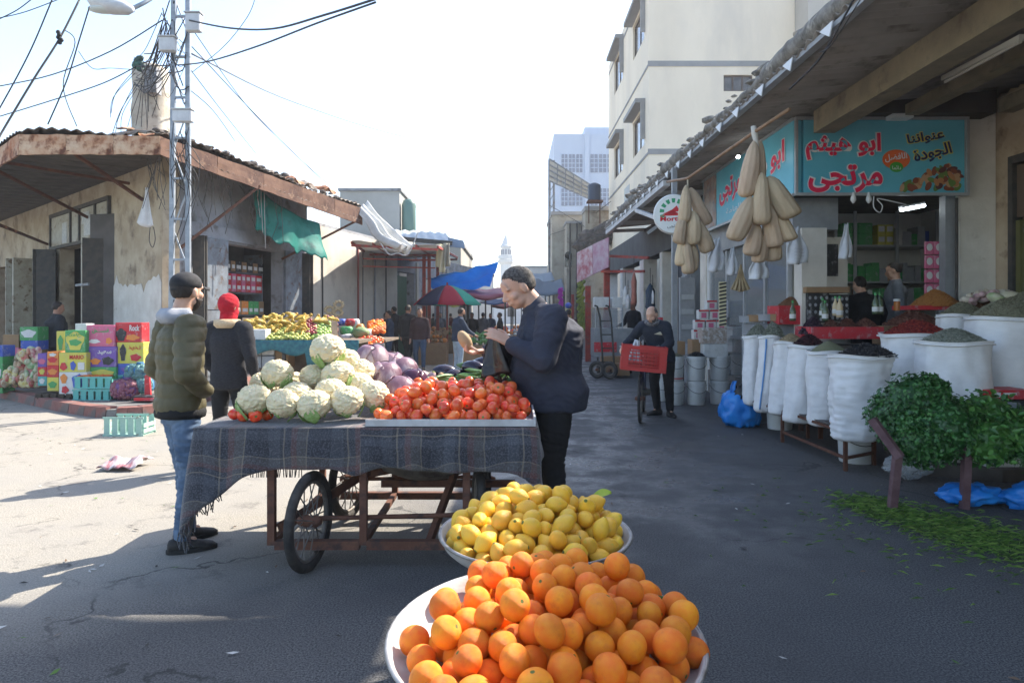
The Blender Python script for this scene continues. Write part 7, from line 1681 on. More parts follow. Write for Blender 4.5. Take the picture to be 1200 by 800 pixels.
# trays and mounds on the stall table
tb = thing('spice_table', 'long table under the trays of dates and spices in front of the shop', 'table', (4.3,8.4,0))
m = MB(); m.box((PX(930,8.6),8.0,1.06),(5.70,8.64,1.10)); m.build('table_top', MATS['platform_boards'], tb)
for x,y in ((3.62,8.05),(5.6,8.05),(3.62,8.6),(5.6,8.6)): m = MB(); m.box((x,y,0),(x+.05,y+.03,1.06)); m.build('leg', RUSTD, tb)
def tray(px0,px1,py0,py1,Y,label,depth=.45,c='red'):
    a, b = P(px0,py1,Y), P(px1,py0,Y); R = thing('tray', label, 'tray', ((a.x+b.x)/2,Y+depth/2,a.z), 'red-edged trays on the spice table')
    for p,q in (((a.x,Y,a.z),(b.x,Y+.015,b.z)),((a.x,Y+depth,a.z),(b.x,Y+depth+.015,b.z)),((a.x,Y+.016,a.z),(a.x+.015,Y+depth-.001,b.z-.002)),((b.x-.015,Y+.016,a.z),(b.x,Y+depth-.001,b.z-.002)),((a.x+.016,Y+.016,a.z),(b.x-.016,Y+depth-.001,a.z+.02))):
        m = MB(); m.box(p,q); m.build('side' if q[2]-p[2] > .03 else 'base', CT[c], R)
    return a, b
a,b = tray(951,1036,383,397,7.9,'long red tray of dates at the front of the spice table')
for i,(f,rx,h,g_,l) in enumerate(((.13,.15,.16,'purple','dark purple date heap at the left end of the long red tray'),(.38,.15,.13,'date','reddish-brown date heap in the middle of the long red tray'),(.62,.16,.15,'date','brown date heap behind the bottles on the long red tray'),(.88,.18,.15,'date','brown date heap at the right end of the long red tray'))):
    mound((a.x+(b.x-a.x)*f,8.13,a.z+.05), rx,.2,h+.03, GR[g_], l, 'dates', seed=60+i, gs=.016, n=700, elong=1.3)
mound(P(1070,381,8.0), .34,.25,.16, GR['date'], 'wide dark date heap between the red tray and the orange spice','dates',seed=66,gs=.016,n=1200,elong=1.3)
a,b = tray(913,955,358,380,9.0,'red tray of brown spice standing left of the dates',depth=.4)
mound(((a.x+b.x)/2,9.2,b.z-.05), .22,.2,.17, GR['brown'], 'brown spice cone in the left red tray','spice',seed=70,gs=.006,n=900)
tray(1068,1120,358,363,8.2,'shallow red tray under the orange spice heap',depth=.4)
mound(P(1096,359,8.4), .30,.24,.21, GR['orange'], 'orange-brown spice heap in front of the pink sachets','spice',seed=71,gs=.007,n=1500)
mound(P(1146,361,8.3), .34,.22,.19, GR['brown'], 'reddish-brown spice heap in front of the white pillar','spice',seed=72,gs=.010,n=1500)
m = MB(); a = P(1040,382,8.25); m.box((a.x,8.2,.95),(5.68,8.6,a.z-.0)); m.build('support_box', CT['brown'], None, label='brown carton wall propping the heaps at the right of the table', cat='box')
# net of garlic / white roots on the right
q = random.Random(17); m = MB()
for i in range(70):
    t = q.random(); c = P(1128+t*70, 352-10*sin(t*3)+q.uniform(-2,8), 7.95+q.random()*.15); m.ell(c, (.045+.02*t,.04,.035), Matrix.Rotation(q.random()*6,3,'Z'), 8, 6, mi=q.randrange(2))
m.build('garlic_heap', [GARL, mat('white_garlic',(.58,.52,.42),(.45,.38,.28),sc=9,rough=.6)], None, smooth=True, label='heap of whitish garlic and roots behind the two tall sacks', cat='garlic', kind='stuff')
for i,(px,py,l) in enumerate(((1168,350,'green-tinged white bag end left of the yellow one on the garlic heap'),(1182,347,'plump pale bag bulging on top of the garlic heap'),(1193,355,'pale rounded bag at the right end of the garlic heap'))):
    m = MB(); m.ell(P(px,py,7.8), (.11,.09,.06), Matrix.Rotation(.5-i*.5,3,'Y'), 16, 10, fn=lambda d: 1+.12*noise.noise(d*2.2+V((i,0,0)))); m.build('pale_bag', mat('pale_bag_%d'%i,(.55,.50,.36),((.2,.35,.12),(.6,.55,.4),(.5,.45,.3))[i],sc=5,rough=.5), None, smooth=True, label=l, cat='bag')
# bottles and jar
GLB = mat('bottle_glass', (.10,.14,.07), rough=.08, spec=.7, alpha=.75); 
def bottle(px, pb, pt, Y, cm, label, cap='green', nuts=False):
    a, b = P(px,pb,Y), P(px,pt,Y); h = b.z-a.z; r = h*.15; R = thing('bottle', label, 'bottle', a, 'bottles on the spice table')
    m = MB(); m.lathe([(r*.85,0),(r,.01),(r,h*.45),(r*.85,h*.58),(r*.34,h*.76),(r*.30,h*.90),(.004,h*.905)], a, 18); m.build('glass', cm, R, smooth=True)
    m = MB(); m.lathe([(r*.38,h*.88),(r*.38,h),(.004,h)], a, 12); m.build('cap', CT[cap], R)
    m = MB(); m.lathe([(r*1.02,h*.12),(r*1.02,h*.34)], a, 18, cap=False); m.build('paper_label', CT['white'], R)
for px,pb,pt,Y,cm,l in ((964,372,349,8.3,GLB,'green-capped dark bottle leftmost beside the crates'),(979,370,347,8.25,mat('tahini_bottle',(.55,.42,.25),rough=.25),'left one of the two cream-filled bottles'),(984,372,347,8.2,MATS['tahini_bottle'],'right one of the two cream-filled bottles'),
   (1026,368,343,8.1,GLB,'left one of the two clear bottles among the dates'),(1031,368,343,8.12,GLB,'right one of the two clear bottles among the dates'),(967,376,352,8.12,GLB,'second green-capped bottle in front of the crates'),(929,376,352,8.6,GLB,'green-capped bottle beside the left red tray')): bottle(px,pb,pt,Y,cm,l)
a = P(1051,364,8.15); m = MB(); m.lathe([(.035,0),(.036,.10),(.03,.11)], a, 18); j = m.build('jar', mat('amber_jar',(.35,.12,.03),rough=.2), None, smooth=False, label='small amber jar with a white lid among the dates', cat='jar')
m = MB(); m.lathe([(.038,.112),(.038,.14),(.002,.141)], a, 18); m.build('lid', CT['white'], j)
# black crates behind
for i,(x0_,x1_,y0_,y1_,Y,l) in enumerate(((946,972,343,378,8.9,'black crate full of bottles left of the pillar base'),(973,995,345,376,8.95,'black crate full of bottles right of the other crate'))):
    o = boxat(x0_,x1_,y0_,y1_,Y,'black',l,'black bottle crates',depth=.25,name='bottle_crate')
    m = MB(); a = P(x0_,y1_,Y); b = P(x1_,y0_,Y)
    for r_ in range(4):
        for c_ in range(4): m.ell((a.x+(b.x-a.x)*(c_+.5)/4,Y-.002,a.z+(b.z-a.z)*(r_+.5)/4.2), (.020,.008,.024), None, 7, 5)
    m.build('bottle_necks', CT['grey'], o, kind='stuff')
m = MB(); a = P(945,343,8.85); b = P(996,336,8.85); m.box((a.x,8.85,a.z),(b.x,9.2,b.z),bev=.004); m.build('cardboard_tray', CT['brown'], None, label='flat cardboard tray lying across the two black crates', cat='tray')
for i,(px,py,r) in enumerate(((878,371,.13),(888,370,.13),(899,369,.13),(912,369,.12))):
    c = P(px,py,9.5-.1*i); m = MB(); m.lathe([(r,-.08),(r*1.06,0),(r*1.1,.012),(r*.9,.014),(.01,.0)], c, 22); m.build('round_tub', CT['brown'] if i%2 else CT['grey'], None, ang=40, label='%s round tub in the row behind the grey-green leaves'%['first','second','third','fourth'][i], cat='tub', group='round tubs in a row')
m = MB(); m.box((PX(868,9.8),9.2,.0),(PX(925,9.8),9.75,1.33)); m.build('tub_stand', GREYP, None, label='grey stand carrying the row of round tubs by the shop window', cat='stand')
# ---- gourds and bags hung under the awning edge
LUF = mat('dried_gourd_skin', (.56,.43,.29), (.47,.34,.22), sc=3, rough=.85, bump=.5, bsc=26, c3=(.50,.40,.26), sc3=2, stretch=(2,2,.5), rv=.15)
luf_me = []
for sd_ in range(4):
    m = MB(); n = 20; L_ = 1.0
    prof = [(.02,0),(.11,.01),(.165,.045),(.19,.12),(.195,.25),(.19,.42),(.178,.58),(.16,.72),(.13,.84),(.085,.93),(.05,.975),(.03,1.0)]
    m.lathe([(r*(1+.08*sin(sd_+z*4)),z-1) for r,z in prof], (0,0,0), 40, wob=lambda t,z: .075*abs(sin(t*5))-.03+.08*noise.noise(V((cos(t),sin(t),z*3+sd_)))); 
    bend = .06*(sd_-1.5)
    m.v = [(x+bend*z*z,y,z) for x,y,z in m.v]; luf_me.append(m.mesh('gourd', LUF, True))
def gourd(px,py0,py1,Y,wpx,label,group,roll=0,i=0):
    a = P(px,py0,Y); h = abs(py1-py0)/800*Y/cos(roll); w_ = wpx*.88/800*Y/.38
    link('dried_gourd', luf_me[i%4], None, a, (rnd.uniform(-.1,.1),roll,rnd.random()*6 if roll == 0 else 0), (w_,w_,h), label=label, cat='gourd', group=group)
G1 = 'gourds in the large hanging bunch'
for k,(px,y0_,y1_,Y,w_,roll,l) in enumerate(((884,165,232,7.55,22,.10,'upper left long gourd just below the rope knot'),(891,165,225,7.62,18,.02,'upper right slim gourd just below the rope knot'),
   (893,202,264,7.48,23,.06,'pale gourd hanging in front at the centre of the bunch'),(900,207,258,7.52,30,-.42,'pale gourd splayed to the right of the centre'),(880,230,283,7.5,24,.28,'tan gourd splayed low on the left'),
   (888,262,300,7.56,20,.18,'lower gourd on the left, dull brown'),(901,240,290,7.55,24,-.12,'gourd right below the pale splayed one'),(912,248,284,7.6,22,-.25,'rightmost gourd of the lower tier'),(893,270,308,7.62,18,.0,'lowest gourd in the middle of the bunch'),(905,272,306,7.66,20,-.1,'lowest gourd on the right of the bunch'),(885,255,295,7.64,18,.1,'shaded gourd at the back left of the bunch'))):
    gourd(px,y0_,y1_,Y,w_,'%s of the large bunch'%l if 'bunch' not in l else l,G1,roll,k)
G2 = 'gourds in the small hanging bunch'
for k,(px,y0_,y1_,Y,w_,roll,l) in enumerate(((804,217,262,9.3,15,.05,'uppermost gourd in the small bunch by the round sign'),(809,220,264,9.35,18,-.42,'pale gourd splayed right at the top of the small bunch'),(801,255,285,9.25,18,.3,'gourd at the left edge of the small bunch'),
   (812,247,287,9.28,19,-.1,'gourd at the centre of the small bunch'),(817,258,295,9.32,18,-.4,'gourd low on the right of the small bunch'),(801,275,312,9.3,17,.1,'brown gourd low on the left of the small bunch'),(804,284,321,9.25,18,.0,'lowest gourd of the small bunch'),(811,285,318,9.33,15,-.1,'slim gourd beside the lowest of the small bunch'))):
    gourd(px,y0_,y1_,Y,w_,l,G2,roll,k+1)
ROPE = mat('rope', (.45,.40,.30), rough=.95, bump=.4)
m = MB(); m.tube([P(883,148,7.55),P(884,156,7.55),P(886,166,7.55),P(889,205,7.56),P(893,262,7.58)], [.03,.035,.03,.012,.01], 8); m.build('rope_knot', mat('pale_rag',(.55,.52,.45),rough=.95,bump=.5), None, smooth=True, label='pale rag and rope tying the large gourd bunch to the rod', cat='rope')
m = MB(); m.tube([P(806,208,9.3),P(806,218,9.3),P(806,280,9.32)], .012, 6); m.build('rope', ROPE, None, label='thin rope holding the small gourd bunch', cat='rope')
m = MB(); m.tube([P(782,213,10.6),P(806,209,9.3),P(884,155,7.56),P(925,128,6.9)], .02, 8); m.build('hanging_rod', mat('wooden_rod',(.30,.18,.10),(.2,.12,.07),sc=9,rough=.7), None, smooth=True, label='long wooden rod under the awning edge carrying both gourd bunches', cat='rod')
PLW = mat('thin_white_plastic', (.60,.62,.64), (.50,.52,.55), sc=6, rough=.4, bump=.4, bsc=30)
def hbag(px0,py0,px1,py1,Y,label,txt=False,tw=.0):
    a = P((px0+px1)/2,py0,Y); b = P((px0+px1)/2,py1,Y); w_ = (px1-px0)/800*Y; h = a.z-b.z; m = MB()
    m.grid(lambda u,v: a+V(((u-.5)*w_*(.25+.85*v**.6)+tw*v*w_+.02*sin(v*8+u*3)*w_*3, -.05*sin(pi*u)*v-.03*sin(u*11+v*5)*v, -h*v-.03*h*sin(u*5))), 16, 12, thick=.012)
    o = m.build('hanging_bag', PLW, None, smooth=True, label=label, cat='bag', group='white bags hung under the awning')
    if txt:
        m = MB()
        for r_ in range(4): text_mb(m, 'المحمص' if 0 else 'ابو هيثم', a+V((-.18*w_,-.085,-h*(.62+.09*r_))), (1,0,-.15), (.15,0,1), w=w_*.45, h=h*.05)
        m.build('printed_lines', CT['grey'], o, kind='stuff')
for q_ in ((920,266,944,309,8.5,'white printed bag hanging right of the large gourd bunch',True,.1),(831,279,850,318,9.9,'white bag hanging left of the bag pair between the bunches',False,-.1),(852,290,864,322,9.8,'narrow bluish-white bag hanging between the two gourd bunches',False,0),(876,300,898,327,8.4,'white printed bag hanging just below the large gourd bunch',True,.1),(985,262,998,303,8.7,'twisted white bag hanging in front of the narrow cabinet',False,-.1)): hbag(*q_)
m = MB()
for i in range(26):
    t = (i-13)/13; m.tube([P(868,310,9.7), P(868+t*4,325,9.7), P(868+t*11,342-abs(t)*3,9.7+.05*sin(i))], [.012,.010,.016], 5)
m.build('straw_broom', mat('straw',(.42,.33,.2),(.3,.22,.12),sc=9,rough=.9), None, label='bundle of pale straw hanging between the gourd bunches', cat='broom', kind='stuff')
# ---- blue bag
BBAG = mat('blue_plastic_bag', (.02,.17,.55), (.03,.24,.65), sc=5, rough=.28, bump=.5, bsc=14)
gb2 = G(874,502); c = V((gb2.x, gb2.y+.2, 0)); R = thing('blue_bag', 'full bright blue plastic bag with a black bag inside on the road below the sacks', 'bag', (c.x,c.y,0))
m = MB(); m.ell(c+V((0,0,.25)), (.25,.2,.27), None, 48, 32, fn=lambda d: (1-.25*max(0,d.z)**2)*(abs(d.x)**2.6+abs(d.y)**2.6+abs(d.z)**2.6)**(-1/2.6)*(1+.30*abs(noise.noise(V((d.x*3,d.y*3,d.z*1.2+1))))-.16*abs(noise.noise(V((d.x*8,d.y*8,d.z*3))))))
m.v = [(x,y,max(z,.004)) for x,y,z in m.v]; m.build('bag_body', BBAG, R, smooth=True)
for s_ in (-1,1):
    m = MB(); m.grid(lambda u,v: c+V((s_*(.10+.10*v*(1-v))+(u-.5)*.10*(1-v*.5), -.10+.02*sin(u*7), .42+.18*v)), 6, 8, thick=.008); m.build('handle', BBAG, R, smooth=True)
m = MB(); m.ell(c+V((-.02,-.09,.42)), (.11,.09,.13), None, 20, 14, fn=lambda d: 1+.25*noise.noise(d*3)); m.build('black_inner_bag', MATS['black_plastic_film'], R, smooth=True)
# ---- red box below the tall sack
o = boxat(1157,1212,457,468,6.0,'red','flat red printed box under the tall sack at the right edge',None,depth=.3,prints=((.15,.25,.28,.75,'white'),(.34,.5,.62,.72,'white')))
o = boxat(1160,1212,468.5,481,6.02,'black','flat black printed box beneath the red one at the right edge',None,depth=.3,prints=((.35,.2,.6,.8,'grey'),))
m = MB(); m.box((PX(1157,6.05),6.05,.119),(5.2,6.4,PZ(481,6.03))); m.build('white_tub', CT['white'], None, label='pale tub under the flat black and red boxes', cat='tub')
# ---- herb table
HT_ = mat('maroon_iron', (.10,.05,.055), (.16,.09,.09), sc=9, rough=.7, bump=.3)
ht = thing('herb_table', 'low iron table with maroon legs carrying mounds of fresh herbs', 'table', (3.4,5.3,0))
la_, lb_ = G(1045,600), G(1130,596)
for p,q in ((la_,P(1052,531,la_.y+.02)),(lb_,P(1133,528,lb_.y+.02)),(V((4.4,5.2,0)),V((4.4,5.2,.46)))):
    m = MB(); m.bar(p, q, .055, .05, up=(0,1,0)); m.build('leg', HT_, ht)
m = MB(); m.bar(P(1022,491,5.15), P(1055,536,5.0), .05, .055); m.build('brace', HT_, ht)
m = MB(); m.prism([(3.06,5.16),(4.6,5.1),(4.6,5.8),(3.2,5.8)], .44, .47); m.build('table_top', HT_, ht)
def leafpatch(mb, blobs, n, size, shape, nm, seed, zmin=.3):
    q = random.Random(seed)
    for i in range(n):
        c,r = q.choice(blobs); c = V(c); d = V((q.gauss(0,1),q.gauss(0,1)-.25,q.gauss(0,1)+.15)).normalized(); k = q.uniform(.72,1.03)
        p = c+V((d.x*r[0]*k,d.y*r[1]*k,d.z*r[2]*k)); 
        if p.z < zmin: continue
        nn = (d*.7+V((q.gauss(0,.5),q.gauss(0,.5),q.gauss(0,.4)+.35))).normalized(); t = nn.cross(V((q.gauss(0,1),q.gauss(0,1),q.gauss(0,1)))).normalized(); s_ = nn.cross(t); L_ = size*q.uniform(.7,1.25)
        if shape == 'parsley':
            for a0 in (-.95,0,.95):
                dd = (t*cos(a0)+s_*sin(a0)); ss = nn.cross(dd); b0 = p+dd*L_*.25
                mb.add([p, b0+ss*L_*.28+nn*.002, p+dd*L_*.95+ss*L_*.17, p+dd*L_*.82, p+dd*L_+nn*L_*-.10, p+dd*L_*.82-ss*L_*.0, p+dd*L_*.95-ss*L_*.17, b0-ss*L_*.28],[(0,1,2,3),(0,3,4,5),(0,5,6,7)], q.randrange(nm))
        elif shape == 'oval':
            mb.add([p, p+t*L_*.45+s_*L_*.42+nn*L_*.06, p+t*L_*1.05+s_*L_*.25, p+t*L_*1.35-nn*L_*.12, p+t*L_*1.05-s_*L_*.25, p+t*L_*.45-s_*L_*.42+nn*L_*.06, p+t*L_*.7-nn*L_*.06],[(0,1,6),(1,2,6),(2,3,6),(3,4,6),(4,5,6),(5,0,6)], q.randrange(nm))
        else:
            mb.add([p, p+t*L_*.7+s_*L_*.10, p+t*L_*1.4-nn*L_*.15, p+t*L_*.7-s_*L_*.10],[(0,1,2,3)], q.randrange(nm))
def hm(n, c): return mat(n, c, tuple(min(1,x*1.5) for x in c), sc=9, rough=.45, spec=.45)
PAR = [hm('parsley_a',(.020,.075,.016)), hm('parsley_b',(.035,.115,.022)), hm('parsley_c',(.012,.045,.010)), hm('parsley_d',(.06,.155,.04))]
MIN = [hm('mint_a',(.045,.125,.022)), hm('mint_b',(.075,.18,.035)), hm('mint_c',(.025,.08,.016))]
DIL = [hm('dill_a',(.03,.09,.02)), hm('dill_b',(.05,.13,.03))]
blobs = [((3.10,5.35,.60),(.24,.24,.22)),((3.22,5.45,.72),(.32,.28,.30)),((3.12,5.55,.64),(.24,.24,.22)),((3.02,5.25,.56),(.15,.16,.17)),((3.32,5.25,.60),(.28,.22,.26)),((3.12,5.2,.50),(.26,.16,.20)),((3.30,5.45,.85),(.18,.18,.14))]
core = lambda nm, bl, mm: [nm.ell(c,(r[0]*.78,r[1]*.78,r[2]*.78),None,12,8) for c,r in bl]
m = MB(); core(m, blobs, 0); leafpatch(m, blobs, 7500, .026, 'parsley', 4, 1)
m.build('parsley_mound', PAR, None, label='big mound of dark green curly parsley at the left of the herb table', cat='parsley', kind='stuff')
blobs = [((3.55,5.35,.58),(.26,.24,.26)),((3.75,5.4,.64),(.26,.24,.24)),((3.60,5.15,.52),(.22,.16,.20)),((3.85,5.2,.56),(.22,.18,.20))]
m = MB(); core(m, blobs, 0); leafpatch(m, blobs, 1900, .040, 'oval', 3, 2)
m.build('mint_mound', MIN, None, label='mound of broader-leaved mint in the middle of the herb table', cat='mint', kind='stuff')
blobs = [((4.0,5.25,.55),(.26,.24,.24)),((4.15,5.1,.44),(.26,.2,.24)),((3.95,5.0,.40),(.22,.14,.16)),((4.3,5.3,.60),(.3,.25,.22))]
m = MB(); core(m, blobs, 0); leafpatch(m, blobs, 6500, .035, 'thin', 2, 3, .22)
m.build('dill_mound', DIL, None, label='dark feathery herb hanging over the right end of the herb table', cat='dill', kind='stuff')
# stems and grass scraps on the ground
q = random.Random(31); m = MB()
for i in range(3000):
    t = q.random(); g0 = G(1000+210*t, 590+65*t); g1 = V((g0.x+q.gauss(0,.11)*(1+t), g0.y+q.gauss(.05,.13)*(1+t*.8), 0))
    if q.random() < .06: g1 += V((q.gauss(-.4,.5),q.gauss(-.2,.5),0))
    a_ = q.gauss(-.5,.7); L_ = q.uniform(.02,.09); d = V((cos(a_),sin(a_),q.uniform(-.05,.25))); s_ = V((-d.y,d.x,0))*.0022; p = V((g1.x,g1.y,.006+q.random()*.03))
    m.add([p-s_,p+s_,p+d*L_*.5+s_+V((0,0,.01)),p+d*L_,p+d*L_*.5-s_+V((0,0,.01))],[(0,1,2,3,4)], q.randrange(3))
m.build('herb_scraps', [hm('scrap_a',(.09,.17,.03)), hm('scrap_b',(.16,.24,.05)), hm('scrap_c',(.06,.11,.025))], None, label='trampled green stems scattered on the ground below the herb table', cat='herb scraps', kind='stuff')
for k,(x0_,x1_,y_,l) in enumerate(((3.28,3.80,5.28,'crumpled blue plastic bag on the ground behind the second herb table leg'),(3.72,4.4,5.18,'larger blue plastic bag on the ground at the right edge under the herbs'))):
    m = MB(); cx_ = (x0_+x1_)/2; m.ell((cx_,y_,.08),((x1_-x0_)/2,.13,.085 if k==0 else .12),None,40,20,fn=lambda d: 1+.35*noise.noise(V((d.x*4+k*3,d.y*3,d.z*2)))-.15*abs(noise.noise(d*8))); m.v=[(x,y,max(.004,z)) for x,y,z in m.v]; m.build('blue_bag', BBAG, None, smooth=True, label=l, cat='bag')
CLR = mat('clear_plastic_film', (.55,.57,.58), (.4,.42,.43), sc=7, rough=.15, alpha=.42, bump=.6, bsc=20)
m = MB(); c = G(1076,566)+V((0,.15,.11)); m.ell(c,(.20,.14,.11),None,40,22,fn=lambda d: 1+.3*noise.noise(d*2.6)-.18*abs(noise.noise(d*6))); m.v=[(x,y,max(.004,z)) for x,y,z in m.v]; m.build('clear_bag', CLR, None, smooth=True, label='crumpled clear plastic bag on the ground between the bucket and the herb table', cat='bag')
# ---- shopkeepers
sk1, D5, H5 = figure('black-haired person in a dark jacket seated with the back turned inside the spice shop', (PX(1027,9.0)+.02,9.3,.42), radians(12), H=1.66, top=BLACKC, bottom=BLACKC, detail=False, hem=.8, J=dict(pel=(0,0,.80),neck=(-.02,.06,1.38),chest=(0,.02,1.12),head=(-.04,.09,1.53),shL=(-.21,.04,1.30),shR=(.21,.04,1.30)), vox=.012, girth=1.15, sleeve=1.2, extra=dict(collar=BLACKC), hair='short')
sk2, D6, H6 = figure('person in a grey hooded top standing beyond the dark-jacketed shopper', (PX(1049,9.9),9.9,.42), radians(70), H=1.80, top=mat('grey_hoodie',(.16,.18,.20),(.12,.13,.15),sc=6,rough=.95,bump=.4), bottom=BLACKC, detail=False, vox=.012, headdir=(.2,1,-.2), girth=1.1, extra=dict(collar=MATS['grey_hoodie']))
for hd_ in ():
    pass
# ---- bicycle with red crate
bk = thing('bicycle', 'dark bicycle held upright by the leaning man, a red crate on its front', 'bicycle', (1.72,9.5,0))
cart_save = cart; cart = bk; add_wheel((1.73,9.22,.33), .33, radians(-14), tyre=.022, nsp=24); add_wheel((1.98,10.28,.33), .33, radians(-14), tyre=.022, nsp=24); cart = cart_save
BKP = mat('blue_black_frame_paint', (.02,.025,.06), rough=.3, metal=.3)
for a,b,r in (((1.73,9.22,.33),(1.78,9.40,.92),.016),((1.78,9.42,.80),(1.93,9.95,.34),.018),((1.78,9.44,.86),(1.97,10.05,.80),.016),((1.97,10.05,.88),(1.93,9.95,.34),.015),((1.93,9.95,.34),(1.98,10.28,.33),.010),((1.97,10.05,.80),(1.98,10.28,.33),.010)):
    m = MB(); m.tube([a,b], r, 10); m.build('frame_tube', BKP, bk, smooth=True)
m = MB(); m.tube([(1.50,9.50,1.02),(1.60,9.44,1.0),(1.78,9.42,.98),(1.96,9.48,1.0),(2.06,9.56,1.02)], .013, 8); m.build('handlebar', ALU, bk, smooth=True)
m = MB(); m.ell((1.97,10.08,.92),(.09,.14,.04),None,14,8); m.build('saddle', BLACKC, bk, smooth=True)
m = MB(); m.tube([(1.86,9.9,.34),(2.0,9.92,.34)],.05,12); m.build('crank', DARKF, bk)
RCR = mat('red_plastic_crate', (.50,.035,.03), (.42,.03,.025), sc=5, rough=.45)
a, b = P(731,435,9.0), P(779,402,9.0)
rc_ = thing('red_crate', 'red slatted plastic crate riding on the front of the bicycle', 'crate', ((a.x+b.x)/2,9.2,a.z)); Mx = Matrix.Translation(V(((a.x+b.x)/2,9.15,a.z))) @ Matrix.Rotation(radians(-7),4,'Z') @ Matrix.Rotation(radians(5),4,'Y'); wx, wy, wz = .29,.19,.33
def cb_(p,q,nm='slat',par=rc_): k = MB(); k.box(p,q,M=Mx); return k.build(nm, RCR, par)
for sgn in (-1,1):
    y0_ = sgn*wy-(.006)
    for (z0_,z1_) in ((0,.05),(wz-.05,wz)): cb_((-wx,y0_,z0_),(wx,y0_+.012,z1_),'rim')
    for x0_ in (-wx,wx-.09): cb_((x0_,y0_,.051),(x0_+.09,y0_+.012,wz-.051),'corner_panel')
    for k in range(5): z = .066+k*.046; cb_((-wx+.091,y0_+.002,z),(wx-.091,y0_+.010,z+.017))
    for k in range(7): x = -wx+.13+k*.05; cb_((x,y0_+.0105,.051),(x+.012,y0_+.0145,wz-.051),'rib')
    x0_ = sgn*wx-.006
    cb_((x0_,-wy+.007,0),(x0_+.012,wy-.007,.16),'end_panel'); cb_((x0_,-wy+.007,.25),(x0_+.012,wy-.007,wz+.01),'end_rim')
cb_((-wx+.01,-wy+.01,.002),(wx-.01,wy-.01,.012),'base')
m = MB(); m.grid(lambda u,v: Mx @ V((-.10+(u-.5)*.16*(1.1-v), -.05+.03*sin(u*6), .10+.30*v)), 8, 8, thick=.03); m.build('white_bag', PLW, None, smooth=True, label='white carrier bag standing up out of the red crate', cat='bag')
# ---------------------------------------------------------------- fruit stalls on the left
def fruit_heap(px0,px1,py0,py1,Y0,Y1,fn_mesh,r,n,name,label,cat,group,seed,stuff=False,mats=None,shape=(1,1,1)):
    """heap on a sloping display: from front (Y0, z of py1) to back (Y1, z of py0)"""
    q = random.Random(seed); z0 = PZ(py1,Y0); z1 = PZ(py0,Y1); m = MB(); out = []
    nx = max(2,int((px1-px0)/800*Y0/(2*r*.93))); ny = max(2,int(sqrt((Y1-Y0)**2+(z1-z0)**2)/(2*r*.85)))
    for j in range(ny):
        for i in range(nx):
            t = j/(ny-1); f = (i+.5+(.5 if j%2 else 0))/(nx+.5); Y = Y0+(Y1-Y0)*t; px = px0+(px1-px0)*f
            hill = .04*sin(pi*f)
            p = V((PX(px,Y), Y, z0+(z1-z0)*t+hill+q.uniform(-.02,.02))); out.append((p.x,p.y,p.z,r*q.uniform(.9,1.1)))
    if stuff:
        for x,y,z,rr_ in out: m.ell((x,y,z),(rr_*shape[0],rr_*shape[1],rr_*shape[2]),Matrix.Rotation(q.random()*6,3,'Z'),8,6,mi=q.randrange(len(mats)))
        return m.build(name, mats, None, smooth=True, label=label, cat=cat, kind='stuff')
    place(name, fn_mesh, out[:n], label, cat, group, shape, seed)
st1 = thing('fruit_stall', 'long fruit stall with a blue-green cloth front before the corner shop door', 'stall', (PX(350,11.9),11.9,.0))
def TZp(py,Y): return PZ(py,Y)
m = MB(); a, b = P(281,399,11.6), P(421,399,11.6); zt_ = a.z; m.box((a.x,11.6,zt_-.05),(b.x,12.7,zt_)); m.build('stall_top', mat('stall_boards',(.18,.14,.10),(.12,.09,.07),sc=4,rough=.9), st1)
TEC = mat('teal_checked_cloth', (.03,.10,.13), (.05,.17,.18), sc=18, rough=.8, bump=.3)
m = MB(); m.grid(lambda u,v: V((a.x+(b.x-a.x)*u, 11.585-.02*sin(u*40)*v-.01, zt_+.01-(.22+.05*sin(u*17)+(.25 if u>.55 else 0))*v)), 60, 5, thick=.008); m.build('stall_cloth', TEC, st1, smooth=True)
for x in (a.x+.05, a.x+(b.x-a.x)*.35, a.x+(b.x-a.x)*.56, b.x-.1):
    m = MB(); m.box((x,11.62,0),(x+.05,11.67,zt_-.05)); m.build('leg', DARKF, st1)
m = MB(); m.box((a.x,12.3,0),(b.x,12.34,zt_-.052)); m.build('back_board', MATS['stall_boards'], st1)
for i,(x0_,x1_,y0_,y1_,Y,l) in enumerate(((291,306,404,416,11.75,'left of the two open white cartons under the fruit stall'),(307,321,405,416,11.75,'right of the two open white cartons under the fruit stall'),(291,306,417,431,11.72,'lower left grey carton under the fruit stall'),(307,321,417,431,11.72,'lower right grey carton under the fruit stall'),(322,338,408,431,11.8,'brown crate beside the grey cartons under the fruit stall'),(281,297,386,398,11.65,'left white carton standing on the stall under the bananas'),(297,311,386,398,11.66,'right white carton standing on the stall under the bananas'))):
    boxat(x0_,x1_,y0_,y1_,Y,'white' if i in(0,1,5,6) else 'grey' if i<4 else 'brown',l,'cartons at the fruit stall',depth=.35)
GUA = mat('green_guava', (.30,.36,.08), (.42,.40,.10), sc=3, rough=.5, rv=.25); GAP = mat('green_apple', (.25,.40,.08), (.35,.45,.12), sc=3, rough=.35, rv=.2); RAP = mat('dark_red_apple', (.20,.02,.03), (.32,.05,.05), sc=3, rough=.3, rv=.25)
gua = [fruit_mesh('guava',[GUA,ORS],None,12,8,lambda d:1,1)]; gap = [fruit_mesh('green_apple',[GAP,ORS],None,12,8,lambda d:1,1)]; rap = [fruit_mesh('red_apple',[RAP,ORS],None,12,8,lambda d:1,1)]; om = [fruit_mesh('mandarin',[ORG,ORS],None,12,8,lambda d:1,1)]; tom_s = [fruit_mesh('stall_tomato',[TOM,TOMS],None,10,7,lambda d:1,1)]
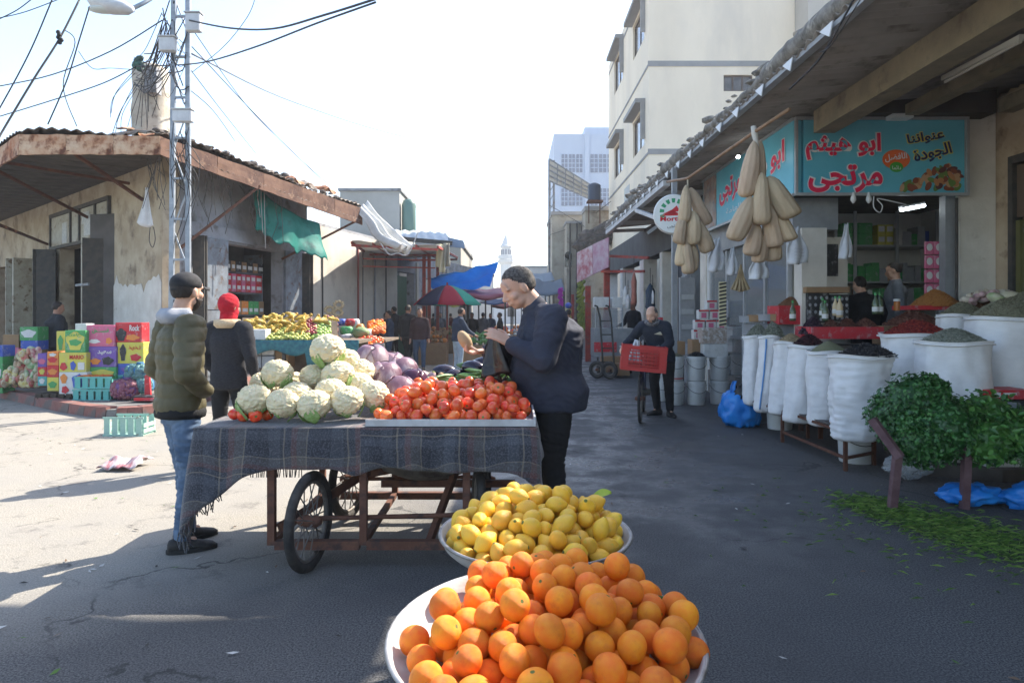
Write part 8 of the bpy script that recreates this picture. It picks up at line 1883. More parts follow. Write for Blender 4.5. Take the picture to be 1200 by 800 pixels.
fruit_heap(306,364,381,399,11.7,12.5,gua,.045,160,'guava','yellow-green guava in the heap at the front of the left fruit stall','guava','guavas on the fruit stall',1,shape=(1,1,.9))
fruit_heap(348,377,379,393,12.0,12.7,rap,.042,90,'red_apple','dark red apple in the strip between the green fruit heaps','apple','dark red apples on the fruit stall',2)
fruit_heap(364,388,380,396,11.9,12.7,gap,.045,90,'green_apple','pale green apple in the heap at the right end of the fruit stall','apple','green apples on the fruit stall',3)
# bananas
BAN = mat('ripe_banana', (.50,.33,.045), (.42,.26,.04), sc=3, rough=.5, c3=(.22,.22,.04), sc3=1.5, lo3=.55, hi3=.8, rv=.15)
bm = MB()
for k in range(6):
    a0 = (k-2.5)*.26; pts_ = [V((sin(a0)*(.02+.17*t), -.10*sin(t*2.4)-.02*abs(k-2.5)*t, -.04-.15*t+.05*t*t)) for t in [i/6 for i in range(7)]]; bm.tube(pts_, [.008,.014,.019,.020,.019,.014,.005], 7)
bm.ell((0,0,-.03),(.03,.02,.025),None,8,6); ban_me = bm.mesh('banana_bunch', BAN, True)
q = random.Random(44)
for row in range(3):
    for i in range(12):
        f = i/11; px = 283+f*74 if row < 2 else 300+f*90; Y = 12.1+row*.25; py = 388-row*8-4*sin(f*3)+ (0 if row<2 else 2)
        link('banana_bunch', ban_me, None, P(px,py-4,Y), (q.uniform(-.5,.2),q.uniform(-.6,.6),q.uniform(-.9,.9)), q.uniform(1.0,1.3), label='yellow banana bunch, %s of the %s row on the fruit stall'%(ORD[i],['front','middle','back'][row]), cat='bananas', group='banana bunches on the fruit stall')
m = MB(); m.add([P(284,372,13.0),P(395,372,13.0),P(395,398,12.4),P(284,398,12.4)],[(3,2,1,0)]); m.v += [(x,y+.05,z-.05) for x,y,z in m.v]; m.f += [(4,5,6,7),(0,1,5,4),(2,3,7,6)]; m.m += [0,0,0]; m.build('display_slope', MATS['stall_boards'], st1)
# second stall with tomatoes, oranges and boxes
st2 = thing('vegetable_stall', 'second stall of tomatoes, oranges and bagged goods against the sunlit wall', 'stall', (PX(420,15),15,0))
m = MB(); a, b = P(386,398,14.6), P(452,398,14.6); m.box((a.x,14.6,a.z-.05),(b.x,16.3,a.z)); m.build('stall_top', MATS['stall_boards'], st2)
m = MB(); m.box((PX(418,14.2),14.2,0),(PX(450,14.2),14.25,PZ(402,14.2))); m.build('grey_front_board', GREYP, st2)
for x in (a.x+.05,b.x-.1):
    m = MB(); m.box((x,14.65,0),(x+.05,14.7,a.z-.05)); m.build('leg', DARKF, st2)
fruit_heap(402,438,402,424,13.3,14.1,om,.055,130,'mandarin','orange in the sloping heap on the second stall behind the cabbages','orange','oranges on the second stall',5)
fruit_heap(416,450,397,403,14.3,14.8,tom_s,.05,90,'stall_tomato','tomato in the low row above the oranges on the second stall','tomato','tomatoes on the second stall',6)
fruit_heap(378,397,374,396,14.6,15.6,None,.05,90,'onion_heap','steep heap of reddish-brown onions left on the second stall','onions',None,7,stuff=True,mats=[mat('brown_onion',(.32,.12,.06),(.4,.2,.1),sc=5,rough=.5),mat('red_onion',(.25,.07,.07),rough=.5)])
fruit_heap(430,452,378,390,15.0,15.9,None,.055,90,'carrot_heap','bright orange heap at the rear right of the second stall','carrots',None,8,stuff=True,mats=[ORC,ORG])
for i,(x0_,x1_,y0_,y1_,Y,c,l) in enumerate(((398,412,383,392,14.9,'green','green packet box in the middle of the second stall'),(404,416,374,382,15.2,'red','red bag standing on the second stall'),(394,404,374,381,15.3,'blue','blue packet at the back of the second stall'),(417,426,380,394,15.0,'orange','orange and white bag leaning on the second stall'),(412,420,374,384,15.25,'white','white bag behind the red one on the second stall'),(427,435,386,396,14.9,'white','white box at the right of the second stall'),(398,410,392,398,14.7,'white','white polystyrene tray at the front of the second stall'))):
    a = P(x0_,y1_,Y); b = P(x1_,y0_,Y); m = MB(); cc_ = (a+b)/2; m.ell(cc_+V((0,.1,0)),((b.x-a.x)*.52,.12,(b.z-a.z)*.55),Matrix.Rotation(q.uniform(-.2,.2),3,'Y'),14,10,fn=lambda d:(abs(d.x)**4+abs(d.y)**4+abs(d.z)**4)**(-.25)*(1+.08*noise.noise(d*3+V((i,0,0)))))
    m.build('goods_bag', CT[c], None, smooth=True, label=l, cat='bag', group='bagged goods on the second stall')
m = MB(); m.ell(P(423,390,14.8),(.18,.15,.13),None,18,12,fn=lambda d:1+.12*noise.noise(d*4)); m.build('green_cabbage', mat('green_cabbage',(.16,.24,.10),(.22,.30,.14),sc=4,rough=.6), None, smooth=True, label='single green cabbage in front on the second stall', cat='cabbage')
for i,(px,py) in enumerate(((386,363),(397,357),(396,366))):
    t_ = 4.5; p = P(px,py,16.5); m = MB(); 
    for k in range(9): a_ = 2*pi*k/9; m.ell(p+V((.10*cos(a_),0,.08*sin(a_))),(.045,.04,.04),None,8,6)
    m.build('hanging_ring', mat('pale_bread_ring',(.55,.45,.28),(.45,.33,.18),sc=6,rough=.8), None, smooth=True, label='%s pale ring of dried food hanging on the sunlit wall'%['left','upper right','lower right'][i], cat='dried food', group='rings hanging on the sunlit wall')
# ---------------------------------------------------------------- canopy on the left with red frame
REDM = mat('red_painted_steel', (.38,.07,.05), (.28,.05,.04), sc=6, rough=.6, c3=(.2,.1,.08), sc3=9)
cn = thing('white_canopy', 'sagging pale sheet canopy on red steel bars over the left side of the street', 'canopy', (PX(480,19),19,0))
A,B,C_,D_ = P(413,283,18.0), P(528,293,19.5), P(492,276,24.0), P(420,268,23.0)
A,B,C_,D_ = P(412,284,17.5), P(533,291,19.0), P(508,300,24.0), P(440,300,24.5)
m = MB(); A,B = P(412,282,17.5), P(513,287,17.5); C_,D_ = P(536,300,24.0), P(440,302,24.0)
m.grid(lambda u,v: A.lerp(B,u).lerp(D_.lerp(C_,u),v)+V((0,0,-.10*sin(pi*u)*sin(pi*v)+.04*noise.noise(V((u*6,v*6,0))))), 30, 16, thick=.02); m.build('canopy_sheet', mat('pale_sheet',(.60,.59,.57),(.48,.46,.43),sc=2,rough=.8,tl=.3), cn, smooth=True)
for k in range(5):
    t = k/4; m = MB(); m.bar(A.lerp(B,t)+V((0,0,-.05)), D_.lerp(C_,t)+V((0,0,-.06)), .05, .06); m.build('frame_bar', REDM, cn)
for a_,b_ in ((A,B),(D_,C_),(A.lerp(D_,.5),B.lerp(C_,.5))):
    m = MB(); m.bar(a_+V((0,0,-.12)), b_+V((0,0,-.12)), .06, .06); m.build('cross_bar', REDM, cn)
for px,Y,pt_,mt in ((497,21.5,300,REDM),(503,21.6,300,REDM),(513,24,300,REDM)):
    m = MB(); m.bar((PX(px,Y),Y,0),P(px,pt_,Y),.10 if px>490 else .06); m.build('post', mt, cn)
for py in (303,312):
    m = MB(); m.bar(P(425,py,19.8),P(510,py+2,19.8),.035,.035); m.build('cross_bar', REDM, cn)
up2 = thing('upper_canopy_roof', 'grey corrugated roof sheets stepped above the pale canopy', 'roof', (PX(500,22),22,4))
m = MB(); corr(m, P(448,276,20.5), P(530,283,20.5), P(522,273,25), P(452,268,25), .3, .03); m.build('roof_sheet', mat('pale_blue_corrugated',(.36,.40,.42),(.28,.31,.33),sc=2,rough=.6), up2, smooth=True)
m = MB(); m.bar(P(448,278,20.4), P(530,285,20.4), .10, .12); m.build('roof_edge', DARKF, up2)
m = MB(); m.add([P(525,278,21),P(543,282,21),P(545,291,20.8),P(526,289,20.8)],[(0,1,2,3)]); m.v += [(x,y+.04,z) for x,y,z in m.v]; m.f += [(7,6,5,4)]; m.m += [0]; m.build('side_flap', mat('blue_grey_sheet',(.16,.20,.25),rough=.6), up2)
cloth('crumpled white cloth slumped over the edge of the pale canopy', 'white_cloth', [P(414,240,17.4),P(430,236,18),P(482,290,17.2),P(462,294,16.9)], mat('rolled_white_tarp',(.62,.61,.58),(.5,.49,.46),sc=4,rough=.7,bump=.4), 26, 26, .12, .14, 2.5, cat='cloth', edge=.2)
m = MB()
for (p,q_) in (((446,285),(466,296)),((466,296),(490,272)),((452,290),(478,292))): m.tube(catmull([P(p[0],p[1],17),P((p[0]+q_[0])/2,max(p[1],q_[1])+2,17),P(q_[0],q_[1],17)],4),.015,5)
m.build('white_ropes', WCL, None, label='white ropes looping below the rolled tarpaulin', cat='ropes', kind='stuff')
# building pieces behind the canopy
lb2 = thing('green_door_shop', 'shaded shopfront with a dark green door under the pale canopy', 'building', (PX(460,23),23,0))
m = MB(); p0 = CW+D2*10.96; wallrun(m, p0, D2, N2, 0, 9, 0, 3.6, .3, [(.0,1.6,0,2.9),(2.6,4.6,0,2.8),(5.4,8,0,2.8)]); m.build('wall', PLASTG, lb2)
m = MB(); panel_box(m, p0, D2, N2, .05, .95, 0, 2.75, -.1, -.04); m.build('door_leaf', mat('dark_green_door',(.02,.09,.05),rough=.5), lb2)
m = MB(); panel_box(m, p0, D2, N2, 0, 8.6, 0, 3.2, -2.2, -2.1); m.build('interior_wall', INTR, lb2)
for t in (1.7,2.4,4.7,5.2,8.1):
    m = MB(); panel_box(m, p0, D2, N2, t, t+.2, 0, 3.3, .0, .05); m.build('pilaster', mat('cream_pilaster',(.35,.33,.28),rough=.9), lb2)
for i,(px,py) in enumerate(((514,300),(518,306),(523,299))):
    m = MB(); a = P(px-3,py-14,18.8); b = P(px+4,py+13,18.8); m.grid(lambda u,v: V((a.x+(b.x-a.x)*u, 18.8+.04*sin(u*8+v*3+i), a.z+(b.z-a.z)*v)), 8, 8, thick=.02); m.build('hanging_cloth', mat('yellowed_cloth_%d'%i,((.45,.42,.28),(.55,.5,.35),(.3,.28,.22))[i],rough=.9), None, smooth=True, label='%s yellowed cloth hanging from the end of the pale canopy'%['left','middle','right'][i], cat='cloth', group='cloths at the canopy end')
# far left and far right lower buildings closing the street
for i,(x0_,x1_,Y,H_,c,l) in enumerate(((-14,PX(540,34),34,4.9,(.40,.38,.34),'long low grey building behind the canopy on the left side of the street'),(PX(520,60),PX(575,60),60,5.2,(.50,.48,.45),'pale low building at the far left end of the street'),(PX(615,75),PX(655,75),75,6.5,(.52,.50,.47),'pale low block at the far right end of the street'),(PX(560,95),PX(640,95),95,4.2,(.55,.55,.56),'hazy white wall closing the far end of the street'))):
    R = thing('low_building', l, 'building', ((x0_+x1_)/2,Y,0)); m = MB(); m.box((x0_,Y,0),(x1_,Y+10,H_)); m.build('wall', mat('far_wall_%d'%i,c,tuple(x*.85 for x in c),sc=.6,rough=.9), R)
    m = MB(); m.box((x0_-.1,Y-.1,H_+.002),(x1_+.1,Y+10,H_+.2)); m.build('roof_slab', TBB, R)
    n_ = max(1,int((x1_-x0_)/3)); 
    for k in range(n_):
        xa = x0_+(x1_-x0_)*(k+.3)/n_; m = MB(); m.box((xa,Y-.05,1.0),(xa+1.0,Y-.002,2.4)); m.build('window', GLASSD, R)
# ---------------------------------------------------------------- blue tarpaulin, parasol, maroon canopy
BT = mat('blue_tarpaulin', (.05,.45,.88), (.09,.52,.92), sc=3, rough=.5, tl=.65, bump=.4, bsc=12)
m = MB(); a,b,c,d = P(505,322,23), P(582,308,21), P(573,327,25), P(540,337,25.5)
def btf(u,v):
    p = a.lerp(b,u).lerp(d.lerp(c,u),v); p.z += -.16*sin(pi*u)*(1-v)*.6+.12*noise.noise(V((u*5,v*4,2)))+.08*sin(v*9+u*3); return p
a,b,c,d = P(503,326,22.5), P(584,307,21.5), P(574,334,24), P(506,339,24)
m.grid(btf, 30, 16, thick=.02); m.build('blue_tarpaulin', BT, None, smooth=True, label='bright blue tarpaulin stretched across the street above the parasol', cat='tarpaulin')
ps = thing('market_parasol', 'striped market parasol in red, green and white below the blue tarpaulin', 'umbrella', (PX(523,20.5),20.5,0))
cx_, cy_, zt_, zr_, R_ = PX(524,20.5), 20.5, PZ(334,20.5), PZ(357,20.5), 1.05
pm = [mat('parasol_navy',(.04,.05,.12),rough=.7,tl=.4), mat('parasol_red',(.50,.03,.07),rough=.7,tl=.5), mat('parasol_green',(.05,.45,.33),rough=.7,tl=.5), mat('parasol_white',(.7,.7,.66),rough=.7,tl=.5)]
for k in range(8):
    a0 = -pi/2-.95+k*2*pi/8; a1 = a0+2*pi/8; m = MB()
    def pf(u,v): 
        a_ = a0+(a1-a0)*u; r_ = R_*v*(1-.06*sin(pi*u)*v); return V((cx_+r_*cos(a_), cy_+r_*sin(a_), zt_-(zt_-zr_)*v**1.7-.03*sin(pi*u)*v))
    m.grid(pf, 6, 6, thick=.006); m.build('panel', pm[(0,1,2,3,1,2,3,1)[k]], ps, smooth=True)
    m = MB(); m.tube([V((cx_,cy_,zt_-.35)), V((cx_+R_*.6*cos(a0),cy_+R_*.6*sin(a0),zt_-.28))], .01, 5); m.build('rib', ALU, ps)
m = MB(); m.tube([(cx_,cy_,0),(cx_,cy_,zt_+.08)], .025, 8); m.build('pole', REDM, ps)
mc = thing('maroon_canopy', 'flat maroon canopy on posts in the middle of the market street', 'canopy', (PX(562,22),22,0))
m = MB(); a,b,c,d = P(541,346,21), P(596,346,21), P(590,338,26), P(546,338,26); m.grid(lambda u,v: a.lerp(b,u).lerp(d.lerp(c,u),v)+V((0,0,.04*sin(u*9))), 16, 6, thick=.12); m.build('canopy_sheet', mat('maroon_sheet',(.22,.05,.07),(.3,.1,.12),sc=3,rough=.7), mc, smooth=True)
for px in (544,548,592): m = MB(); m.bar((PX(px,21.1),21.1,0),P(px,346,21.1),.05); m.build('post', DARKF, mc)
for i,(x0_,x1_,y0_,y1_,Y,c,l) in enumerate(((548,570,342,352,27,(.6,.6,.58),'small white canopy beyond the maroon one'),(560,600,347,353,29,(.10,.14,.25),'dark blue canopy beyond the maroon one'),(575,605,352,358,31,(.45,.12,.1),'red canopy deep in the market street'),(600,640,322,336,32,(.35,.42,.48),'grey-blue sheet roof on the right side of the distant market'),(520,545,350,356,30,(.5,.45,.1),'yellow canopy deep in the market street'),(622,662,326,342,27,(.20,.24,.28),'dark slate sheet awning on the right side of the market street'),(610,650,318,330,40,(.4,.45,.5),'pale sheet roof further off on the right side'))):
    R = thing('far_canopy', l, 'canopy', (PX((x0_+x1_)/2,Y),Y,0)); m = MB(); a,b,c_,d = P(x0_,y1_,Y),P(x1_,y1_-2,Y),P(x1_-4,y0_,Y+3),P(x0_+6,y0_,Y+3)
    m.grid(lambda u,v: a.lerp(b,u).lerp(d.lerp(c_,u),v)+V((0,0,-.15*sin(pi*u)+.05*noise.noise(V((u*5,v*3,i))))), 12, 6, thick=.04); m.build('sheet', mat('canopy_sheet_%d'%i,c,rough=.8,tl=.45), R, smooth=True)
    for px,YY in ((x0_+1,Y),(x1_-1,Y)): m = MB(); m.bar((PX(px,YY),YY,0),P(px,y1_-1,YY),.06); m.build('post', DARKF, R)
# goods under the canopies: cluttered low stalls
rr = random.Random(77)
for i,(px,Y,w_,c,l) in enumerate(((512,25,1.2,'brown','brown low table of goods beyond the parasol'),(535,27,1.4,'green','greens-laden table under the far canopies'),(560,18,1.3,'green','table heaped with leafy greens just behind the stallholder head'),(590,26,1.5,'red','table with red goods under the maroon canopy'),(620,22,1.2,'grey','grey crate table behind the stallholder back'),(470,24,1.2,'grey','grey crate table behind the group of walkers'),(506,19.5,.8,'brown','tan sacks on a low table beside the parasol pole'))):
    R = thing('goods_table', l, 'table', (PX(px,Y),Y,0)); x = PX(px,Y); m = MB(); m.box((x-w_/2,Y,.0),(x+w_/2,Y+.8,.62),jit=.01); m.build('crate_base', CT['brown'] if c!='grey' else CT['grey'], R)
    mm = {'green':[PAR[1],MIN[1],PAR[3]],'brown':[CT['brown'],CT['orange'],CT['brown']],'red':[CT['red'],CT['orange'],TOM],'grey':[CT['grey'],CT['white'],CT['brown']]}[c]; m = MB()
    for k in range(60): u,v_ = rr.uniform(-.46,.46),rr.random(); m.ell((x+u*w_,Y+.1+v_*.6,.66+.22*v_+rr.random()*.08),(rr.uniform(.04,.10),.06,rr.uniform(.04,.08)),Matrix.Rotation(rr.random()*3,3,'Z'),7,5,mi=rr.randrange(3))
    m.build('goods', mm, R, kind='stuff', smooth=True)
# ---------------------------------------------------------------- people in the street
def cm(n,c): return mat(n, c, tuple(x*1.4 for x in c), sc=7, rough=.9)
def walker(px, top, Y, rz, tc, bc, label, H=None, **k):
    h = H or (EYE+(367-top)/800*Y); return figure(label, (PX(px,Y),Y,0), radians(rz), H=h, top=cm('cloth_%s'%tc[0],tc[1]), bottom=cm('cloth_%s'%bc[0],bc[1]), detail=False, vox=.020, extra=dict(collar=cm('cloth_%s'%tc[0],tc[1])), skin=k.pop('skin',SKIN2), **k)
NB = ('navy',(.018,.03,.055)); BK = ('black',(.012,.012,.014)); JN = ('jeans',(.03,.055,.10)); MR_ = ('maroon',(.12,.03,.03)); GY = ('grey',(.10,.10,.11)); BR = ('brownc',(.08,.05,.035)); LB = ('palejeans',(.20,.26,.33))
walker(456,364,19.0,95,NB,JN,'older man in a dark blue jacket browsing the second stall',girth=1.1,J=dict(elL=(-.26,.12,1.14),wrL=(-.2,.34,1.08),elR=(.26,.12,1.14),wrR=(.2,.34,1.08)))
walker(478,357,18.3,-25,BK,BK,'tall person in black at the left of the walking pair',girth=1.12,J=dict(knL=(-.12,.14,.5),anL=(-.14,.05,.09),toL=(-.15,.23,.05),knR=(.12,-.05,.5),anR=(.13,-.28,.11),toR=(.13,-.1,.03)))
walker(492,361,17.8,178,('maroonblack',(.03,.014,.016)),JN,'man in a dark open jacket walking towards the viewer',girth=1.1,J=dict(knL=(-.12,.12,.5),anL=(-.12,.12,.09),toL=(-.14,.30,.05),knR=(.12,0,.5),anR=(.12,-.15,.10),toR=(.13,.02,.03)))
walker(462,359,22.0,60,BK,BK,'person in black behind the older man at the second stall')
walker(452,368,21.0,20,BR,BK,'short person in brown seen behind the second stall',H=1.5)
walker(537,360,16.6,-60,NB,LB,'bearded man in a navy jacket and pale jeans leaning over the greens',girth=1.15,J=dict(elL=(-.26,.15,1.14),wrL=(-.2,.38,1.02),elR=(.26,.15,1.14),wrR=(.2,.38,1.02),neck=(0,.06,1.47),head=(0,.10,1.61)),beard=HAIRM)
walker(553,366,23.5,170,BK,JN,'distant person in black under the maroon canopy')
walker(566,366,26,-10,GY,BK,'distant person in grey under the maroon canopy')
walker(575,367,28,150,NB,BK,'distant person in navy deep in the market')
walker(586,366,24,90,BK,BK,'person in black just left of the stallholder head')
walker(516,366,27,180,GY,JN,'distant person in grey left of the parasol pole')
walker(508,367,30,0,BK,BK,'distant dark figure behind the parasol')
walker(528,367,32,0,MR_,BK,'distant figure in maroon right of the parasol pole')
walker(666,362,17.2,-20,('brownmar',(.07,.03,.028)),BK,'person in a brown coat walking away behind the stallholder back',J=dict(knR=(.14,.10,.5),anR=(.16,-.05,.09)))
walker(655,366,27,10,BK,BK,'distant figure in black on the right side of the street')
walker(644,367,30,-170,GY,BK,'distant figure in grey on the right side of the street')
walker(742,352,18.5,120,BK,BK,'man in black behind the glass food counter',J=dict(elR=(.26,.1,1.14),wrR=(.2,.3,1.1)))
walker(762,352,16.9,150,GY,BK,'seated man behind the turquoise partition on the right',H=1.55)
walker(364,371,14.2,180,BK,BK,'vendor whose head shows above the bananas in front of the pale wall',H=1.45)
walker(67,353,12.9,-40,('darkjacket',(.02,.022,.026)),BK,'man in a dark jacket and cap looking into the side doorway of the corner shop',H=1.70,girth=1.25,sleeve=1.2)
# ---------------------------------------------------------------- right-hand side further down the street
fc = thing('food_counter', 'stainless food cart with a glass hood and white boxes on top', 'food cart', (PX(720,17),17,0))
a, b = P(697,418,16.8), P(744,385,16.8)
m = MB(); m.box((a.x,16.8,a.z),(b.x,17.7,b.z)); m.build('cart_body', GREYP, fc)
m = MB(); m.box((a.x-.02,16.78,a.z+.12),(b.x-.45,16.799,a.z+.36)); m.build('red_panel', CT['red'], fc)
m = MB(); m.box((a.x+.02,16.82,b.z),(b.x-.3,16.83,b.z+.45)); m.box((a.x+.02,17.6,b.z),(b.x-.3,17.61,b.z+.5)); m.build('glass_hood', GLASS, fc, kind='stuff')
for x in (a.x+.02,b.x-.3):
    m = MB(); m.box((x-.015,16.81,b.z),(x+.015,16.84,b.z+.52)); m.build('hood_post', ALU, fc)
for i,x in enumerate((a.x+.02,a.x+.46)):
    m = MB(); m.box((x,17.0,b.z+.52),(x+.36,17.4,b.z+.78),bev=.01); m.build('foam_box', CT['white'], None, label='%s white foam box on top of the glass food counter'%['left','right'][i], cat='box', group='foam boxes on the counter')
for x in (a.x+.1,b.x-.1):
    m = MB(); m.lathe([(.02,-.03),(.14,-.03),(.14,.03),(.02,.03)], (x,16.9,.14), 16, axis=(1,0,0)); m.build('wheel', RUBB, fc)
    m = MB(); m.box((x-.02,17.0,.0),(x+.02,17.04,a.z)); m.build('leg', DARKF, fc)
ht2 = thing('hand_truck', 'tall black two-wheeled hand truck leaning on the food cart', 'hand truck', (PX(708,15.6),15.6,0))
cart_save = cart; cart = ht2; add_wheel((PX(699.5,15.6),15.55,.20), .20, radians(62), tyre=.045, nsp=6); add_wheel((PX(714,15.4),15.35,.20), .20, radians(62), tyre=.045, nsp=6); cart = cart_save
for px in (705,718):
    m = MB(); m.tube([P(px+2,436,15.5),P(px,400,15.7),P(px-2,372,15.9),P(px-5,359,15.95),P(px-8,358,15.9)], .022, 8); m.build('side_rail', DARKF, ht2, smooth=True)
for py in (376,392,408,424):
    m = MB(); m.bar(P(704,py,15.75),P(717,py,15.75),.03); m.build('cross_bar', DARKF, ht2)
boxat(706,730,418,436,16.0,'brown','cardboard box on the ground under the hand truck',None,depth=.4); boxat(722,738,426,440,15.6,'brown','second cardboard box right of the hand truck wheel',None,depth=.35)
pst = thing('hanging_poster_sign', 'pair of slanting pink and red printed sign sheets hanging above the right-hand shops', 'sign', (PX(694,19.5),19.5,3))
for i,(q0,q1,q2,q3,c) in enumerate((((676,296),(694,287),(694,322),(676,331),'red'),((694.5,286.5),(713,278),(713,313),(694.5,321.5),'pink'))):
    m = MB(); pp = [P(*q_,19.6-.7*(q_[0]>690)-.7*(q_[0]>700)) for q_ in (q0,q1,q2,q3)]; nn = V((-.9,-.4,0)); m.add(pp+[p-nn*.03 for p in pp],[(3,2,1,0),(4,5,6,7),(0,1,5,4),(1,2,6,5),(2,3,7,6),(3,0,4,7)])
    m.build('sheet', mat('poster_%s'%c,((.42,.12,.14) if c=='red' else (.50,.38,.42)),((.6,.5,.5) if c=='red' else (.42,.2,.26)),sc=3.5,rough=.5), pst)
for px,py0,Y,w_ in ((689,335,21,.16),(711,305,19.2,.16),(671,345,24,.1)):
    m = MB(); m.bar((PX(px,Y),Y,0),P(px,py0,Y),w_); m.build('red_post', REDM, None, label='%s red steel post under the right-hand awnings'%{689:'left',711:'right',671:'far'}[px], cat='post', group='red posts on the right')
for a_,b_ in (((712,300,19),(760,302,17)),((705,318,19),(755,318,17)),((700,290,19),(712,318,19))):
    m = MB(); m.bar(P(*a_),P(*b_),.05,.07); m.build('red_bar', REDM, None, label={300:'upper long red bar under the awning beyond the round sign',318:'lower long red bar under the awning beyond the round sign',290:'short slanting red bar beside the pink sign sheets'}[a_[1]], cat='bar', group='red bars under the awning')
# things hanging: string of balls, garland, meat, jacket, white cloth
for i,(py,c) in enumerate(((372,'blue'),(379,'yellow'),(386,'yellow'),(393,'green'),(400,'teal'))):
    m = MB(); m.ell(P(666,py-14,20),(.10,.10,.09),None,14,10); m.build('ball', CT[c], None, smooth=True, label='%s ball, number %d from the top of the hanging string'%(c,i+1) if c=='yellow' else '%s ball on the hanging string of balls'%c, cat='ball', group='string of balls')
m = MB()
for i in range(60): m.ell(P(657+rr.uniform(-2,2),338+i*.55,21),(.05,.05,.04),None,6,5)
m.build('magenta_garland', mat('magenta_tinsel',(.35,.03,.30),rough=.5), None, label='magenta tinsel garland hanging at the shops behind the stallholder', cat='garland', kind='stuff')
m = MB()
for i in range(90): m.ell(P(681+rr.uniform(-4,4),330+i*.7,21.5),(.06,.06,.07),Matrix.Rotation(rr.random(),3,'X'),6,5)
m.build('yellow_green_garland', mat('yellow_green_leafy',(.28,.30,.06),(.15,.2,.05),sc=5,rough=.7), None, label='yellow-green garland hanging left of the food cart', cat='garland', kind='stuff')
for i,(px,y0_,y1_,Y,c,w_,l) in enumerate(((743,318,357,16.2,(.40,.16,.12),7,'long piece of pink meat hanging under the awning'),(733,335,358,16.6,(.6,.6,.58),7,'white cloth hanging beside the turquoise partition'),(736,345,362,16.5,(.55,.55,.55),6,'second white cloth lower beside the turquoise partition'),(762,332,362,15.6,(.05,.07,.10),12,'dark suit jacket on a hanger under the awning'),(765,340,356,15.5,(.55,.55,.55),3,'white shirt front inside the hanging dark jacket'))):
    a, b = P(px,y0_,Y), P(px,y1_,Y); h = a.z-b.z; w2 = w_/800*Y/2; m = MB(); m.rings([(a,.01,.01),(a-V((0,0,h*.1)),w2*.45,.05),(a-V((0,0,h*.3)),w2*.95,.09),(a-V((0,0,h*.6)),w2*.85,.09),(a-V((0,0,h*.92)),w2,.07),(b,w2*.8,.05)], 14); m.build('hanging_meat' if i==0 else 'hanging_garment', mat('hung_%d'%i,c,tuple(x*.8 for x in c),sc=8,rough=.8), None, smooth=True, label=l, cat='meat' if i==0 else 'garment')
    m2 = MB(); m2.tube([a, a+V((0,0,.35))], .008, 5); m2.build('hook', DARKF, [o for o in bpy.data.objects if o.get('label')==l][0])
# grey shutter cabinet near the post and misc boxes beneath
o = boxat(797,815,325,402,13.6,'grey','grey steel shutter door standing open behind the awning post',None,depth=.12,mt=GREYP,name='steel_door')
for py in (345,362,380): k = MB(); a = P(799,py+6,13.58); b = P(813,py,13.58); k.box((a.x,13.57,a.z),(b.x,13.595,b.z)); k.build('door_rib', ALU, o)
for i,(x0_,x1_,y0_,y1_,Y,c,l) in enumerate(((783,792,394,412,11.9,'red','red fan-like box behind the first bucket pair'),(793,803,400,416,11.8,'brown','brown carton behind the first bucket pair'),(769,777,372,394,12.6,'red','red garment box right of the bicycle man'),(853,872,352,372,11.8,'grey','grey-blue bundle behind the small box pyramid'))): boxat(x0_,x1_,y0_,y1_,Y,c,l,None,depth=.3)
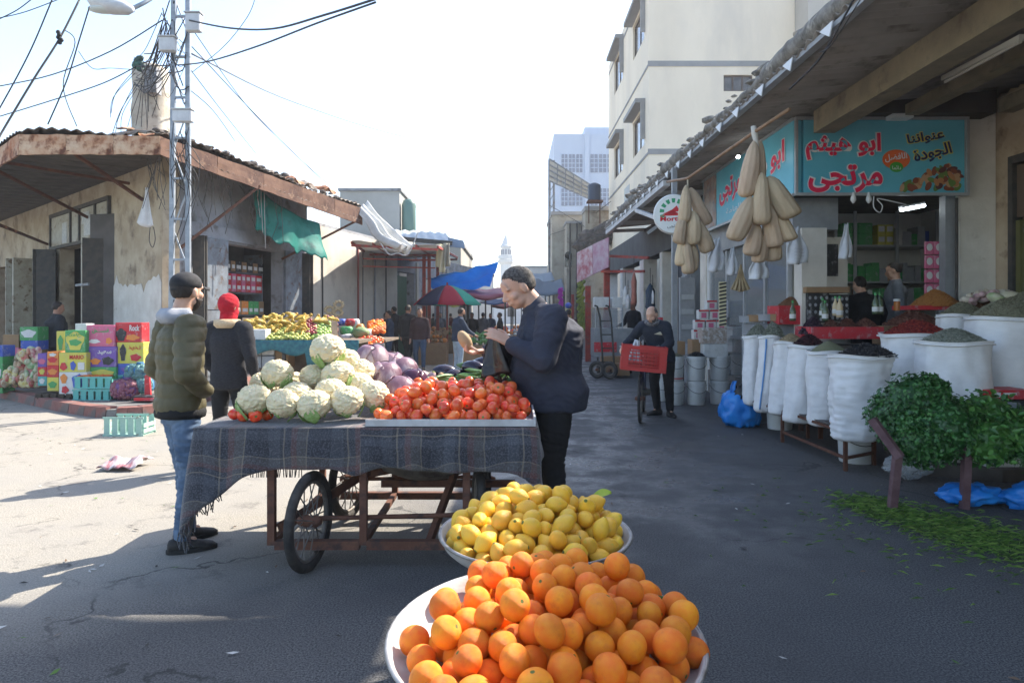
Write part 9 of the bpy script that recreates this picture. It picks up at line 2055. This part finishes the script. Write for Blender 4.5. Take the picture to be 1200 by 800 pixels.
# ---------------------------------------------------------------- overhead cables
WIRE = mat('black_cable', (.02,.02,.022), rough=.6); WIRG = mat('grey_cable', (.09,.09,.10), rough=.6)
def wire(pts, r, label, sag=0, m_=WIRE):
    m = MB(); m.tube(catmull([P(*p) for p in pts], 6), r, 5); return m.build('cable', m_, None, smooth=True, label=label, cat='cable', group='overhead cables')
W_ = [
 ([(248/2.667-0,0,6.2),(70,45,6.0),(40,92,5.8),(8,145,5.6),(-4,166,5.5)],.009,'thick dark cable bundle slanting down to the left roof edge'),
 ([(63,-5,7),(40,50,7),(20,90,7),(-5,135,7)],.007,'thin cable left of the thick bundle, nearly parallel'),
 ([(40,-3,8),(20,12,8),(-4,24,8)],.006,'short thin cable across the top left corner'),
 ([(75,-3,9),(30,14,9),(-4,22,9)],.006,'second short thin cable just under the corner'),
 ([(-5,102,12),(60,88,11.6),(130,60,11),(190,24,10.4)],.010,'cable rising from the left edge to the mast top'),
 ([(-5,138,12.5),(60,118,12.2),(120,98,11.9),(160,78,11.7)],.010,'lower cable from the left edge to the plaster stack'),
 ([(105,8,8),(92,50,8),(78,95,8),(56,146,8)],.008,'thin cable dropping from the street lamp to the left roof'),
 ([(75,35,8.4),(88,50,8.4),(74,100,8.4),(90,148,8.4)],.006,'slack thin cable hanging in an S left of the stack'),
 ([(92,60,9),(108,80,9),(130,80,9.2),(158,82,10)],.005,'slack thin cable looping to the plaster stack'),
 ([(222,24,10.3),(268,33,9),(320,34,8),(380,18,7),(450,-4,6)],.012,'dark cable running from the mast to the top of the picture'),
 ([(160,78,11.5),(196,77,10.8),(240,73,9.5),(300,55,8),(370,28,7),(440,3,6)],.010,'second dark cable curving from the stack past the mast to upper right'),
 ([(300,-5,9),(290,20,9.2),(262,55,9.6),(225,85,10.2)],.005,'thin cable falling from the top edge to the mast'),
 ([(225,55,10.5),(300,135,14),(350,185,18),(392,222,22)],.008,'cable descending right from the mast towards the canopy'),
 ([(228,38,10.6),(290,125,14),(340,175,18),(380,214,22)],.007,'thinner cable beside it descending towards the canopy'),
 ([(222,80,10.5),(260,130,13),(300,180,17)],.007,'short cable descending from the mast to the rusty eave'),
 ([(222,105,10.5),(250,130,12),(275,165,14)],.007,'lowest short cable falling from the mast to the roof'),
 ([(222,62,10.5),(350,122,20),(480,162,30),(640,196,44)],.014,'long faint cable crossing the bright sky to the hoarding',),
 ([(480,246,50),(560,244,48),(640,238,44)],.016,'faint sagging cable low over the distant street'),
 ([(520,262,50),(600,270,48),(648,262,44)],.014,'faintest cable just above the minaret'),
 ([(1002,-3,4.6),(985,28,4.7),(960,70,4.9),(925,105,5.3)],.008,'dark cable tied along the right awning edge'),
 ([(960,62,4.85),(975,52,4.7),(1008,0,4.4)],.004,'thin pale cord beside the cable on the right awning edge'),
 ([(643,240,45),(690,270,40),(700,300,38)],.02,'cable running from the hoarding mast down to the old street house'),
 ([(645,275,44),(680,262,42),(716,236,38)],.018,'cable crossing in front of the old street house'),
]
for pts_,r_,l_ in W_: wire(pts_, r_, l_, m_=WIRG if 'faint' in l_ else WIRE)
m = MB()
for i in range(5): m.ell(P(70+rnd.uniform(-2,2),38+i*3,6.0),(.02,.02,.02),None,7,5)
m.build('cable_clamp', WIRE, None, smooth=True, label='dark clamp gripping the thick cable bundle at upper left', cat='clamp')
q = random.Random(91); m = MB()
for i in range(38):
    a = P(q.uniform(188,206),q.uniform(0,95),10.4); b = P(q.uniform(155,175),q.uniform(62,100),12.0) if i%3 else P(q.uniform(214,224),q.uniform(10,120),10.4)
    c = a.lerp(b,.5)+V((q.uniform(-.1,.1),q.uniform(-.1,.1),-q.uniform(.05,.45))); m.tube(catmull([a,c,b],4), q.choice((.004,.006,.009)), 4)
for i in range(13):
    a = P(q.uniform(158,176),q.uniform(70,110),11.95); b = a+V((q.uniform(-.5,.2),q.uniform(-.2,.1),-q.uniform(.4,1.3))); c = a.lerp(b,.5)+V((q.uniform(-.15,.15),-.05,-.05)); m.tube(catmull([a,c,b],4), .006, 4)
for i in range(16):
    a = P(q.uniform(196,222),q.uniform(140,200),10.35); b = a+V((q.uniform(-.15,.25),.02,-q.uniform(.4,1.4))); c = a.lerp(b,.5)+V((q.uniform(-.2,.2),.02,0)); m.tube(catmull([a,c,b],4), .006, 4)
m.build('wire_tangle', WIRE, None, label='messy tangle of wires around the mast and the plaster stack', cat='wires', kind='stuff')
m = MB()
for i in range(14): m.ell(P(161+q.uniform(-4,6),q.uniform(68,82),11.9),(.05,.05,.05),None,7,5,fn=lambda d:1+.4*noise.noise(d*3+V((i,0,0))))
m.build('knotted_wires', mat('greenish_tape',(.06,.13,.10),(.03,.04,.04),sc=9,rough=.7), None, smooth=True, label='greenish knot of taped cables on the side of the plaster stack', cat='cables', kind='stuff')
# ---------------------------------------------------------------- hazy air
hz = MB(); hz.box((-60,-8,-1),(60,135,21)); hm_ = bpy.data.materials.new('haze'); hm_.use_nodes = True; n_ = hm_.node_tree.nodes; n_.remove(n_['Principled BSDF'])
pv = n_.new('ShaderNodeVolumePrincipled'); pv.inputs['Color'].default_value = (.9,.93,1,1); pv.inputs['Density'].default_value = .0011; pv.inputs['Anisotropy'].default_value = .3
hm_.node_tree.links.new(pv.outputs[0], n_['Material Output'].inputs['Volume']); hz.build('haze', hm_, None, kind='stuff', label='thin bright dusty air filling the street', cat='haze')
